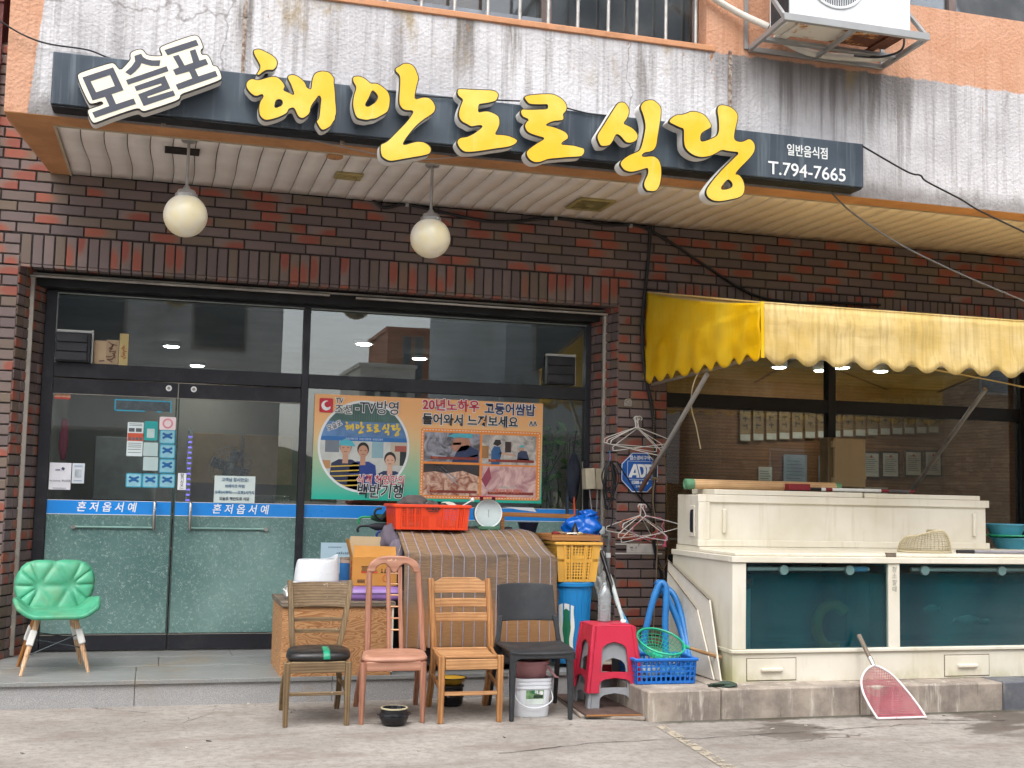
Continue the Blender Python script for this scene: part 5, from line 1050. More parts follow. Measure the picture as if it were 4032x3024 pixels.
def cloth_blob(mb, c, r, seed, amp=.25, nu=30, nv=18, flat_=.0):
    rn = random.Random(seed); ph = [rn.uniform(0, 6.28) for _ in range(8)]
    def f(u, v):
        a = 2*PI*u; b = PI*v; d = 1 + amp*(math.sin(a*3+ph[0]+b*2)*.4 + math.sin(a*7+ph[1]-b*5)*.25 + math.sin(b*6+ph[2]+a*2)*.25 + math.sin(a*13+b*9+ph[3])*.18)*math.sin(b)
        z = r[2]*math.cos(b)*d; return (c[0] + r[0]*math.sin(b)*math.cos(a)*d, c[1] + r[1]*math.sin(b)*math.sin(a)*d, c[2] + (max(z, -r[2]*flat_) if flat_ else z))
    return mb.grid(nu, nv, f, closed_u=True)
M_gcl = plain('grey_cloth', '#5c5352', .95, var=.2, scale=8, bump=.5, bscale=160)
t = T('tarpaulin', 'dark grey cloth hanging at the right edge of the straw mat', 'cloth'); P('sheet', MB().grid(12, 18, lambda u, v: (4.045 + .045*math.sin(v*3)*u + .02*math.sin(v*9+u*5) + .05*u, -.98 + .22*u + .02*math.sin(v*11+u*7), 1.03 - v*.45)), plain('dark_cloth', '#4a4446', .9, bump=.4, bscale=120), t, smooth='all', solid=.004); P('hem', MB().tube([(4.05, -.98, .58), (4.09, -.9, .585), (4.13, -.78, .58)], .008, 6), M_gcl, t)
t = T('dust_sheet', 'grey lilac cloth bunched behind the orange crate', 'cloth'); P('sheet', cloth_blob(MB(), (2.86, -.55, 1.12), (.10, .16, .14), 4), plain('lilac_grey_cloth', '#6d6470', .95, bump=.4, bscale=120), t, smooth='all'); P('fold', cloth_blob(MB(), (2.845, -.78, 1.02), (.06, .10, .12), 9), bpy.data.materials['lilac_grey_cloth'], t, smooth='all')

# ---- crates
def wall_lattice(mb, o, ux, w, h, nx, nz, bw_, bh, th, top=.02, bot=.02, taper=0.0):
    """perforated wall: o = lower left corner, ux = direction along the wall (unit), leaning outwards by taper"""
    ux = Vector(ux); uy = Vector((-ux.y, ux.x, 0)); o = Vector(o)
    def q(s, z, d): k = z/h; return o + ux*(s + (s/w-.5)*2*taper*k) - uy*(taper*k) + uy*d + Vector((0, 0, z))
    def bar(s0, s1, z0, z1):
        V = [q(s0,z0,0), q(s1,z0,0), q(s1,z0,th), q(s0,z0,th), q(s0,z1,0), q(s1,z1,0), q(s1,z1,th), q(s0,z1,th)]
        mb.add(V, [(0,3,2,1),(4,5,6,7),(0,1,5,4),(1,2,6,5),(2,3,7,6),(3,0,4,7)])
    bar(0, w, 0, bot); bar(0, w, h-top, h)
    for i in range(nx+1):
        s = (w-bw_)*i/nx; bar(s, s+bw_, bot, h-top)
    for j in range(1, nz):
        z = bot + (h-top-bot)*j/nz - bh/2
        for i in range(nx):
            s0 = (w-bw_)*i/nx + bw_; s1 = (w-bw_)*(i+1)/nx; bar(s0, s1, z, z+bh)
    return q
def crate(t, w, d, h, nx, ny, nz, bw_, bh, th, m_, taper=.015, rim=.016, ribs=(), panels=()):
    for nm, o, ux, ww, n_ in (('front_wall', (-w/2, -d/2, 0), (1,0,0), w, nx), ('right_wall', (w/2, -d/2, 0), (0,1,0), d, ny), ('back_wall', (w/2, d/2, 0), (-1,0,0), w, nx), ('left_wall', (-w/2, d/2, 0), (0,-1,0), d, ny)):
        mb = MB(); q = wall_lattice(mb, o, ux, ww, h, n_, nz, bw_, bh, th, taper=taper)
        P(nm, mb, m_, t)
        if nm == 'front_wall':
            for s0, s1, z0, z1 in panels:
                pm = MB(); V = [q(s0,z0,-.001), q(s1,z0,-.001), q(s1,z0,th), q(s0,z0,th), q(s0,z1,-.001), q(s1,z1,-.001), q(s1,z1,th), q(s0,z1,th)]
                pm.add(V, [(0,3,2,1),(4,5,6,7),(0,1,5,4),(1,2,6,5),(2,3,7,6),(3,0,4,7)]); P('wall_panel', pm, m_, t)
            for s in ribs:
                pm = MB(); pm.beam(q(s, 0, -.004), q(s, h, -.004), .012, .010, up=(0,1,0)); P('rib', pm, m_, t)
    P('floor', MB().box(-w/2+.004, w/2-.004, -d/2+.004, d/2-.004, .002, .008), m_, t)
    W2, D2 = w/2+taper+.012, d/2+taper+.012; r = MB()
    r.box(-W2, W2, -D2, -D2+.026, h-rim, h+.006).box(-W2, W2, D2-.026, D2, h-rim, h+.006).box(-W2, -W2+.026, -D2+.026, D2-.026, h-rim, h+.006).box(W2-.026, W2, -D2+.026, D2-.026, h-rim, h+.006)
    P('rim', r, m_, t, bev=.005)
M_or = plain('orange_crate_plastic', '#e0441c', .42, var=.10, scale=5, dirt=.2, dirtc=srgb('#a04428'))
t = T('plastic_crate', 'orange plastic crate of gloves on top of the straw mat', 'crate', (3.118, -.575, 1.213), rz=R(1))
crate(t, .56, .34, .185, 44, 24, 9, .0068, .005, .004, M_or, .014, .018, ribs=(.04, .09, .15, .2, .36, .41, .47, .52), panels=((.205, .355, .10, .175), (0, .04, 0, .18), (.52, .56, 0, .18), (.25, .31, 0, .1)))
text('crate_lettering', '237상명호', .026, M_ink, t, (.0, -.197, .158), offset=.0008); cp = MB(); [cp.box(-.04+i*.0075, -.035+i*.0075, -.1965, -.1955, .134, .143) for i in range(11)]; P('crate_small_print', cp, M_ink, t)
t = T('work_gloves', 'crumpled grey cloth gloves piled in the orange crate', 'gloves', (3.0, -.58, 1.40)); P('cloth', cloth_blob(MB(), (0, 0, .0), (.11, .11, .075), 21, .32), M_gcl, t, smooth='all'); P('cuff', cloth_blob(MB(), (.13, -.05, .0), (.055, .045, .035), 22, .3), M_gcl, t, smooth='all')
t = T('work_glove', 'white and dark green glove at the right in the orange crate', 'glove', (3.25, -.60, 1.40)); P('palm', cloth_blob(MB(), (.02, 0, .0), (.065, .05, .028), 23, .2), plain('white_knit', '#d8d3c6', .95, bump=.4, bscale=160), t, smooth='all'); P('grip', cloth_blob(MB(), (-.015, -.03, -.004), (.04, .03, .024), 24, .2), plain('dark_green_rubber', '#20302a', .5), t, smooth='all')
t = T('stirring_stick', 'white stick with a ball end poking from the orange crate', 'stick'); P('shaft', MB().tube([(3.36, -.60, 1.38), (3.465, -.60, 1.44)], .005, 8), M_signwhite, t, smooth=True); P('ball', MB().lathe([(.001, -.017)] + [(.017*math.sin(PI*i/8), -.017*math.cos(PI*i/8)) for i in range(1, 8)] + [(.001, .017)], c=(3.473, -.60, 1.447), seg=14), M_signwhite, t, smooth='all')
# ---- umbrellas behind the crate
for i, (hx, hz, y, col, hm, lab) in enumerate(((2.745, 1.33, -.34, '#17181c', '#1b1c20', 'black folded umbrella with upright hook handle behind the orange crate'), (2.67, 1.292, -.30, '#1f4a36', '#1f8f57', 'folded umbrella with bright green hook handle behind the orange crate'), (2.655, 1.225, -.36, '#22242c', '#141519', 'black folded umbrella with low hook handle beside the cardboard box'), (2.80, 1.185, -.40, '#26345e', '#2c3f86', 'navy folded umbrella lowest of the bundle behind the orange crate'))):
    t = T('folded_umbrella', lab, 'umbrella', (hx, y, hz), group='folded umbrellas behind the crate')
    hk = [(.055, 0, 0), (.0, 0, 0), (-.03, 0, -.006), (-.045, 0, -.028), (-.035, 0, -.05)] if i else [(.05, 0, -.06), (.012, 0, -.03), (.0, 0, .0), (.02, 0, .028), (.055, 0, .033)]
    P('handle', MB().tube(spline(hk, 5), .0095, 8), plain('umbrella_handle_%d' % i, hm, .35), t, smooth=True)
    P('canopy', MB().tube([(.055, 0, -.0 if i else -.06), (.10, .005, -.005), (.25, .01, -.01), (.5, .03, -.015)], [.016, .03, .036, .012], 12), plain('umbrella_cloth_%d' % i, col, .7, bump=.4), t, smooth=True); P('tip', MB().tube([(.5, .03, -.015), (.58, .035, -.018)], .004, 6), M_steel, t)
# ---- kitchen scale
t = T('dial_scale', 'green dial scale with white face and red pan on the mat', 'scale', (3.606, -.56, 1.212))
M_sg = plain('scale_green', '#3d6b52', .6, dirt=.5, dirtc=srgb('#6d4a33'), wear=.3, wearc=srgb('#7a5a3c')); M_red = plain('scale_red', '#a8283a', .5, var=.15)
P('base', MB().box(-.09, .09, -.08, .08, 0, .03), M_sg, t, bev=.008); P('housing', MB().tube([(0, .04, .13), (0, -.03, .13)], .104, 36), M_sg, t, smooth=True); P('neck', MB().box(-.05, .05, -.03, .05, .03, .06), M_sg, t)
P('dial', MB().lathe([(.104, -.004), (.108, 0), (.104, .006), (.001, .0065)], c=(0, -.032, .13), rot=(R(90), 0, 0), seg=40), plain('dial_face', '#c4d2d2', .25, var=.05, wear=.05, wearc=srgb('#9aa6a6')), t, smooth=True); P('bezel', MB().tube([(.108*math.cos(R(a)), -.036, .13+.108*math.sin(R(a))) for a in range(0, 360, 8)], .0055, 8, closed=True), M_signwhite, t, smooth=True)
P('needle', MB().box(-.002, .002, -.041, -.039, .10, .16), M_hand, t); tk = MB()
for a in range(0, 360, 12): tk.tube([(.088*math.cos(R(a)), -.0395, .13+.088*math.sin(R(a))), (.097*math.cos(R(a)), -.0395, .13+.097*math.sin(R(a)))], .001, 4)
P('dial_marks', tk, plain('dial_grey', '#8b989a', .5), t)
P('pan', MB().box(-.125, .125, -.11, .11, .258, .266), M_red, t, bev=.003)
for x in (-.05, .05): P('pan_post', MB().box(x-.006, x+.006, -.03, .03, .225, .258), M_red, t)

# ---- blue bin, yellow crate, tray
M_bin = plain('blue_bin_plastic', '#1d7fbd', .4, var=.08, scale=4, dirt=.2, dirtc=srgb('#14577f'))
t = T('plastic_bin', 'tall blue plastic bin with painted white and green mark', 'bin', (4.235, -.79, STEP+.03))
P('body', MB().lathe([(.135, 0), (.14, .01), (.165, .59), (.165, .60)], seg=40), M_bin, t, smooth=True); P('rim', MB().lathe([(.163, .585), (.182, .59), (.184, .615), (.17, .622), (.163, .615)], seg=40, cap=False), M_bin, t, smooth=True)
for a in (200, 215, 232, 250, 268, 286, 304, 322): P('rib', MB().beam((.140*math.cos(R(a)), .140*math.sin(R(a)), .02), (.166*math.cos(R(a)), .166*math.sin(R(a)), .58), .012, .006, up=(math.cos(R(a)), math.sin(R(a)), 0)), M_bin, t)
def onbin(a, z, dr=.004): r_ = .14 + .025*(z/.59) + dr; return (r_*math.cos(R(a)), r_*math.sin(R(a)), z)
def brush(a0, a1, z0, z1, dr): return MB().grid(10, 12, lambda u, v: onbin(a0 + (a1-a0)*u + 2*math.sin(v*9+u*3), z0 + (z1-z0)*v + .02*math.sin(u*PI)*v + .012*math.sin(u*21)*(1-v), dr))
P('white_mark', brush(213, 262, .10, .44, .0035), plain('brushed_white', '#dcdcd4', .7, var=.1), t); P('green_mark', brush(231, 251, .12, .40, .0055), plain('brushed_green', '#0e6b4a', .6), t)
M_yc = plain('yellow_crate_plastic', '#dba544', .5, var=.10, scale=5, dirt=.35, dirtc=srgb('#b89a6a'))
t = T('plastic_crate', 'yellow plastic crate of bags on top of the blue bin', 'crate', (4.232, -.745, STEP+.655), rz=R(2))
crate(t, .31, .36, .30, 14, 14, 12, .010, .009, .005, M_yc, .030, .018, ribs=(.055, .105, .205, .255), panels=((0, .05, 0, .29), (.26, .31, 0, .29), (.11, .20, .165, .205), (.11, .2, .285, .3), (.0, .31, .155, .175)))
t = T('rubbish_bags', 'white and red plastic bags stuffed inside the yellow crate', 'bags', (4.235, -.72, 1.0)); P('bag', cloth_blob(MB(), (0, 0, -.03), (.13, .14, .12), 31, .2), plain('bag_white', '#cfc9bd', .5), t, smooth='all'); P('bag_red', cloth_blob(MB(), (.06, -.06, -.11), (.06, .07, .05), 32, .2), M_red, t, smooth='all')
M_tray = wood('tray_wood', '#8a5a30', '#b5804a', 'x', 1, .6)
t = T('tool_tray', 'shallow wooden tray resting on the yellow crate', 'tray', (4.215, -.74, 1.150)); P('bottom', MB().box(-.20, .205, -.22, .20, 0, .010), M_tray, t); 
for nm, b in (('side', (-.20,.205,-.22,-.208,.010,.045)), ('side', (-.20,.205,.188,.20,.010,.045)), ('end', (-.20,-.188,-.208,.188,.010,.045)), ('end', (.193,.205,-.208,.188,.010,.045))): P(nm, MB().box(*b), M_tray, t, bev=.002)
for i, (x, y, ln_, a, c1, lab) in enumerate(((-.10, -.12, .13, 20, '#8a2f2a', 'red handled screwdriver at the left of the tool tray'), (-.03, -.06, .17, -12, '#7d6a4c', 'long wooden handled tool across the tool tray'), (.09, -.1, .12, 35, '#c9b98a', 'pale yellow handled tool at the right of the tool tray'), (.03, .05, .15, 70, '#2b2a2c', 'black handled pliers at the back of the tool tray'))):
    t = T('hand_tool', lab, 'tool', (4.215+x, -.74+y, 1.20), rz=R(a), group='hand tools in the tray'); P('handle', MB().tube([(-ln_/2, 0, 0), (-ln_/4, 0, .004), (0, 0, 0)], [.010, .013, .009], 8), plain('tool_col_%d' % i, c1, .5), t, smooth=True); P('shank', MB().tube([(0, 0, 0), (ln_/2, 0, .004)], .004, 6), M_steel, t)
t = T('rubber_cone', 'small black cone standing in the tool tray', 'cone', (4.30, -.68, 1.165)); P('cone', MB().lathe([(.05, 0), (.045, .01), (.006, .115), (.001, .118)], seg=20), M_trim, t, smooth=True)
t = T('rubber_ball', 'dark red ball among the tools in the tray', 'ball', (4.09, -.80, 1.195)); P('ball', MB().lathe([(.001, -.026)] + [(.026*math.sin(PI*i/8), -.026*math.cos(PI*i/8)) for i in range(1, 8)] + [(.001, .026)], seg=16), plain('ball_red', '#5d2326', .5), t, smooth='all')
M_bag = plain('blue_bag_plastic', '#0d5fc0', .22, var=.12, scale=7, bump=.4, bscale=28)
t = T('plastic_bag', 'crumpled bright blue plastic bag behind the yellow crate', 'bag', (4.46, -.42, 1.22)); P('bag', cloth_blob(MB(), (0, 0, 0), (.155, .12, .12), 41, .30, 40, 26), M_bag, t, smooth='all'); P('knot', cloth_blob(MB(), (.05, 0, .12), (.07, .05, .045), 42, .5), M_bag, t, smooth='all')
t = T('plastic_bag', 'white translucent plastic bags hanging beside the blue bin', 'bag', (4.53, -.55, .88)); P('bag', cloth_blob(MB(), (0, 0, .1), (.055, .08, .13), 43, .35), plain('bag_grey_white', '#bfc2c0', .3, bump=.4, bscale=40), t, smooth='all'); P('bag_lower', cloth_blob(MB(), (.03, .0, -.10), (.06, .08, .12), 44, .35), bpy.data.materials['bag_grey_white'], t, smooth='all')
t = T('measuring_stick', 'pale wooden measuring stick lying behind the scale', 'stick'); P('stick', MB().beam((3.76, -.33, 1.335), (4.42, -.30, 1.325), .02, .036), M_tray, t, bev=.003); P('upright', MB().beam((3.80, -.32, 1.10), (3.80, -.32, 1.33), .03, .02), M_tray, t)
t = T('flower_pot', 'dark navy plastic pot behind the straw mat', 'pot', (4.05, -.22, 1.17)); P('pot', MB().lathe([(.06, 0), (.085, .09), (.09, .095), (.085, .10), (.08, .09), (.06, .03)], seg=28), plain('navy_plastic', '#23253a', .5), t, smooth=True)
t = T('cloth_roll', 'bundle wrapped behind the straw mat beneath the scale', 'bundle', (3.55, -.24, 1.18)); P('roll', MB().tube([(-.35, 0, 0), (.35, 0, 0)], .05, 14), plain('bundle_dark', '#3a3438', .9), t, smooth=True)

# ================================================================== small things under and beside the chairs
M_stone = plain('black_stoneware', '#16161a', .3, var=.2, bump=.1)
t = T('stone_bowl', 'black stoneware bowl with pale rim on the concrete', 'bowl', (2.62, -2.02, 0)); P('bowl', MB().lathe([(.05, 0), (.075, .012), (.094, .05), (.092, .062), (.098, .068), (.096, .078), (.086, .082), (.085, .11), (.077, .112), (.074, .09), (.06, .04), (.001, .032)], seg=40), M_stone, t, smooth=True); P('rim', MB().lathe([(.0865, .106), (.087, .113), (.078, .1145), (.0765, .108)], seg=40, cap=False), plain('unglazed_rim', '#b3a98a', .7), t, smooth=True)
for i in range(2): P('lug', MB().obox(((.1 if i else -.1), 0, .073), (.02, .035, .012)), M_stone, t, bev=.004)
t = T('stone_bowl', 'lower black stoneware pot of the stack under the oak chair', 'pot', (3.155, -1.36, 0)); P('bowl', MB().lathe([(.06, 0), (.082, .015), (.086, .06), (.094, .066), (.088, .078)], seg=32), M_stone, t, smooth=True)
t = T('stone_bowl', 'upper black stoneware pot of the stack under the oak chair', 'pot', (3.155, -1.36, .079)); P('bowl', MB().lathe([(.07, 0), (.084, .01), (.086, .05), (.095, .056), (.088, .066)], seg=32), M_stone, t, smooth=True)
t = T('tin_basin', 'yellow lined tin bowl on top of the black pots', 'bowl', (3.155, -1.36, .146)); P('bowl', MB().lathe([(.06, 0), (.09, .02), (.105, .045), (.108, .047), (.10, .042), (.06, .012), (.001, .01)], seg=32), plain('yellow_enamel', '#b9912e', .4), t, smooth=True); P('rim', MB().lathe([(.104, .044), (.110, .048), (.104, .052)], seg=32, cap=False), M_trim, t)
M_buck = plain('white_bucket', '#e2e5ea', .35, var=.04)
t = T('plastic_bucket', 'white square plastic bucket with green label under the black chair', 'bucket', (3.60, -1.80, 0))
bkp = [(.108, 0), (.114, .008), (.124, .185), (.1245, .19), (.131, .192), (.131, .205), (.1255, .207), (.1255, .215), (.132, .217), (.132, .23), (.127, .232), (.127, .24), (.133, .242), (.133, .258), (.126, .26), (.122, .255), (.112, .05), (.001, .045)]
P('body', MB().lathe(bkp, seg=44, pw=5), M_buck, t, smooth=True)
P('handle', MB().tube(spline([(-.128, -.05, .19), (-.125, -.128, .12), (-.05, -.136, .072), (.05, -.136, .072), (.125, -.128, .12), (.128, -.05, .19)], 6), .0035, 6), M_buck, t, smooth=True)
def bl(x0, x1, z0, z1, d): return MB().add([(x0, -.1155-.06*z0-d, z0), (x1, -.1155-.06*z0-d, z0), (x1, -.1155-.06*z1-d, z1), (x0, -.1155-.06*z1-d, z1)], [(0,1,2,3)])
P('label', bl(-.062, .062, .125, .183, .0012), plain('label_green', '#3f7d4c', .5, var=.5, scale=30, c2='#8db07a'), t); P('label_foot', bl(-.062, .062, .088, .125, .0012), plain('label_pale', '#cfd8d2', .5), t)
for i, ch in enumerate('명이나물'): text('label_letter', ch, .026, M_signwhite if i else plain('label_deep', '#0f6b45', .5), t, (-.012+.0195*i, -.1300, .170-.002*i), offset=.0010)
P('label_picture', bl(-.01, .055, .130, .150, .0024), plain('label_dark', '#27382c', .5, var=.4, scale=40), t)
M_pink = plain('dusty_pink_plastic', '#b98588', .45, var=.06)
t = T('plastic_pail', 'dusty pink plastic pail nested in the white bucket', 'pail', (3.605, -1.79, .19))
P('body', MB().lathe([(.085, 0), (.105, .07), (.108, .072), (.118, .155), (.130, .158), (.132, .178), (.120, .18), (.115, .17), (.095, .02), (.001, .015)], seg=40), M_pink, t, smooth=True); P('handle', rsweep(MB(), spline([(.075, -.10, .165), (.10, -.12, .13), (.135, -.135, .085), (.155, -.125, .075)], 4), .020, .012), M_pink, t, bev=.004)
# ---- stacked stools on a board
t0 = T('concrete_pad', 'low concrete pad beneath the brown board', 'pad', (4.1, -1.7, 0)); P('pad', MB().prism([(-.20, -.28), (.20, -.46), (.26, -.40), (.26, .55), (-.1, .55)], 0, .022, 'xy'), M_kerb, t0, bev=.006)
t = T('floor_board', 'dark brown plywood board under the stacked stools', 'board', (4.14, -1.65, .022), rz=R(-4)); P('board', MB().box(-.19, .235, -.42, .44, 0, .012), wood('dark_ply', '#4a3830', '#63504a', 'y', 1, .7), t, bev=.002); P('edge', MB().box(-.19, .235, -.424, -.4205, .001, .011), M_tray, t)
def stool(label, base, m_, H, wt, wb, group=None, z0=0.0):
    t = T('plastic_stool', label, 'stool', base, rz=R(-3)); tilt = math.atan2((wb-wt)/2, H)
    def pt(a, s, z, out=0):                 # side index a, s across (-1..1), height z
        hw = (wb + (wt-wb)*z/H)/2; x, y = s*hw, -hw - out; ca, sa = math.cos(a*PI/2), math.sin(a*PI/2); return (x*ca - y*sa, x*sa + y*ca, z)
    for a in range(4):
        # each side: two legs, top band, cross band with an arched window and an arched foot opening
        def strip(name, f0, f1, n, zz0, zz1):
            mb = MB(); V = []; F = []
            for i in range(n+1):
                z = zz0 + (zz1-zz0)*i/n; V += [pt(a, f0(z), z), pt(a, f1(z), z)]
            for i in range(n): F.append((2*i, 2*i+1, 2*i+3, 2*i+2))
            mb.add(V, F); return mb
        zf, zw0, zw1 = H*.22, H*.31, H*.76
        foot = lambda z: .60 if z < zf*.55 else .60*math.sqrt(max(0, 1-((z-zf*.55)/(zf*.45))**2))**.7
        wd = lambda z: .56 if z < zw1-.06 else .56*math.sqrt(max(0, 1-((z-zw1+.06)/.06)**2))
        inner = lambda z: foot(z) if z < zf else (wd(z) if zw0 <= z <= zw1 else 0)
        levels = [0, zf*.3, zf*.55] + [zf*.55+zf*.45*k/5 for k in range(1, 6)] + [zf+.002, zw0-.001, zw0, zw0+.05, zw1-.06] + [zw1-.06+.06*k/5 for k in range(1, 6)] + [zw1+.003, H-.02, H]
        mb = MB(); V = []; F = []
        for z in levels: V += [pt(a, -1, z), pt(a, -inner(z), z), pt(a, inner(z), z), pt(a, 1, z)]
        for i in range(len(levels)-1):
            F.append((4*i, 4*i+1, 4*i+5, 4*i+4)); F.append((4*i+2, 4*i+3, 4*i+7, 4*i+6))
            za, zb_ = levels[i], levels[i+1]
            if inner(za) == 0 and inner(zb_) == 0: F.append((4*i+1, 4*i+2, 4*i+6, 4*i+5))
        mb.add(V, F); P('side', mb, m_, t, solid=.012, bev=.004)
        P('corner', MB().tube([pt(a, 1, 0), pt(a, 1, H)], [.016, .018], 10), m_, t, smooth=True)
        ft = MB(); [ft.tube([pt(a, s_*.56, zf*.2, .004), pt(a, s_*.52, zf*.6, .004), pt(a, s_*.3, zf*.98, .004)], .006, 6) for s_ in (-1, 1)]
    P('top', MB().grid(13, 13, lambda u, v: ((2*u-1)*(wt/2+.006), (2*v-1)*(wt/2+.006), H + .008*(1-max(abs(2*u-1), abs(2*v-1))**6))), m_, t, solid=.012, bev=.005)
    return t
M_rstool = plain('red_stool_plastic', '#b8203c', .38, var=.12, scale=5, dirt=.3, dirtc=srgb('#8a2034'), dscale=5); M_gstool = plain('grey_stool_plastic', '#87898c', .45, var=.1, dirt=.35, dirtc=srgb('#6a6764'), dscale=5)
stool('grey plastic stool under the red one', (4.215, -1.66, .035), M_gstool, .44, .265, .375)
stool('red plastic stool stacked on the grey one', (4.215, -1.66, .140), M_rstool, .45, .285, .395)
g = N('clear_pet'); fr = g.n('Fresnel'); fr.inputs[0].default_value = 1.45; gl = g.n('BsdfGlossy'); gl.inputs['Roughness'].default_value = .04; tr_ = g.n('BsdfTransparent'); tr_.inputs[0].default_value = (.93, .96, .97, 1); a_ = g.n('MixShader'); g.l(g.math('ADD', g.math('MULTIPLY', fr.outputs[0], 2.2), .06), a_.inputs[0]); g.l(tr_.outputs[0], a_.inputs[1]); g.l(gl.outputs[0], a_.inputs[2]); b_ = g.n('MixShader'); dd_ = g.n('BsdfDiffuse'); dd_.inputs[0].default_value = (.85, .9, .92, 1); b_.inputs[0].default_value = .17; g.l(a_.outputs[0], b_.inputs[1]); g.l(dd_.outputs[0], b_.inputs[2]); M_pet = g.done(b_.outputs[0])
t = T('water_bottle', 'clear plastic water bottle standing on the red stool', 'bottle', (4.205, -1.62, .602))
pb = [(.038, 0), (.046, .006)] + [(.048 - (.0035 if i % 2 else 0), .012+.0135*i) for i in range(13)] + [(.044, .20), (.03, .235), (.016, .255), (.014, .262), (.014, .282)]
P('bottle', MB().lathe(pb, seg=28, cap=False), M_pet, t, smooth='all'); P('water', MB().lathe([(.036, .003), (.0435, .01), (.043, .085), (.001, .086)], seg=28), M_pet, t, smooth=True); P('neck_ring', MB().lathe([(.0165, .262), (.0165, .266)], seg=20), M_pet, t); P('label_film', MB().lathe([(.0465, .12), (.0465, .16)], seg=28, cap=False), M_pet, t)
t = T('bottle_cap', 'small white bottle cap lying on the red stool', 'cap', (4.335, -1.66, .602)); P('cap', MB().lathe([(.019, 0), (.020, .014), (.018, .018), (.001, .0185)], seg=20), M_signwhite, t, smooth=True)

# ================================================================== things on the brick pier
t = T('octagonal_sign', 'blue octagonal security sign on the brick pier', 'sign', (5.115, -.022, 1.710)); M_adt = plain('sign_blue', '#1756a4', .35, var=.06)
oc = lambda r_: [(r_*math.cos(R(22.5+45*i))*1.0, r_*math.sin(R(22.5+45*i))) for i in range(8)]
P('plate', MB().prism(oc(.186), -.006, .006, 'xz'), M_adt, t, bev=.002); flat('border', [oc(.183), oc(.177)], -.0075, .0016, M_signwhite, t)
bq = [(-.115, -.062), (.115, -.062), (.115, .098), (-.115, .098)]; bi = [(-.112, -.059), (.112, -.059), (.112, .095), (-.112, .095)]; flat('inner_border', [bq, bi], -.0075, .0016, M_signwhite, t)
flat('logo_letter', [[(-.107, -.045), (-.075, -.045), (-.068, -.025), (-.030, -.025), (-.030, -.045), (-.002, -.045), (-.035, .072), (-.058, .072)], [(-.061, -.005), (-.037, -.005), (-.043, .032)]], -.0085, .002, M_signwhite, t)
flat('logo_letter', [[(.007, -.045), (.030, -.045), (.050, -.030), (.060, .010), (.052, .054), (.030, .072), (-.026, .072)], [(.014, -.020), (.024, -.020), (.034, -.006), (.037, .014), (.031, .040), (.020, .049), (-.003, .049)]], -.0085, .002, M_signwhite, t)
flat('logo_letter', [[(.066, -.045), (.090, -.045), (.090, .050), (.107, .050), (.107, .072), (.038, .072), (.058, .050), (.066, .040)]], -.0085, .002, M_signwhite, t)
text('sign_lettering', '캡스경비구역', .041, M_signwhite, t, (0, -.0085, .124), sx=.86, offset=.0009); text('sign_number', '1588-6400', .040, M_signwhite, t, (0, -.0085, -.088), sx=.92, offset=.0011); text('sign_small', '고객센터', .022, M_signwhite, t, (0, -.0085, -.124), offset=.0004); text('sign_mark', '®', .016, M_signwhite, t, (.108, -.0085, .038))
t = T('bell_plate', 'small galvanised plate with a square button on the pier', 'plate', (5.006, -.006, 2.318)); P('plate', MB().prism([(-.035, -.035), (.035, -.035), (.035, .015), (.02, .035), (-.02, .035), (-.035, .015)], -.006, .004, 'xz'), M_steel, t, bev=.002); P('button', MB().box(-.016, .016, -.014, -.0065, -.018, .012), M_lampmetal, t, bev=.002)
pp = MB(); pp.box(5.012, 5.262, -.0042, -.0026, 1.016, 1.083); P('white_paint_patch', pp, plain('old_white_paint', '#d9d4cc', .8, wear=.25, wearc=srgb('#8a7f78')), bld); P('white_joint_line', MB().box(4.91, 5.345, -.0042, .004, 1.083, 1.094), bpy.data.materials['old_white_paint'], bld); P('white_joint_line', MB().box(4.91, 5.345, -.0042, .004, 1.003, 1.014), bpy.data.materials['old_white_paint'], bld)
M_hw = plain('white_wire', '#d9d7d0', .5, var=.05); M_ho = plain('orange_wire', '#d8622a', .45); M_hp = plain('pink_wire', '#d85f7e', .45)
def hanger(label, loc, m_, group, w=.43, drop=.16, rot=(0,0,0), scallop=False):
    t = T('wire_hanger', label, 'hanger', loc, rot=rot, group=group); r_ = .0038
    P('hook', MB().tube(spline([(.020, 0, -.002), (.022, 0, .018), (.0, 0, .032), (-.02, 0, .016), (-.008, 0, -.012), (0, 0, -.045), (0, 0, -.07)], 5), r_, 6), m_, t, smooth=True)
    if scallop: body = [(0, 0, -.07), (.06, 0, -.088), (.10, 0, -.105), (.135, 0, -.115), (.165, 0, -.155), (.13, 0, -.19), (.155, 0, -.235), (.10, 0, -.25), (.085, 0, -.215), (.04, 0, -.262), (-.04, 0, -.262), (-.085, 0, -.215), (-.10, 0, -.25), (-.155, 0, -.235), (-.13, 0, -.19), (-.165, 0, -.155), (-.135, 0, -.115), (-.10, 0, -.105), (-.06, 0, -.088)]
    else: body = spline([(0, 0, -.07), (.03, 0, -.082), (w*.46, 0, -.07-drop*.72), (w*.5, 0, -.07-drop*.88), (w*.46, 0, -.07-drop), (0, 0, -.07-drop), (-w*.46, 0, -.07-drop), (-w*.5, 0, -.07-drop*.88), (-w*.46, 0, -.07-drop*.72), (-.03, 0, -.082)], 4, True)
    P('frame', MB().tube(body, r_, 6, closed=True), m_, t, smooth=True); return t
ug = 'white wire hangers above the octagonal sign'; ub = 'hangers bunched on the rusty stay pole'
for i, (dx, dy, rz_, ry, w_) in enumerate(((0, -.02, 3, 2, .52), (.01, -.035, -8, -9, .50), (-.005, -.05, 10, 6, .46), (.012, -.065, -16, 12, .50))): hanger('white wire hanger in the bunch above the octagonal sign', (5.055+dx, -.05+dy, 2.163), M_hw, ug, w_, .155+.012*i, (0, R(ry), R(rz_)))
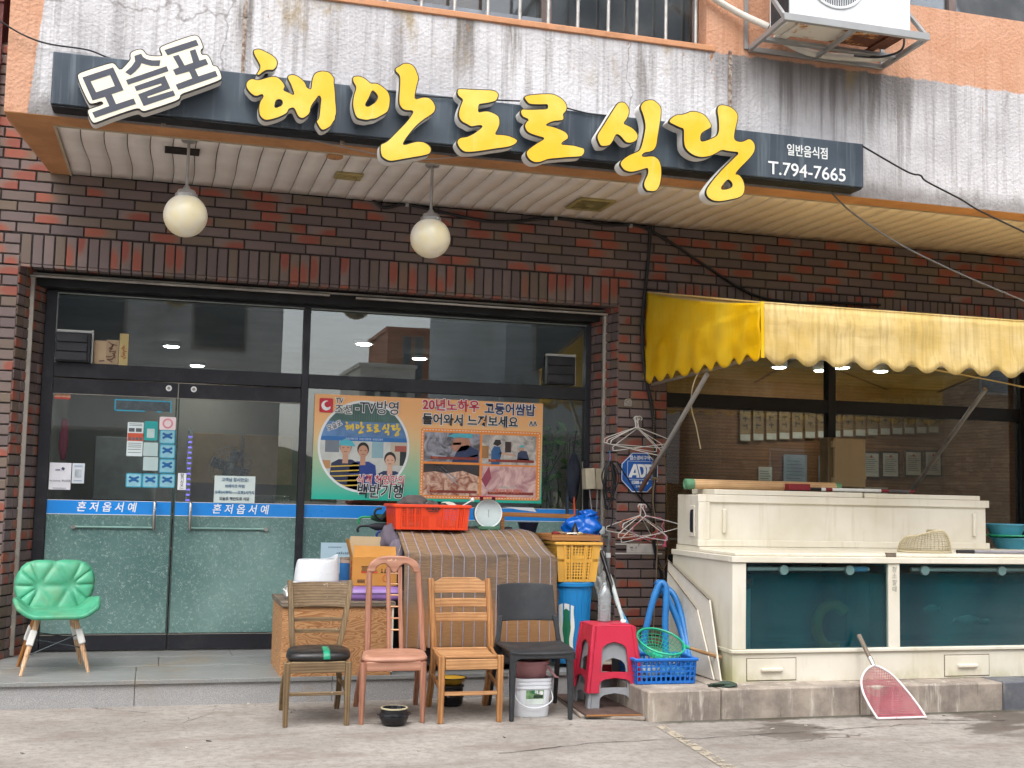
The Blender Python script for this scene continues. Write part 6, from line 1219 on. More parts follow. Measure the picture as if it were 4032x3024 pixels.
P('nail', MB().tube([(5.055, .0, 2.178), (5.055, -.16, 2.182)], .005, 6), M_rust, bld)
lw = [(-.09, 0, R(22), -4), (-.11, .0, R(-24), 8), (-.13, 0, R(38), 14), (-.16, .01, R(-6), -15)]
for i, (dy, dx, rz_, ry) in enumerate(lw): hanger('white wire hanger in the bunch on the rusty stay pole', (5.085+dx, dy-.02, 1.405), M_hw, ub, .52, .17, (0, R(ry), rz_))
hanger('orange notched hanger in the bunch on the rusty stay pole', (5.085, -.135, 1.392), M_ho, ub, rot=(0, R(8), R(-10)), scallop=True); hanger('pink notched hanger in the bunch on the rusty stay pole', (5.10, -.17, 1.398), M_hp, ub, rot=(0, R(-16), R(8)), scallop=True)
t = T('clothes_peg', 'pink plastic clip hanging on the lowest hangers', 'peg', (5.315, -.14, 1.13)); P('clip', MB().obox((0, 0, 0), (.014, .02, .10), (0, R(8), 0)), M_hp, t, bev=.004); P('jaw', MB().obox((-.008, 0, -.045), (.03, .022, .022)), M_hp, t, bev=.004)
t = T('hemp_rope', 'thin cord tied round the stay pole hanging beside the pier', 'rope'); P('cord', MB().tube(spline([(5.185, -.20, 1.66), (5.20, -.13, 1.45), (5.245, -.12, 1.2), (5.25, -.11, .95), (5.235, -.11, .6), (5.215, -.12, .25)], 6), .0045, 6), plain('hemp', '#8d7c63', .9), t, smooth=True); P('knot', MB().tube([(5.175+.03*math.cos(R(a)), -.22+.03*math.sin(R(a)), 1.655+.012*math.sin(R(a*2))) for a in range(0, 360, 30)], .006, 6, closed=True), bpy.data.materials['hemp'], t, smooth=True)
t = T('cable_coil', 'hank of black cable hanging at the edge of the brick pier', 'cable', (4.815, -.07, 1.80)); mb = MB(); rn = random.Random(8)
for i in range(9):
    w_, l_ = rn.uniform(.03, .075), rn.uniform(.22, .40); ox = rn.uniform(-.02, .02); P('loop', MB().tube(spline([(0, -.01*i*.3, .0), (ox+w_, -.012-.003*i, -l_*.45), (ox+w_*.5, -.01, -l_), (ox-w_*.5, -.014, -l_*.98), (ox-w_, -.01-.003*i, -l_*.5)], 6, True), .0052, 6, closed=True), M_cable, t, smooth=True)
P('plug_tail', MB().tube(spline([(.02, -.02, -.3), (.03, -.02, -.5), (.01, -.02, -.56)], 5), .005, 6), M_cable, t); P('blue_tie', MB().tube(spline([(0, 0, .09), (.005, -.01, .03), (-.01, -.01, -.03)], 4), .004, 6), M_bin, t, smooth=True)
M_bei = plain('beige_box', '#b5ab94', .6, dirt=.35)
for i, (x, lab) in enumerate(((4.70, 'beige meter box left of the pair on the reveal'), (4.80, 'beige meter box right of the pair on the reveal'))):
    t = T('meter_box', lab, 'box', (x, .12+.04*i, 1.645), group='beige boxes on the door reveal', rot=(0, R(4 if i else -4), 0)); P('case', MB().box(-.045, .045, -.05, .06, -.09, .092), M_bei, t, bev=.008); P('lid_seam', MB().box(-.0455, .0455, -.025, -.022, -.088, .09), M_trim, t); P('lead', MB().tube(spline([(0, 0, -.09), (.01, 0, -.25), (.02, .02, -.5)], 5), .005, 6), M_gcable, t)
M_pipe = plain('grey_pipe', '#7c7d7d', .5, .3, dirt=.4)
t = T('water_pipe', 'grey water pipe with a tap meter beside the brick pier', 'pipe', (4.80, -.12, STEP)); P('riser', MB().tube([(0, 0, 0), (0, 0, 1.0)], .017, 12), M_pipe, t, smooth=True); P('branch', MB().tube([(0, 0, .985), (-.11, -.06, .99)], .013, 10), M_steel, t, smooth=True); P('tee', MB().tube([(0, 0, .93), (0, 0, 1.02)], .024, 12), M_pipe, t, smooth=True); P('meter', MB().lathe([(.03, 0), (.036, .008), (.036, .06), (.03, .07), (.001, .071)], c=(-.09, -.05, .995), seg=22), plain('meter_clear', '#b9c2c4', .15), t, smooth=True); P('coupling', MB().tube([(0, 0, .80), (0, 0, .84)], .022, 12), M_signwhite, t, smooth=True)
for i, (a, b, r_, col, lab) in enumerate((((4.52, .28, 1.0), (4.60, .36, 2.0), .006, '#1d2530', 'dark fishing rod leaning nearest the window corner'), ((4.60, .26, 1.0), (4.57, .34, 1.95), .005, '#2a3a55', 'blue grey fishing rod leaning in the window corner'), ((4.66, .24, 1.05), (4.62, .33, 2.02), .006, '#d8552a', 'orange gripped fishing rod leaning in the window corner'), ((4.70, .2, 1.0), (4.70, .3, 1.8), .005, '#8d867a', 'pale cane leaning beside the fishing rods'))):
    t = T('fishing_rod', lab, 'rod', group='fishing rods in the corner'); a, b = Vector(a), Vector(b); a.z = STEP; P('blank', MB().tube([a, b], [r_, r_*.6], 8), plain('rod_dark_%d' % i, '#1b1d22' if i < 3 else col, .4), t, smooth=True); P('grip', MB().tube([a.lerp(b, .62), a.lerp(b, .74)], r_*1.5, 8), plain('rod_col_%d' % i, col, .5), t, smooth=True)
t = T('net_bag', 'dark bag of fishing gear hanging in the window corner', 'bag', (4.63, .33, 1.65)); P('bag', cloth_blob(MB(), (0, 0, 0), (.06, .05, .22), 51, .25), plain('dark_bag', '#1c2230', .8), t, smooth='all'); P('strap', MB().tube(spline([(0, 0, .2), (.01, 0, .35), (.03, .02, .42)], 4), .006, 6), M_cable, t)
# ---- poles leaning beside the pier
M_bpole = plain('blue_pole', '#4b8fb5', .35, var=.1)
t = T('mop_handle', 'blue pole with black grip leaning against the pier', 'pole'); P('shaft', MB().tube([(4.60, -1.55, .24), (4.585, -.90, .66)], .013, 10), M_bpole, t, smooth=True); P('grip', MB().tube([(4.585, -.90, .66), (4.545, -.62, 1.06)], .0165, 10), M_trim, t, smooth=True); P('socket', MB().tube([(4.603, -1.62, .20), (4.60, -1.50, .27)], .019, 10), plain('ochre_socket', '#a8763c', .6), t, smooth=True)
t = T('white_pole', 'pale grey plastic pole leaning beside the pier', 'pole'); P('shaft', MB().tube([(4.56, -1.40, .22), (4.585, -.72, .87)], .015, 10), plain('pale_pole', '#b9bfbd', .4), t, smooth=True); P('collar', MB().tube([(4.575, -.95, .65), (4.583, -.75, .845)], .0185, 10), bpy.data.materials['pale_pole'], t, smooth=True)

# ================================================================== blue crate, colander, hoses, boards
M_bc = plain('blue_crate_plastic', '#1565b8', .42, var=.1)
t = T('plastic_crate', 'low blue grid crate on the kerb under the colander', 'crate', (4.56, -1.76, KERB+.004), rz=R(-1)); crate(t, .44, .32, .17, 12, 9, 4, .012, .010, .006, M_bc, .008, .014)
t = T('crate_contents', 'grey and blue plastic scraps lying inside the blue crate', 'scraps', (4.56, -1.76, KERB+.015)); P('scrap', cloth_blob(MB(), (-.08, -.03, .05), (.10, .08, .05), 61, .3), plain('scrap_grey', '#8a9498', .6), t, smooth='all'); P('scrap_blue', cloth_blob(MB(), (.09, .0, .045), (.11, .10, .045), 62, .3), plain('scrap_blue', '#3c7fb5', .5), t, smooth='all')
M_col = plain('green_colander_plastic', '#1fa57c', .38, var=.08)
t = T('colander', 'green plastic colander with wooden handle lying on the blue crate', 'colander', (4.585, -1.76, .475), rot=(R(24), R(9), R(-8)))
def bowl_z(r_): return -.105*math.sqrt(max(0, 1-(r_/.172)**2.2))
mb = MB(); rings = [.03, .055, .08, .105, .128, .148, .163]
for r_ in rings: mb.tube([(r_*math.cos(R(a)), r_*math.sin(R(a)), bowl_z(r_)) for a in range(0, 360, 8)], .0022, 5, closed=True)
for k in range(32):
    a = 2*PI*k/32; mb.tube([(r_*math.cos(a), r_*math.sin(a), bowl_z(r_)) for r_ in (.03, .055, .08, .105, .128, .148, .163, .171)], .0019, 4)
P('mesh_bowl', mb, M_col, t, smooth=True); P('rim', MB().lathe([(.166, -.006), (.178, -.004), (.180, .006), (.172, .010), (.166, .004)], seg=44, cap=False), M_col, t, smooth=True); P('base_disc', MB().lathe([(.034, -.106), (.034, -.102), (.001, -.102)], seg=24), M_col, t)
P('socket', MB().tube([(.165, 0, .0), (.215, 0, -.012)], [.020, .014], 10, sy=.7), M_col, t, smooth=True); P('handle', MB().tube([(.20, 0, -.010), (.30, 0, -.025), (.46, .0, -.045)], [.011, .013, .015], 10), wood('handle_wood', '#8a6440', '#b08a5e', 'x', 1.5, .6, dirt=.4), t, smooth=True)
g = N('corrugated_hose_blue'); c_ = g.mix(g.noise(g.pos(), 8, 4), srgb('#175c9c'), srgb('#2c7fc0')); M_hose = g.done(g.bsdf(c_, .35, 0, None, .5))
def hose(label, pts, r_):
    t = T('suction_hose', label, 'hose', group='blue hoses by the tank'); L = spline(pts, 22); rr_ = [r_*(1 + .045*math.sin(i*2.1)) for i in range(len(L))]; P('hose', MB().tube(L, rr_, 12), M_hose, t, smooth=True); P('end_ring', MB().tube([L[-1], L[-1] + (L[-1]-L[-2]).normalized()*.02], r_*1.15, 12), M_hose, t, smooth=True)
hose('blue suction hose arching highest beside the pier', [(4.63, -1.30, .30), (4.66, -1.30, .50), (4.715, -1.30, .72), (4.765, -1.30, .84), (4.80, -1.31, .845), (4.815, -1.32, .78), (4.80, -1.34, .55), (4.80, -1.36, .26)], .025)
hose('blue suction hose sloping down across the leaning boards', [(4.78, -1.20, .86), (4.83, -1.22, .80), (4.885, -1.25, .68), (4.94, -1.30, .52), (4.945, -1.38, .38), (4.91, -1.46, .29), (4.86, -1.54, .235)], .025)
hose('blue suction hose curling widest behind the blue crate', [(4.80, -1.10, .70), (4.86, -1.14, .80), (4.925, -1.20, .76), (4.965, -1.27, .60), (4.97, -1.36, .42), (4.945, -1.47, .29), (4.90, -1.58, .235)], .024)
M_panel = plain('dirty_white_board', '#d2cabb', .6, var=.08, scale=2, dirt=.4, dirtc=srgb('#9a8f78'), dscale=2.5)
t = T('leaning_board', 'white board leaning nearest the hoses at the tank side', 'board', (4.965, 0, KERB), rot=(0, R(3.2), 0)); P('board', MB().prism([(-.92, .72), (-1.50, .47), (-1.84, .01), (-.92, .01)], -.006, .006, 'yz'), M_panel, t, bev=.002); P('edge', MB().beam((-.009, -.92, .725), (-.009, -1.50, .475), .006, .006), M_oldtop, t)
t = T('leaning_board', 'larger white board leaning against the tank side', 'board', (4.99, 0, KERB), rot=(0, R(2.4), 0)); P('board', MB().prism([(-.88, .80), (-1.66, .555), (-1.90, .01), (-.88, .01)], -.006, .006, 'yz'), M_panel, t, bev=.002); P('edge', MB().beam((-.009, -.88, .805), (-.009, -1.66, .56), .006, .006), M_oldtop, t)
t = T('green_rag', 'scrap of dark green netting on the kerb edge', 'rag', (4.93, -2.10, KERB+.006)); P('rag', cloth_blob(MB(), (0, 0, .012), (.075, .05, .022), 71, .5), plain('rag_green', '#38473a', .95, bump=.5, bscale=120), t, smooth='all'); P('frayed_end', cloth_blob(MB(), (-.08, .03, .006), (.04, .02, .012), 72, .5), bpy.data.materials['rag_green'], t, smooth='all')

# ================================================================== the fish tank
g = N('aged_tank_pvc'); p = g.pos(); n = g.noise(p, 1.6, 6, .6); z_ = g.sep(p)[2]; x_ = g.sep(p)[0]; st = g.noise(g.pos((9, 9, .8)), 1.5, 6, .6)
c_ = g.mix(g.rng(n, .3, .7), srgb('#cdc6b2'), srgb('#dcd6c8')); c_ = g.mix(g.rng(st, .55, .75, 0, .45), c_, srgb('#b5aa8c')); c_ = g.mix(g.rng(g.noise(p, 30, 6, .75), .66, .72, 0, .5), c_, srgb('#8a8068'))
alg = g.math('MULTIPLY', g.rng(g.math('ADD', z_, g.math('MULTIPLY', n, .22)), .28, .40, 1, 0), g.rng(g.noise(g.pos((3, 3, 1.5)), 1.3, 6, .7), .42, .62)); edge = g.rng(x_, 5.04, 5.14, 1, 0); c_ = g.mix(g.math('MULTIPLY', g.math('MAXIMUM', g.math('MULTIPLY', alg, .55), g.math('MULTIPLY', g.math('MULTIPLY', edge, g.rng(z_, .2, .5, 1, 0)), .7)), 1), c_, srgb('#8a8a3c'))
M_tank = g.done(g.bsdf(c_, .42, 0, g.bump(g.noise(p, 80, 3), .05, .003), .45))
M_teal = plain('tank_lining', '#2f93a0', .5, var=.25, scale=1.2, c2='#237f8c'); M_tglass = thin_glass('tank_glass', (.88,.96,.96), .55, 0, .01)
tk = T('fish_tank', 'large cream PVC fish tank with two teal glass panes', 'fish tank', (5.05, -1.95, KERB))
TL, TD, TH = 3.6, 1.05, .895                      # length, depth, height above the kerb
P('base_panel', MB().box(.0, TL, .0, .03, .0, .205), M_tank, tk, bev=.004); P('side_panel', MB().box(.0, .03, .031, TD, .0, .86), M_tank, tk, bev=.003); P('back_panel', MB().box(.031, TL, TD-.03, TD, .0, .86), M_tank, tk); P('bottom', MB().box(.031, TL, .031, TD-.031, .17, .20), M_teal, tk)
P('corner_post', MB().box(-.002, .105, -.004, .03, .2355, .845), M_tank, tk, bev=.004); P('mullion', MB().box(1.268, 1.362, -.004, .03, .2355, .845), M_tank, tk, bev=.003); P('mullion', MB().box(2.55, 2.64, -.004, .03, .2355, .845), M_tank, tk, bev=.003)
P('sill_rail', MB().box(-.012, TL, -.018, .032, .207, .234), M_tank, tk, bev=.005); P('top_rail', MB().box(-.012, TL, -.016, .034, .847, .892), M_tank, tk, bev=.005); P('side_rail', MB().box(-.014, .034, .036, TD, .850, .892), M_tank, tk, bev=.004); P('side_sill', MB().box(-.010, .0, .036, TD, .207, .234), M_tank, tk, bev=.003)
for a, b in ((.105, 1.268), (1.362, 2.55), (2.64, 3.58)): P('pane', MB().box(a, b, .010, .016, .234, .847), M_tglass, tk)
P('lining', MB().box(.032, TL, TD-.046, TD-.032, .2, .84).box(.032, .045, .033, TD-.05, .2, .84), M_teal, tk)
g = N('tank_water'); df = g.n('BsdfPrincipled'); df.inputs['Base Color'].default_value = (*srgb('#0f5a68'), 1); df.inputs['Roughness'].default_value = .08; M_wat = g.done(df.outputs[0])
P('water_surface', MB().grid(20, 8, lambda u, v: (.05 + u*(TL-.06), .03 + v*(TD-.09), .775 + .003*math.sin(u*40)*math.cos(v*11))), M_wat, tk, smooth=True)
g = N('turbid_teal_water'); dd = g.n('BsdfDiffuse'); g.l(g.mix(g.rng(g.noise(g.pos((2.2, 2, .35)), 1.3, 4), .3, .7), srgb('#064f60'), srgb('#0f7a84')), dd.inputs[0]); tt = g.n('BsdfTransparent'); tt.inputs[0].default_value = (.55, .85, .9, 1); mm = g.n('MixShader'); mm.inputs[0].default_value = .46; g.l(tt.outputs[0], mm.inputs[1]); g.l(dd.outputs[0], mm.inputs[2]); M_turb = g.done(mm.outputs[0])
for yy_ in (.09, .30, .62): P('turbid_water', MB().add([(.05, yy_, .205), (TL-.01, yy_, .205), (TL-.01, yy_, .772), (.05, yy_, .772)], [(0,1,2,3)]), M_turb, tk)
P('divider', MB().box(1.30, 1.33, .10, TD-.06, .2, .83), M_teal, tk)
M_pvc = plain('pvc_pipe_grey', '#a8b5b2', .35, var=.08)
P('spray_pipe', MB().tube([(.14, .06, .80), (1.14, .06, .80)], .016, 12), M_pvc, tk, smooth=True); P('spray_pipe', MB().tube([(1.5, .06, .80), (3.4, .06, .80)], .016, 12), M_pvc, tk, smooth=True)
for x in (.42, .96, 1.6, 2.28): P('pipe_cap', MB().tube([(x, .018, .795), (x, .045, .795)], .035, 22), M_pvc, tk, smooth=True)
P('joint_sleeve', MB().tube([(1.0, .06, .80), (1.12, .06, .80)], .023, 12), M_bpole, tk, smooth=True)
P('drain_pipe', MB().tube([(.18, .16, .2), (.18, .16, .66)], .04, 16), M_pvc, tk, smooth=True); P('pump_head', cloth_blob(MB(), (.18, .15, .70), (.06, .06, .06), 81, .3), plain('pump_dark', '#2d3a3c', .5), tk, smooth='all')
P('ring_reflection', MB().tube([(.92+.13*math.cos(R(a)), .20, .37+.16*math.sin(R(a))) for a in range(40, 300, 12)], .04, 10), plain('ring_ghost_yellow', '#7d7238', .5), tk, smooth=True)  # yellow tube added in place of a ring-shaped reflection in the left pane
for x0 in (.115, 1.745):
    d = P('drawer', MB().box(x0, x0+.385, -.006, -.0005, .018, .168), M_tank, tk, bev=.003); P('drawer_gap', MB().box(x0-.006, x0+.391, -.0012, .0, .012, .174), M_oldtop, tk); P('drawer_pull', MB().obox((x0+.19, -.018, .092), (.17, .024, .028)), M_tank, d, bev=.008)
for i, ch in enumerate('청소할때'): text('handwriting', ch, .046, plain('pencil_grey', '#77746c', .8), tk, (1.315, -.0048, .80-.048*i), shear=.1)
P('lid', MB().box(.03, 1.30, .02, .62, .893, .915), M_tank, tk, bev=.005); P('lid', MB().box(1.312, TL, .02, .62, .894, .916), M_tank, tk, bev=.005); P('lid_lip', MB().box(1.26, 1.34, .005, .03, .893, .925), M_oldtop, tk); P('deck', MB().box(.03, TL, .621, TD, .893, .93), M_tank, tk)
UZ0, UZ1 = .932, 1.325
up_ = P('upper_cabinet', MB().box(.035, 2.62, .65, TD-.005, UZ0, UZ1), M_tank, tk, bev=.006)
P('cabinet_rail', MB().box(.02, 2.64, .628, .66, UZ0, UZ0+.05), M_tank, up_, bev=.004); P('cabinet_rail', MB().box(.02, 2.64, .630, .66, UZ1-.055, UZ1+.004), M_tank, up_, bev=.004); P('cabinet_post', MB().box(.025, .12, .632, .649, UZ0+.05, UZ1-.055), M_tank, up_, bev=.003)
P('cabinet_lid', MB().box(.16, 1.46, .64, TD, UZ1+.005, UZ1+.045), M_tank, up_, bev=.005); P('cabinet_lid', MB().box(1.475, 2.56, .64, TD, UZ1+.004, UZ1+.042), M_tank, up_, bev=.005)
for x in (.245, 2.50): P('cabinet_pull', MB().obox((x, .638, UZ0+.195), (.030, .03, .19)), M_tank, up_, bev=.010)
hx_ = [(.72, UZ0+.09), (.79, UZ0+.10), (.80, UZ0+.12), (.80, UZ0+.26), (.79, UZ0+.28), (.72, UZ0+.29), (.715, UZ0+.27), (.715, UZ0+.11)]
P('hand_hole', MB().prism([(.70, UZ0+.07), (.79, UZ0+.07), (.81, UZ0+.1), (.81, UZ0+.28), (.79, UZ0+.31), (.70, UZ0+.31)], .024, .034, 'yz'), M_tank, up_, bev=.004); P('hand_hole_dark', MB().prism([(.725, UZ0+.10), (.775, UZ0+.105), (.785, UZ0+.13), (.785, UZ0+.25), (.775, UZ0+.275), (.725, UZ0+.28)], .0225, .0245, 'yz'), M_trim, up_)
for i, (x, y, z, s_, a) in enumerate(((1.75, .16, .50, .20, 15), (2.05, .14, .42, .22, 170), (2.25, .2, .40, .18, 30))):
    t = T('fish', ('pale fish nearest the mullion in the right pane', 'larger pale fish in the right tank pane', 'pale fish lowest in the right tank pane')[i], 'fish', (5.05+x, -1.95+y, KERB+z), rz=R(a), group='fish in the right pane'); P('body', MB().lathe([(.001, -s_/2), (s_*.10, -s_*.3), (s_*.14, -.05*s_), (s_*.11, s_*.2), (s_*.04, s_*.38), (.003, s_*.42)], rot=(0, R(90), 0), seg=16, sy=.5), plain('fish_silver_%d' % i, '#5f7a78', .3, var=.3), t, smooth=True); P('tail', MB().prism([(s_*.38, 0), (s_*.55, s_*.12), (s_*.50, 0), (s_*.55, -s_*.12)], -.002, .002, 'xz'), plain('fish_fin', '#7a8f8d', .5), t)
# ---- what lies on the tank
t = T('rolled_mat', 'rolled wooden slat blind with green edge on the tank cabinet', 'mat roll', (5.08, -1.10, KERB+UZ1+.083))
P('roll', MB().tube([(-.01, 0, 0), (1.34, .0, 0)], .040, 18), wood('pale_bamboo', '#b98f63', '#d9b88c', 'x', 1.5, .6), t, smooth=True); M_ge = plain('green_hem', '#5f8f6c', .8)
mb = MB()
for k in range(3): mb.tube([(-.016, (.036-.011*k)*math.cos(R(a)), (.036-.011*k)*math.sin(R(a))) for a in range(0, 360, 20)], .0055, 6, closed=True)
mb.tube([(-.012, 0, 0), (.05, 0, 0)], .0412, 18); P('hem_end', mb, M_ge, t, smooth=True); P('hem_end', MB().tube([(1.30, 0, 0), (1.345, 0, 0)], .0412, 18), M_ge, t, smooth=True)
t = T('brush_pole', 'red and white striped pole brush lying on the tank cabinet', 'brush', (5.93, -1.16, KERB+UZ1+.070)); P('head', MB().box(-.02, .17, -.05, .05, -.018, .035), plain('brush_red', '#7d1a22', .6), t, bev=.006); P('bristles', MB().box(-.02, .17, -.05, .05, -.024, -.0185), M_trim, t)
x0 = .17
for ln_, m_ in ((.12, M_trim), (.04, M_signwhite), (.06, bpy.data.materials['brush_red']), (.45, M_signwhite), (.07, bpy.data.materials['brush_red']), (.20, plain('pole_grey', '#5a5556', .4)), (.04, bpy.data.materials['brush_red'])): P('pole_section', MB().tube([(x0+.0005, 0, -.004), (x0+ln_, 0, -.004)], .014, 10), m_, t, smooth=True); x0 += ln_
t = T('paper_scrap', 'small white folded card on the tank cabinet', 'card', (6.12, -1.0, KERB+UZ1+.045)); P('card', MB().prism([(-.05, .0), (.06, .0), (.0, .075)], -.004, .004, 'xz'), M_signwhite, t)
g = N('net_twine'); M_twine = plain('beige_twine', '#b9ad8e', .9)
t = T('landing_net', 'beige knotted landing net with black handle on the tank lid', 'net', (6.86, -1.62, KERB+.916))
def nb(u, v):
    a = 2*PI*u; r_ = math.cos(v*PI/2)**.42; h = .155*math.sin(v*PI/2)**1.1*(1 + .22*math.cos(a+.5)*(1-v*.3) + .08*math.sin(3*a)*(1-v))
    return (.215*r_*math.cos(a)*(1+.05*math.sin(5*a)) + .02*v, .15*r_*math.sin(a), .006 + h - .03*max(0, v-.7))
me = MB().grid(44, 14, nb, closed_u=True).mesh('bag'); o = P('bag', me, M_twine, t); w_ = o.modifiers.new('wire', 'WIREFRAME'); w_.thickness = .0062; w_.use_even_offset = False
P('hoop', MB().tube([(.215*math.cos(R(a)), .15*math.sin(R(a)), .008) for a in range(0, 360, 10)], .007, 8, closed=True), M_twine, t, smooth=True); P('grip', MB().tube([(.22, -.10, .012), (.36, -.12, .014)], .016, 10), M_trim, t, smooth=True); P('pole', MB().tube([(.36, -.12, .014), (1.3, -.2, .014)], .013, 10), plain('grey_lilac_pole', '#8d8b93', .35, .3), t, smooth=True)
for i, (x, y, z, r_, col, lab) in enumerate(((8.10, -1.12, KERB+.93, .21, '#3f8ea8', 'light blue plastic basin behind the tank right end'), (8.05, -1.12, KERB+1.02, .20, '#1f9a70', 'flat green plastic tray between the blue basins'), (8.02, -1.10, KERB+1.045, .17, '#4d9cb8', 'light blue slotted basket on top of the green tray'))):
    t = T('plastic_basin', lab, 'basin', (x, y, z), group='basins behind the tank'); hgt = (.085, .02, .085)[i]; m_ = plain('basin_%d' % i, col, .4, var=.08)
    P('bowl', MB().lathe([(r_*.72, 0), (r_*.95, hgt), (r_*1.02, hgt), (r_*1.02, hgt+.008), (r_*.93, hgt+.006), (r_*.70, .008), (.001, .008)], seg=36), m_, t, smooth=True); P('rim', MB().tube([(r_*1.02*math.cos(R(a)), r_*1.02*math.sin(R(a)), hgt+.004) for a in range(0, 360, 12)], .006, 6, closed=True), m_, t, smooth=True)
t = T('electrical_box', 'beige electrical enclosure fixed in front of the tank window', 'electrical box', (7.32, .26, 1.86)); M_eb = plain('enclosure_beige', '#b09a74', .5, var=.06, dirt=.2)
P('case', MB().box(-.20, .135, -.03, .14, -.235, .235), plain('enclosure_side', '#7d6b4c', .5), t, bev=.01); P('door', MB().box(-.16, .17, -.075, -.031, -.232, .232), M_eb, t, bev=.012)
for z in (-.17, .17): P('hinge', MB().box(-.182, -.158, -.072, -.035, z-.03, z+.03), M_eb, t, bev=.003)
P('latch', MB().box(.171, .182, -.065, -.04, -.15, -.11), M_eb, t, bev=.002); P('mounting_post', MB().box(-.02, .02, .06, .1, -1.4, -.236), M_frame, t)
# ---- scoop net leaning on the kerb
A = Vector((5.93, -2.40, .012)); B = Vector((6.31, -2.41, .012)); U = Vector((.13, .32, .94)).normalized()
t = T('scoop_net', 'red meshed scoop net with wooden handle leaning on the kerb', 'scoop net')
def npnt(a, b): return A + (B-A)*a + Vector((-.10, .26, .32))*b + Vector((.10, 0, 0))*b
fo = [npnt(0, 0), npnt(-.06, .25), npnt(-.08, .5), npnt(-.02, .72), npnt(.14, .90), npnt(.36, 1.0), npnt(.56, .92), npnt(.72, .74), npnt(.86, .45), npnt(.95, .2), npnt(1.0, 0)]
M_nf = plain('white_red_frame', '#d8cfcf', .5, var=.1, wear=.5, wearc=srgb('#c0394a')); P('frame', MB().tube(spline(fo, 4) + [fo[0]], .008, 8), M_nf, t, smooth=True)
g = N('red_netting'); uvv = g.coord('Object'); tr_ = g.n('BsdfTransparent'); df = g.bsdf(g.mix(g.noise(uvv, 8, 4), srgb('#9c4350'), srgb('#ba6c76')), .8); m1 = g.n('MixShader'); q = g.sep(uvv)
wx = g.math('ABSOLUTE', g.math('SUBTRACT', g.math('FRACT', g.math('MULTIPLY', q[0], 95)), .5)); wz = g.math('ABSOLUTE', g.math('SUBTRACT', g.math('FRACT', g.math('MULTIPLY', q[2], 95)), .5))
g.l(g.rng(g.math('MAXIMUM', wx, wz), .37, .43), m1.inputs[0]); g.l(tr_.outputs[0], m1.inputs[1]); g.l(df, m1.inputs[2]); M_netting = g.done(m1.outputs[0])
def edge_at(b):                                      # left/right extent of the frame at height b
    L_ = [(0,0),(.25,-.06),(.5,-.08),(.72,-.02),(.90,.14),(1.0,.36)]; R_ = [(0,1.0),(.2,.95),(.45,.86),(.74,.72),(.92,.56),(1.0,.36)]
    def ip(T_): 
        for (b0, a0), (b1, a1) in zip(T_, T_[1:]):
            if b <= b1: return a0 + (a1-a0)*(b-b0)/(b1-b0)
        return T_[-1][1]
    return ip(L_), ip(R_)
def netfn(u, v):
    l, r_ = edge_at(v); return npnt(l+(r_-l)*u, v) + Vector((0, .55, -.2)).normalized()*(.07*math.sin(u*PI)*math.sin(min(1, v*1.0)*PI))
P('netting', MB().grid(20, 20, netfn), M_netting, t, smooth='all'); P('bag_netting', MB().grid(20, 20, lambda u, v: Vector(netfn(u, v)) + Vector((0, .012+.03*math.sin(u*PI)*math.sin(v*PI), 0))), M_netting, t, smooth='all')
P('ferrule', MB().tube([npnt(.36, .99), npnt(.345, 1.16)], [.014, .018], 10), M_steel, t, smooth=True); P('handle', MB().tube([npnt(.346, 1.13), npnt(.31, 1.62)], [.015, .017], 10), wood('grey_handle', '#5f5348', '#857565', 'z', 1.5, .7), t, smooth=True)

# ================================================================== posters and notices
pst = T('poster', 'orange and green restaurant poster with photographs inside the window', 'poster', (2.34, GY-.008, 1.42))
PW, PH = 2.03, .89
g = N('poster_gradient_print'); q = g.sep(g.coord('Generated')); c_ = g.mix(g.rng(q[2], .02, .85, 0, 1, False), srgb('#28b8a0'), srgb('#f4cc94')); c_ = g.mix(g.rng(q[2], .35, .95), c_, srgb('#f2b476')); M_pg = g.done(g.bsdf(c_, .35))
P('sheet', MB().box(0, PW, 0, .003, 0, PH), M_pg, pst)
def circ(cx, cz, r_, n=64, sx=1): return [(cx+r_*sx*math.cos(2*PI*i/n), cz+r_*math.sin(2*PI*i/n)) for i in range(n)]
def col(h, r_=.4, v=.06): 
    k = 'print_' + h[1:]; return bpy.data.materials[k] if k in bpy.data.materials else plain(k, h, r_, var=v, scale=9, bump=.02)
def rect(x0, x1, z0, z1): return [(x0, z0), (x1, z0), (x1, z1), (x0, z1)]
CX, CZ, CR = .432, .455, .395
flat('circle_border', [circ(CX, CZ, CR)], -.0012, .001, col('#e6eaea'), pst)
def clip(poly, r_=CR-.02):                            # keep a shape inside the round photograph
    out = []
    for i in range(len(poly)):
        a, b = poly[i], poly[(i+1) % len(poly)]
        for k in range(6):
            x, z = a[0]+(b[0]-a[0])*k/6, a[1]+(b[1]-a[1])*k/6; d = math.hypot(x-CX, z-CZ)
            if d > r_: x, z = CX+(x-CX)*r_/d, CZ+(z-CZ)*r_/d
            out.append((x, z))
    return out
def cp(name, poly, y, c): return flat(name, [clip(poly)], y, .0006, col(c), pst)
flat('circle_photo', [circ(CX, CZ, CR-.02)], -.002, .0008, col('#c9ccc6', .4, .12), pst)
chord = lambda z0, z1: [(CX+s*math.sqrt(max(0, (CR-.02)**2-(z-CZ)**2)), z) for s, zs in ((1, [z0+(z1-z0)*i/10 for i in range(11)]), (-1, [z1-(z1-z0)*i/10 for i in range(11)])) for z in zs]
flat('photo_roof', [chord(.66, CZ+CR-.0205)], -.0026, .0006, col('#4f6f68', .4, .2), pst); flat('photo_banner', [chord(.53, .665)], -.0027, .0006, col('#5f86b5', .4, .3), pst); flat('photo_banner_foot', [chord(.50, .535)], -.0032, .0006, col('#2e6fb0'), pst)
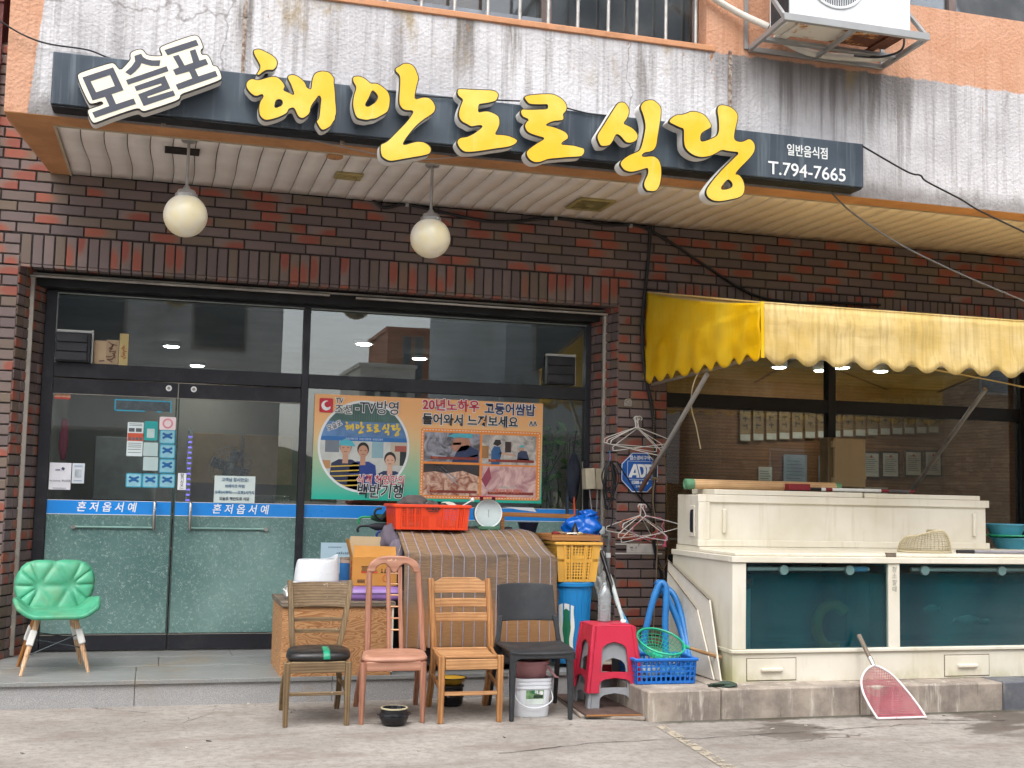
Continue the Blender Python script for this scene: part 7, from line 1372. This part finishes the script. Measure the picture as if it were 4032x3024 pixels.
rf = MB(); [rf.box(.16+i*.021, .166+i*.021, -.0032, -.0026, .67, .80) for i in range(26) if math.hypot(.163+i*.021-CX, .80-CZ) < CR-.03]; P('photo_roof_ribs', rf, col('#3f5a55'), pst)
cp('photo_window', rect(.10, .22, .40, .50), -.0027, '#77808a'); cp('photo_window', rect(.50, .60, .36, .50), -.0027, '#8fb3bd'); cp('photo_counter', rect(.0, .15, .26, .33), -.0027, '#b98a5e'); cp('photo_shelf', rect(.66, .84, .30, .50), -.0027, '#bfb6a4'); cp('photo_shelf_stock', rect(.70, .80, .42, .47), -.003, '#a8584a'); cp('photo_screen', rect(.745, .80, .30, .42), -.003, '#2a2f33')
for nm, k_, sx_, sz_, ox, oz, c_ in (('photo_sign_plate', 'plate', .155, .155, .105, .575, '#d8dde0'),): flat(nm, [[(ox+(x-.478)*sx_, oz+(z-3.781)*sz_) for x, z in smooth_poly(glyph(k_)[0])]], -.0034, .0006, col(c_), pst)
for k_ in ('mo', 'seul', 'po'): flat('photo_sign_slate', [[(.105+(x-.478)*.155, .575+(z-3.781)*.155) for x, z in pl] for pl in glyph(k_)], -.0038, .0006, col('#3c424c'), pst)
for k_ in ('hae', 'an', 'do', 'ro', 'sik', 'dang'): flat('photo_sign_letter', [[(.262+(x-1.525)*.130, .570+(z-3.781)*.150) for x, z in pl] for pl in glyph(k_)], -.0036, .0006, col('#e3c43a'), pst)
text('photo_sign_small', '국내산/배추김치  국내산/고춧가루  국내산/고등어', .022, col('#dfe8f0'), pst, (CX+.0, -.0036, .517), sx=.72)
def person(name, x, zh, s, hair, skin, body, stripes=None, cap_=None, wide=1.0):
    sh = zh - .088*s; cp(name+'_body', [(x-.105*s*wide, sh-.03*s), (x-.05*s, sh), (x+.05*s, sh), (x+.105*s*wide, sh-.03*s), (x+.125*s*wide, sh-.20*s), (x+.115*s*wide, .06), (x-.115*s*wide, .06), (x-.125*s*wide, sh-.20*s)], -.0034, body)
    if stripes:
        z = sh-.05*s; 
        while z > .10: cp(name+'_stripe', [(x-.108*s*wide, z-.012), (x+.108*s*wide, z+.004), (x+.108*s*wide, z+.014), (x-.108*s*wide, z-.002)], -.0040, stripes); z -= .042
    flat(name+'_neck', [[(x-.022*s, sh-.03*s), (x+.022*s, sh-.03*s), (x+.02*s, zh-.03*s), (x-.02*s, zh-.03*s)]], -.0042, .0006, col(skin), pst)
    flat(name+'_hair', [circ(x, zh+.012*s, .056*s, 28, .86)], -.0046, .0006, col(hair), pst); flat(name+'_face', [circ(x, zh-.006*s, .049*s, 28, .80)], -.0052, .0006, col(skin), pst)
    fe = MB(); [fe.box(x+d_*s-.008*s, x+d_*s+.008*s, -.0062, -.0054, zh-.002*s, zh+.003*s) for d_ in (-.018, .018)]; fe.box(x-.012*s, x+.012*s, -.0062, -.0054, zh-.032*s, zh-.028*s); P(name+'_features', fe, col('#5a3f36'), pst)
    if cap_: flat(name+'_cap', [[(x-.05*s, zh+.018*s), (x+.075*s, zh+.012*s), (x+.05*s, zh+.05*s), (x+.0, zh+.068*s), (x-.045*s, zh+.05*s)]], -.0060, .0006, col(cap_), pst)
person('figure', .275, .440, 1.12, '#8d8880', '#c79a80', '#26304e', '#d8b84a', '#4fb3c4', 1.0)
person('figure', .425, .420, 1.05, '#211d1d', '#c49478', '#24408a'); person('figure', .66, .345, 1.05, '#2a2020', '#d8ab92', '#24355e', None, None, 1.0); cp('figure_apron', [(.60, .22), (.72, .22), (.75, .08), (.57, .06)], -.0042, '#2c2f38')
M_pw = col('#eef0ee'); 
def outlined(body, size, c, x, z, sx=1, off=.004, sh=0):
    text('poster_lettering', body, size, M_pw, pst, (x, -.0064, z), sx=sx, offset=off+.005, shear=sh, align='LEFT', depth=.0008); text('poster_lettering', body, size, col(c), pst, (x, -.0074, z), sx=sx, offset=off, shear=sh, align='LEFT', depth=.0008)
flat('broadcast_mark', [rrect(.04, .155, .735, .855, .012)], -.0064, .001, col('#c9283c'), pst); arc = [(.098+.042*math.cos(R(a)), .793+.042*math.sin(R(a))) for a in range(80, 331, 10)] + [(.108+.026*math.cos(R(a)), .803+.026*math.sin(R(a))) for a in range(330, 79, -10)]; flat('broadcast_swoosh', [arc], -.0074, .001, M_pw, pst)
outlined('TV', .058, '#2b3038', .175, .838, .95, .001); outlined('조선', .085, '#2b3038', .168, .762, 1.0, .001); outlined('-TV방영', .125, '#2b3140', .345, .785, .92, .0012)
outlined('20년노하우', .112, '#c42a44', .93, .832, .98, .003); outlined('고등어쌈밥', .112, '#25305f', 1.485, .818, .92, .003); outlined('들어와서 느껴보세요', .106, '#25282f', .93, .706, .96, .0028); outlined('^^', .10, '#2c3038', 1.90, .690, .8, .002)
outlined('식객 허영만의', .088, '#c3303a', .375, .170, .82, .0012, .1); outlined('백반기행', .130, '#23262c', .375, .070, .86, .0022, .1)
flat('grid_panel', [rrect(.925, 2.015, .025, .635, .02)], -.0012, .001, col('#f09440'), pst)
ds = MB()
for i in range(40): ds.box(.945+i*.0265, .960+i*.0265, -.0022, -.0014, .618, .624).box(.945+i*.0265, .960+i*.0265, -.0022, -.0014, .036, .042)
for i in range(22): ds.box(.937, .943, -.0022, -.0014, .045+i*.0262, .060+i*.0262).box(1.998, 2.004, -.0022, -.0014, .045+i*.0262, .060+i*.0262)
P('stitch_border', ds, M_pw, pst)
def photo(name, x0, x1, z0, z1, ca, cb, sc_, extra):
    k = 'photo_' + name; g = N(k); v = g.coord('Object'); n = g.noise(v, sc_, 7, .62, 1.2); c = g.mix(g.rng(n, .32, .68), srgb(ca), srgb(cb)); M_ = g.done(g.bsdf(c, .35)); P('photo_print', MB().box(x0, x1, -.0022, -.0014, z0, z1), M_, pst)
    for pl, c2 in extra: flat('photo_shape', [[(x0+(x1-x0)*a, z0+(z1-z0)*b) for a, b in pl]], -.0032, .0006, col(c2, .4, .15), pst)
    P('caption_bar', MB().box(x0+(x1-x0)*.12, x1-.02, -.0050, -.0042, z0+.022, z0+.045), col('#8c3a30'), pst); text('caption_mark', '허영만', .020, col('#e08a5a'), pst, (x0+(x1-x0)*.20, -.0056, z0+.034))
photo('tasting', .955, 1.455, .345, .60, '#4f4a4c', '#a9abb6', 9, [([(.50,.0), (.58,.35), (.66,.55), (.78,.60), (.98,.42), (.98,.0)], '#2b3a5e'), ([(.48,.50), (.52,.78), (.60,.86), (.80,.82), (.84,.60), (.76,.42), (.62,.36), (.55,.36)], '#b07f68'), ([(.40,.88), (.52,.84), (.86,.84), (.86,.98), (.55,.98)], '#4fb3c4'), ([(.50,.66), (.66,.68), (.66,.60), (.52,.58)], '#26303a'), ([(.66,.12), (.98,.30), (.98,.24), (.66,.05)], '#c9ac4a'), ([(.15,.25), (.40,.20), (.40,.12), (.15,.15)], '#a9b4c4')])
photo('serving', 1.475, 1.975, .335, .595, '#8a8580', '#d0cac2', 10, [([(.17,.0), (.17,.45), (.22,.62), (.32,.60), (.36,.40), (.32,.0)], '#2c5f92'), ([(.20,.68), (.24,.84), (.33,.84), (.35,.70), (.28,.62)], '#2a2426'), ([(.32,.42), (.60,.36), (.60,.30), (.33,.34)], '#c99f86'), ([(.42,.42), (.42,.78), (.53,.78), (.53,.42)], '#3d2b2b'), ([(.64,.15), (.66,.42), (.72,.50), (.82,.48), (.88,.15)], '#34405e'), ([(.68,.50), (.68,.60), (.77,.60), (.78,.50)], '#c39a80'), ([(.67,.58), (.72,.70), (.79,.62)], '#4fb3c4'), ([(.40,.10), (.95,.12), (.95,.22), (.42,.24)], '#b9b3a8'), ([(.0,.2), (.12,.2), (.12,.62), (.0,.62)], '#a5794a')])
photo('dish', .955, 1.455, .055, .325, '#95503a', '#e6c4ac', 14, [([(.0,.72), (.0,1), (1,1), (1,.62), (.7,.80), (.4,.70), (.2,.76)], '#3a3436'), ([(.16,1), (.20,1), (.62,.38), (.60,.36)], '#9aa0a8'), ([(.26,1), (.29,1), (.60,.52), (.58,.50)], '#8a9098')])
photo('stew', 1.475, 1.975, .05, .32, '#b07a80', '#ecc8c0', 7, [([(.0,.55), (.14,1), (.18,.6), (.08,.3)], '#a0485c')]); text('photo_caption', '제주는 지금', .026, col('#8fb5a5'), pst, (1.715, -.0046, .135)); text('photo_caption', '고등어가 물이 올랐다', .038, col('#d8735a'), pst, (1.715, -.0050, .100), sx=.8, offset=.001)
def notice(name, label, cat, x0, x1, z0, z1, c='#d5dcdb', y=GY-.009):
    t = T(name, label, cat, ((x0+x1)/2, y, (z0+z1)/2)); P('paper', MB().grid(5, 5, lambda u, v: ((u-.5)*(x1-x0), -.002*math.sin(u*PI)-.003*max(0, u+v-1.6), (v-.5)*(z1-z0))), col(c, .7), t, smooth=True); return t
t = notice('paper_notice', 'white break time notice taped to the right door', 'notice', 1.542, 1.872, 1.374, 1.597, '#d3e0dc')
M_bl = col('#2a5f86')
for i, (s_, sz) in enumerate((('고객님 잠시만요!', .034), ('브레이크 타임', .030), ('오후3시부터~~~오후5시까지', .029), ('모슬포 해안도로 식당', .030))): text('notice_line', s_, sz, M_bl if i < 3 else col('#33384a'), t, (0, -.0065, .078-.052*i), sx=.92, offset=.0006)
t = notice('paper_notice', 'white no smoking sheet at the left edge of the door', 'notice', .262, .425, 1.455, 1.668, '#dcdce2'); P('cigarette', MB().obox((-.02, -.006, .05), (.035, .001, .007), (0, R(-2), 0)).obox((.02, -.006, .06), (.022, .001, .02), (0, R(30), 0)), col('#4b4a6a'), t); text('notice_line', 'No Smoking · 禁止吸煙', .016, col('#4a4d55'), t, (0, -.0065, -.035)); P('fine_print', MB().box(-.05, .05, -.0062, -.0052, -.097, -.093), col('#8a8d95'), t)
t = notice('paper_notice', 'small narrow sheet beside the no smoking sheet', 'notice', .432, .525, 1.508, 1.668, '#d0d6dc'); P('print_block', MB().box(-.025, .025, -.0062, -.0052, -.03, .03), col('#a9b3ba', .5, .4), t); P('print_line', MB().box(-.03, .03, -.0062, -.0052, .055, .062).box(-.03, .03, -.0062, -.0052, -.06, -.055), col('#8fa9c4'), t)
t = notice('paper_notice', 'pale blue sheet on the window behind the cardboard box', 'notice', 2.435, 2.76, .80, 1.058, '#b9d3e0'); pl_ = MB(); [pl_.box(-.10+i*.0125, -.092+i*.0125, -.0062, -.0052, .086+.004*(i % 2), .096).box(-.03+i*.018, -.018+i*.018, -.0062, -.0052, .034, .046+.004*(i % 3)) for i in range(9)]; P('faded_print', pl_, col('#7d97a8'), t)
for i, (x0, x1, z0, z1, c, lab) in enumerate(((.548, .642, 2.475, 2.665, '#b39a7c', 'plain tan talisman paper beside the left exhaust vent'), (.642, .738, 2.475, 2.675, '#a58f72', 'tan talisman paper with brown brush writing in the top window'), (.742, .812, 2.472, 2.732, '#bba873', 'tall yellow talisman strip in the top window'))):
    t = notice('talisman_paper', lab, 'paper', x0, x1, z0, z1, c); mb = MB(); rn = random.Random(i)
    for k in range((1, 14, 10)[i]): mb.obox((rn.uniform(-.025, .025)*(.5 if i == 2 else 1), -.0058, -.07+.14*k/13), (rn.uniform(.02, .05)*(.5 if i == 2 else 1), .001, .008), (0, R(rn.uniform(-50, 50)), 0))
    P('brush_marks', mb, col(('#4a3040', '#6d4a38', '#a8603c')[i]), t)
for x0, x1, z0, z1, lab in ((.262, .527, 2.474, 2.712, 'black louvred exhaust vent at the left of the top window'), (4.380, 4.645, 2.482, 2.735, 'black louvred exhaust vent at the right of the top window')):
    t = T('exhaust_vent', lab, 'vent', ((x0+x1)/2, GY-.03, (z0+z1)/2), group='exhaust vents in the top windows'); w_, h_ = (x1-x0)/2, (z1-z0)/2; P('housing', MB().box(-w_, w_, -.05, .02, -h_, h_), M_frame, t, bev=.006)
    for k in range(3): P('louvre', MB().obox((-.012, -.054, -h_*.62+k*h_*.62), (w_*1.75, .012, h_*.55), (R(-6), 0, 0)), plain('louvre_black', '#1c1e24', .5) if 'louvre_black' not in bpy.data.materials else bpy.data.materials['louvre_black'], t, bev=.002)
    P('foam_seal', MB().box(w_, w_+.016, -.02, .02, -h_, h_+.03).box(-w_, w_+.016, -.02, .02, h_, h_+.024), plain('white_sealant', '#c4c6c2', .8), t, bev=.006)

# ================================================================== inside the restaurant, seen through the glass
M_tbl0 = wood('shelf_wood', '#4d3524', '#6e4c30', 'x', 1, .5)
M_led = emit('lit_downlight', (1, .97, .92), 42)
for i, (x, y, z, w_) in enumerate(((1.171, 3.5, 2.985, .10), (1.50, 5.5, 2.985, .10), (3.05, 2.35, 2.985, .10), (3.85, 3.4, 2.985, .10), (7.516, 1.908, 2.93, .09), (8.061, 2.0, 2.93, .07), (8.10, 1.62, 2.93, .11), (8.673, 1.75, 2.93, .09))):
    t = T('ceiling_light', ('lit ceiling light deep behind the left top window pane', 'lit ceiling light farthest back on the left', 'lit ceiling light behind the middle of the top window', 'lit ceiling light reflected beside the tall buildings', 'lit ceiling light leftmost under the awning', 'small lit ceiling light beside the window mullion', 'lit ceiling light above the electrical box', 'lit ceiling light rightmost under the awning')[i], 'light', (x, y, 3.02), group='lit lights inside the restaurant')
    P('housing', MB().lathe([(w_*.95, 0), (w_, -.02), (w_, z-3.02+.004), (w_*.8, z-3.02+.002)], seg=24), M_signwhite, t, smooth=True); P('diffuser', MB().lathe([(w_*.78, z-3.02), (w_*.6, z-3.02-.008), (.001, z-3.02-.012)], seg=24), M_led, t, smooth=True)
M_pap = plain('old_paper', '#b9b4a6', .8, var=.08); M_plq = plain('menu_plaque', '#7d6240', .6, var=.12, scale=5)
names = ['갈치구이', '고등어', '쌈밥', '조림', '물회', '전복', '뚝배기', '성게', '미역국', '한치', '자리', '회무침', '공기밥', '소주', '맥주', '음료']
for i in range(16):
    x = 7.46 + i*.165; t = T('menu_plaque', 'narrow wooden menu plaque hanging in the row on the wood wall', 'menu board', (x, 2.59, 2.36 + .012*i), group='menu plaques inside'); P('board', MB().box(-.068, .068, -.006, .010, -.21, .21), M_plq, t, bev=.004); P('price_tag', MB().box(-.06, .06, -.009, -.0062, -.20, -.13), M_pap, t)
    mk = MB(); [mk.box(-.03, .03, -.0082, -.0062, .13-.085*k, .135-.085*k+.010).box(-.005+.02*((k+i) % 3-1), .006+.02*((k+i) % 3-1), -.0082, -.0062, .10-.085*k, .16-.085*k) for k in range(3)]; P('brush_writing', mk, M_ink, t)
for i, (x, z, w_, h_, fr_, lab) in enumerate(((7.72, 1.72, .17, .30, 0, 'white paper sheet beside the cutting board shape'), (8.10, 1.80, .30, .44, 1, 'large grey price list on the wood wall'), (8.52, 1.80, .24, .44, 1, 'second grey price list on the wood wall'), (8.83, 1.92, .20, .27, 2, 'framed certificate first of the upper row'), (9.09, 1.93, .20, .27, 2, 'framed certificate with red seal second of the row'), (9.35, 1.94, .20, .27, 2, 'framed certificate third of the upper row'), (9.66, 1.96, .20, .27, 2, 'framed certificate fourth of the upper row'), (9.93, 1.97, .20, .27, 2, 'framed certificate with red seal at the row end'), (8.86, 1.56, .23, .20, 0, 'white notice below the certificates on the left'), (9.16, 1.56, .30, .22, 0, 'white notice below the certificates on the right'))):
    t = T('wall_paper_sheet' if fr_ < 2 else 'framed_certificate', lab, 'notice' if fr_ < 2 else 'certificate', (x, 2.60, z)); P('sheet', MB().box(-w_/2, w_/2, -.006, .0, -h_/2, h_/2), M_pap if fr_ != 1 else plain('grey_list_%d' % i, '#8b8f92', .6), t)
    ln_ = MB(); [ln_.box(-w_*.38, w_*.38*(.5+.5*((k*7) % 5)/4), -.0082, -.0062, h_*.32-h_*.09*k, h_*.33-h_*.09*k+.004) for k in range(8)]; P('print_lines', ln_, col('#5f6266'), t)
    if fr_ == 2: P('frame', MB().box(-w_/2-.025, w_/2+.025, -.004, .015, -h_/2-.025, h_/2+.025), M_trim, t); P('seal', MB().tube([(0, -.010, h_*.36), (0, -.006, h_*.36)], .016, 16), col('#a03a2c'), t)
t = T('counter', 'long dark serving counter at the back of the dining room', 'counter', (2.4, 4.6, STEP)); P('front', MB().box(-1.6, 1.9, 0, .5, 0, .95), plain('counter_dark', '#4a4440', .5), t); P('top', MB().box(-1.65, 1.95, -.05, .55, .951, 1.0), plain('counter_top', '#9a958c', .35), t, bev=.01)
t = T('steriliser_cabinet', 'cup steriliser with glowing purple lamps on the counter', 'steriliser', (2.25, 3.6, STEP+.75)); P('case', MB().box(-.22, .22, -.2, .2, 0, .5), M_steel, t, bev=.01); P('window', MB().box(-.20, .20, -.204, -.2005, .10, .40), plain('steriliser_dark', '#15131f', .2), t)
for z in (.16, .28): P('uv_lamp', MB().tube([(-.18, -.212, z), (.18, -.212, z)], .012, 8), emit('violet_lamp', (.28, .18, 1.0), .7) if 'violet_lamp' not in bpy.data.materials else bpy.data.materials['violet_lamp'], t)
P('stand', MB().box(-.25, .25, -.22, .22, -.75, -.002), plain('stand_dark', '#3b3834', .6), t)
t = T('violet_strip', 'vertical strip of small violet lamps behind the door split', 'light', (1.345, .90, 1.55)); P('post', MB().box(-.02, .02, 0, .03, -1.36, .45), M_steel, t); vl = MB(); [vl.box(-.016, .016, -.004, -.001, -.35+.045*k, -.337+.045*k) for k in range(17)]; tag(P('lamps', vl, bpy.data.materials['violet_lamp'], t), kind='stuff')
P('bracket', MB().box(-.012, .012, .03, .05, -.35, .40), M_steel, t)
t = T('refrigerator', 'tall pale refrigerator behind the left door', 'refrigerator', (.75, 4.4, STEP)); P('body', MB().box(-.33, .33, -.3, .3, 0, 1.85), plain('fridge_white', '#c4c6c4', .35), t, bev=.015); P('door_gap', MB().box(-.325, .325, -.303, -.3005, 1.15, 1.165), M_trim, t); P('handle', MB().box(.24, .27, -.34, -.305, .75, 1.1), M_steel, t, bev=.006)
t = T('wall_shelf', 'dark shelf of kitchen stock on the back wall', 'shelf', (3.7, 5.8, 1.35)); P('upper_board', MB().box(-.7, .7, -.2, .19, .42, .445), M_tbl0, t); P('lower_board', MB().box(-.7, .7, -.2, .19, 0, .025), M_tbl0, t)
for i, c_ in enumerate(('#a85a3c', '#c9c2b0', '#5f7d9a', '#b39a5a', '#7d8f6a', '#c4b8a8', '#8a4a4a', '#b5b0a4')):
    t = T('stock_box', ('red brown box first on the kitchen shelf', 'pale box second on the kitchen shelf', 'blue grey box third on the kitchen shelf', 'ochre box fourth on the kitchen shelf', 'green box first on the upper kitchen shelf', 'cream box second on the upper kitchen shelf', 'dark red box third on the upper kitchen shelf', 'pale grey box last on the upper kitchen shelf')[i], 'box', (3.7-.52+.33*(i % 4), 5.78, 1.35+.0255+(.42 if i > 3 else 0)), group='boxes on the kitchen shelf'); P('carton', MB().box(-.12, .12, -.12, .12, 0, .16+.04*(i % 3)), col(c_), t, bev=.004); P('label', MB().box(-.07, .07, -.1225, -.1205, .04, .11), M_pap, t)
M_tbl = wood('table_wood', '#6d4a30', '#94693f', 'x', 1, .4)
for i, (x, y, lab) in enumerate(((.95, 2.2, 'wooden dining table behind the left door'), (2.0, 2.2, 'wooden dining table behind the right door'), (3.4, 1.9, 'wooden dining table behind the poster'))):
    t = T('dining_table', lab, 'table', (x, y, STEP), group='dining tables inside'); P('top', MB().box(-.42, .42, -.3, .3, .70, .735), M_tbl, t, bev=.005)
    for sx in (-1, 1):
        for sy in (-1, 1): P('leg', MB().box(sx*.37-.02, sx*.37+.02, sy*.25-.02, sy*.25+.02, 0, .70), M_trim, t)
t = T('standing_fan', 'round black standing fan behind the right door', 'fan', (1.72, 1.5, STEP)); P('pole', MB().tube([(0, 0, .02), (0, 0, 1.35)], .014, 8), M_trim, t); P('base', MB().lathe([(.2, 0), (.19, .03), (.02, .05)], seg=24), M_trim, t, smooth=True); fg = MB()
for rad in (.05, .10, .15, .19): fg.tube([(rad*math.cos(R(a)), -.06, 1.5+rad*math.sin(R(a))) for a in range(0, 360, 15)], .003, 5, closed=True)
for a in range(0, 360, 12): fg.tube([(0, -.06, 1.5), (.19*math.cos(R(a)), -.06, 1.5+.19*math.sin(R(a)))], .002, 4)
P('guard', fg, M_steel, t); P('motor', MB().tube([(0, -.02, 1.5), (0, .12, 1.5)], .06, 14), M_trim, t, smooth=True); P('blade', MB().obox((0, -.03, 1.5), (.34, .01, .09), (0, R(20), 0)).obox((0, -.032, 1.5), (.09, .01, .34), (0, R(20), 0)), col('#3a3f44'), t)
t = T('wall_cabinet', 'pale wooden wall cabinet deep inside the dining room', 'cabinet', (2.1, 5.9, 1.55)); P('door', MB().box(-.62, -.02, -.25, .0, 0, .62), plain('cabinet_tan', '#b5925e', .6), t, bev=.005); P('door', MB().box(.02, .62, -.25, .0, 0, .62), bpy.data.materials['cabinet_tan'], t, bev=.005)
t = T('rubber_glove', 'pink rubber glove hanging inside the left door edge', 'glove', (.345, .62, 1.90)); P('glove', cloth_blob(MB(), (0, 0, -.06), (.035, .02, .15), 91, .2), plain('rubber_pink', '#c4405e', .45), t, smooth='all'); P('cuff', cloth_blob(MB(), (.0, 0, .08), (.03, .02, .05), 92, .2), bpy.data.materials['rubber_pink'], t, smooth='all')
# ---- climbing plant behind the right end of the window
g = N('leaf_green'); r_ = g.n('NewGeometry').outputs['Random Per Island']; c_ = g.mix(r_, srgb('#3f6e38'), srgb('#86b45c')); d_ = g.bsdf(c_, .45); tl = g.n('BsdfTranslucent'); g.l(c_, tl.inputs[0]); m_ = g.n('MixShader'); m_.inputs[0].default_value = .3; g.l(d_, m_.inputs[1]); g.l(tl.outputs[0], m_.inputs[2]); M_leaf = g.done(m_.outputs[0])
t = T('potted_plant', 'leafy green climbing plant behind the poster right edge', 'plant', (4.55, .78, STEP)); rn = random.Random(3)
P('pot', MB().lathe([(.10, 0), (.14, .25), (.15, .26), (.13, .24)], seg=24), plain('pot_brown', '#6a4a38', .7), t, smooth=True)
lf = MB()
for i in range(150):
    c = Vector((rn.gauss(.02, .11), rn.gauss(-.02, .07), rn.uniform(.55, 2.0))); a, b = rn.uniform(0, 6.28), rn.uniform(-.9, .5); L_ = rn.uniform(.06, .14)
    d = Vector((math.cos(a)*math.cos(b), math.sin(a)*math.cos(b)*.7, math.sin(b)-.35)).normalized(); s_ = d.cross(Vector((0, -.6, .8))).normalized(); n_ = s_.cross(d)
    c.y = max(c.y, -.26); c.y = min(c.y, .2)
    lf.add([c, c+d*L_*.45+s_*L_*.26+n_*.01, c+d*L_, c+d*L_*.45-s_*L_*.26+n_*.01, c+d*L_*.5-n_*.006], [(0,1,4),(1,2,4),(2,3,4),(3,0,4)])
tag(P('leaves', lf, M_leaf, t), kind='stuff')
for k in range(5): P('stem', MB().tube(spline([(0, 0, .24), (rn.gauss(0, .05), rn.gauss(0, .04), .8), (rn.gauss(0, .09), rn.gauss(0, .05), 1.4), (rn.gauss(0, .1), rn.gauss(0, .05), 1.9)], 5), .005, 5), plain('stem_green', '#4f6b3a', .6) if 'stem_green' not in bpy.data.materials else bpy.data.materials['stem_green'], t)

# ================================================================== across the street (seen mirrored in the glass) and next door
t = T('neighbour_building', 'dark red tiled building edge at the far left', 'building', (-3.3, 2.9, 0)); P('wall', MB().box(-3.0, 3.08, -2.94, 3.0, 0, 8), plain('dark_red_tile', '#5a241f', .6, var=.3, scale=8, bump=.3, bscale=14), t); P('coping', MB().box(-3.05, 3.07, -3.0, 3.05, 8.001, 8.15), M_kerb, t)
for z in (4.2, 4.7, 5.2, 3.7): P('tile_band', MB().box(-3.0, 3.082, -2.955, -2.941, z, z+.06), plain('tile_band_red', '#6d2d26', .5) if 'tile_band_red' not in bpy.data.materials else bpy.data.materials['tile_band_red'], t)
t = T('neighbour_building', 'plain grey building next door beyond the fish tank', 'building', (13.6, 2.6, 0)); P('wall', MB().box(-3.1, 3.0, -3.0, 3.5, 0, 8), plain('neighbour_grey', '#8d8a86', .85, var=.15, scale=.7, dirt=.4, dscale=.6), t); P('coping', MB().box(-3.12, 3.05, -3.05, 3.55, 8.001, 8.15), M_kerb, t)
def house(label, x0, x1, y, h, c, wins, wc='#5b666e', dep=8, extra=None):
    t = T('street_building', label, 'building', ((x0+x1)/2, y, 0), group='buildings across the street'); w_ = (x1-x0)/2; mt = plain('facade_%d' % len(bpy.data.materials), c, .85, var=.12, scale=.6, dirt=.4, dscale=.5) if isinstance(c, str) else c
    P('wall', MB().box(-w_, w_, -dep, 0, 0, h), mt, t); P('parapet', MB().box(-w_-.1, w_+.1, -dep, .12, h+.001, h+.25), mt, t)
    for (a, b, za, zb_) in wins: P('window', MB().box(a-x0-w_, b-x0-w_, .0, .05, za, zb_), plain('far_pane', wc, .15) if 'far_pane' not in bpy.data.materials else bpy.data.materials['far_pane'], t); P('window_frame', MB().box(a-x0-w_-.06, b-x0-w_+.06, -.01, .03, za-.06, zb_+.06), col('#9b9a96'), t)
    return t
g = N('pale_street_brick'); bt = g.n('TexBrick'); g.l(g.pos((1, 1, 1)), bt.inputs['Vector']); mp = g.n('Mapping'); g.l(g.n('NewGeometry').outputs['Position'], mp.inputs[0]); mp.inputs['Rotation'].default_value = (R(90), 0, 0); g.l(mp.outputs[0], bt.inputs['Vector']); bt.inputs['Scale'].default_value = 2.2; bt.inputs['Color1'].default_value = (*srgb('#a08a70'), 1); bt.inputs['Color2'].default_value = (*srgb('#7d6a58'), 1); bt.inputs['Mortar'].default_value = (*srgb('#6a625a'), 1); M_far = g.done(g.bsdf(bt.outputs['Color'], .9))
house('grey rendered building opposite the left door, seen mirrored', -9, 3.5, -15, 11, '#d0d2d4', [(1.7, 2.7, 4.4, 6.2), (-1.5, .3, 4.4, 6.2), (1.7, 2.7, 7.4, 9), (-1.5, .3, 7.4, 9), (-1.6, 1.0, .3, 2.6)])
house('tall grey building opposite the poster, seen mirrored', 8.4, 12.6, -15, 12, '#a9b2b8', [(9.1, 11.6, 4.2, 5.6), (9.1, 11.6, 7.4, 9.2), (9.0, 11.8, .3, 2.8)])
house('pale brick building opposite the fish tank, seen mirrored', 12.9, 28, -14, 8, M_far, [(13.6, 15.2, 4.2, 5.8), (16.5, 18, 4.2, 5.8), (20, 22, 4.2, 5.8), (14.4, 16.4, .4, 2.6)])
house('distant white apartment block in the mirrored street gap', 12.6, 16.0, -62, 9.0, '#d8d6ce', [(13.0, 13.5, 7.2, 8.2), (13.9, 14.5, 7.2, 8.2), (15, 15.5, 7.2, 8.2), (13.0, 13.5, 4.9, 6.1), (13.9, 14.5, 4.9, 6.1), (15, 15.5, 4.9, 6.1)], '#3d6a6e')
house('distant brick tower behind the white apartment block', 15.7, 19.6, -70, 12.4, '#b07a62', [(16.8, 17.3, 7, 12), (17.6, 18.1, 8, 12)])
hl = MB().grid(30, 6, lambda u, v: (-20 + 60*u, -130 - 25*v, (9 + 3*math.sin(u*7) + 1.2*math.sin(u*23))*math.sin(v*PI*.5+.05) - .2))
tag(P('hill', hl, plain('wooded_hill', '#3c4a38', .95, var=.4, scale=.4), smooth=True), kind='structure')
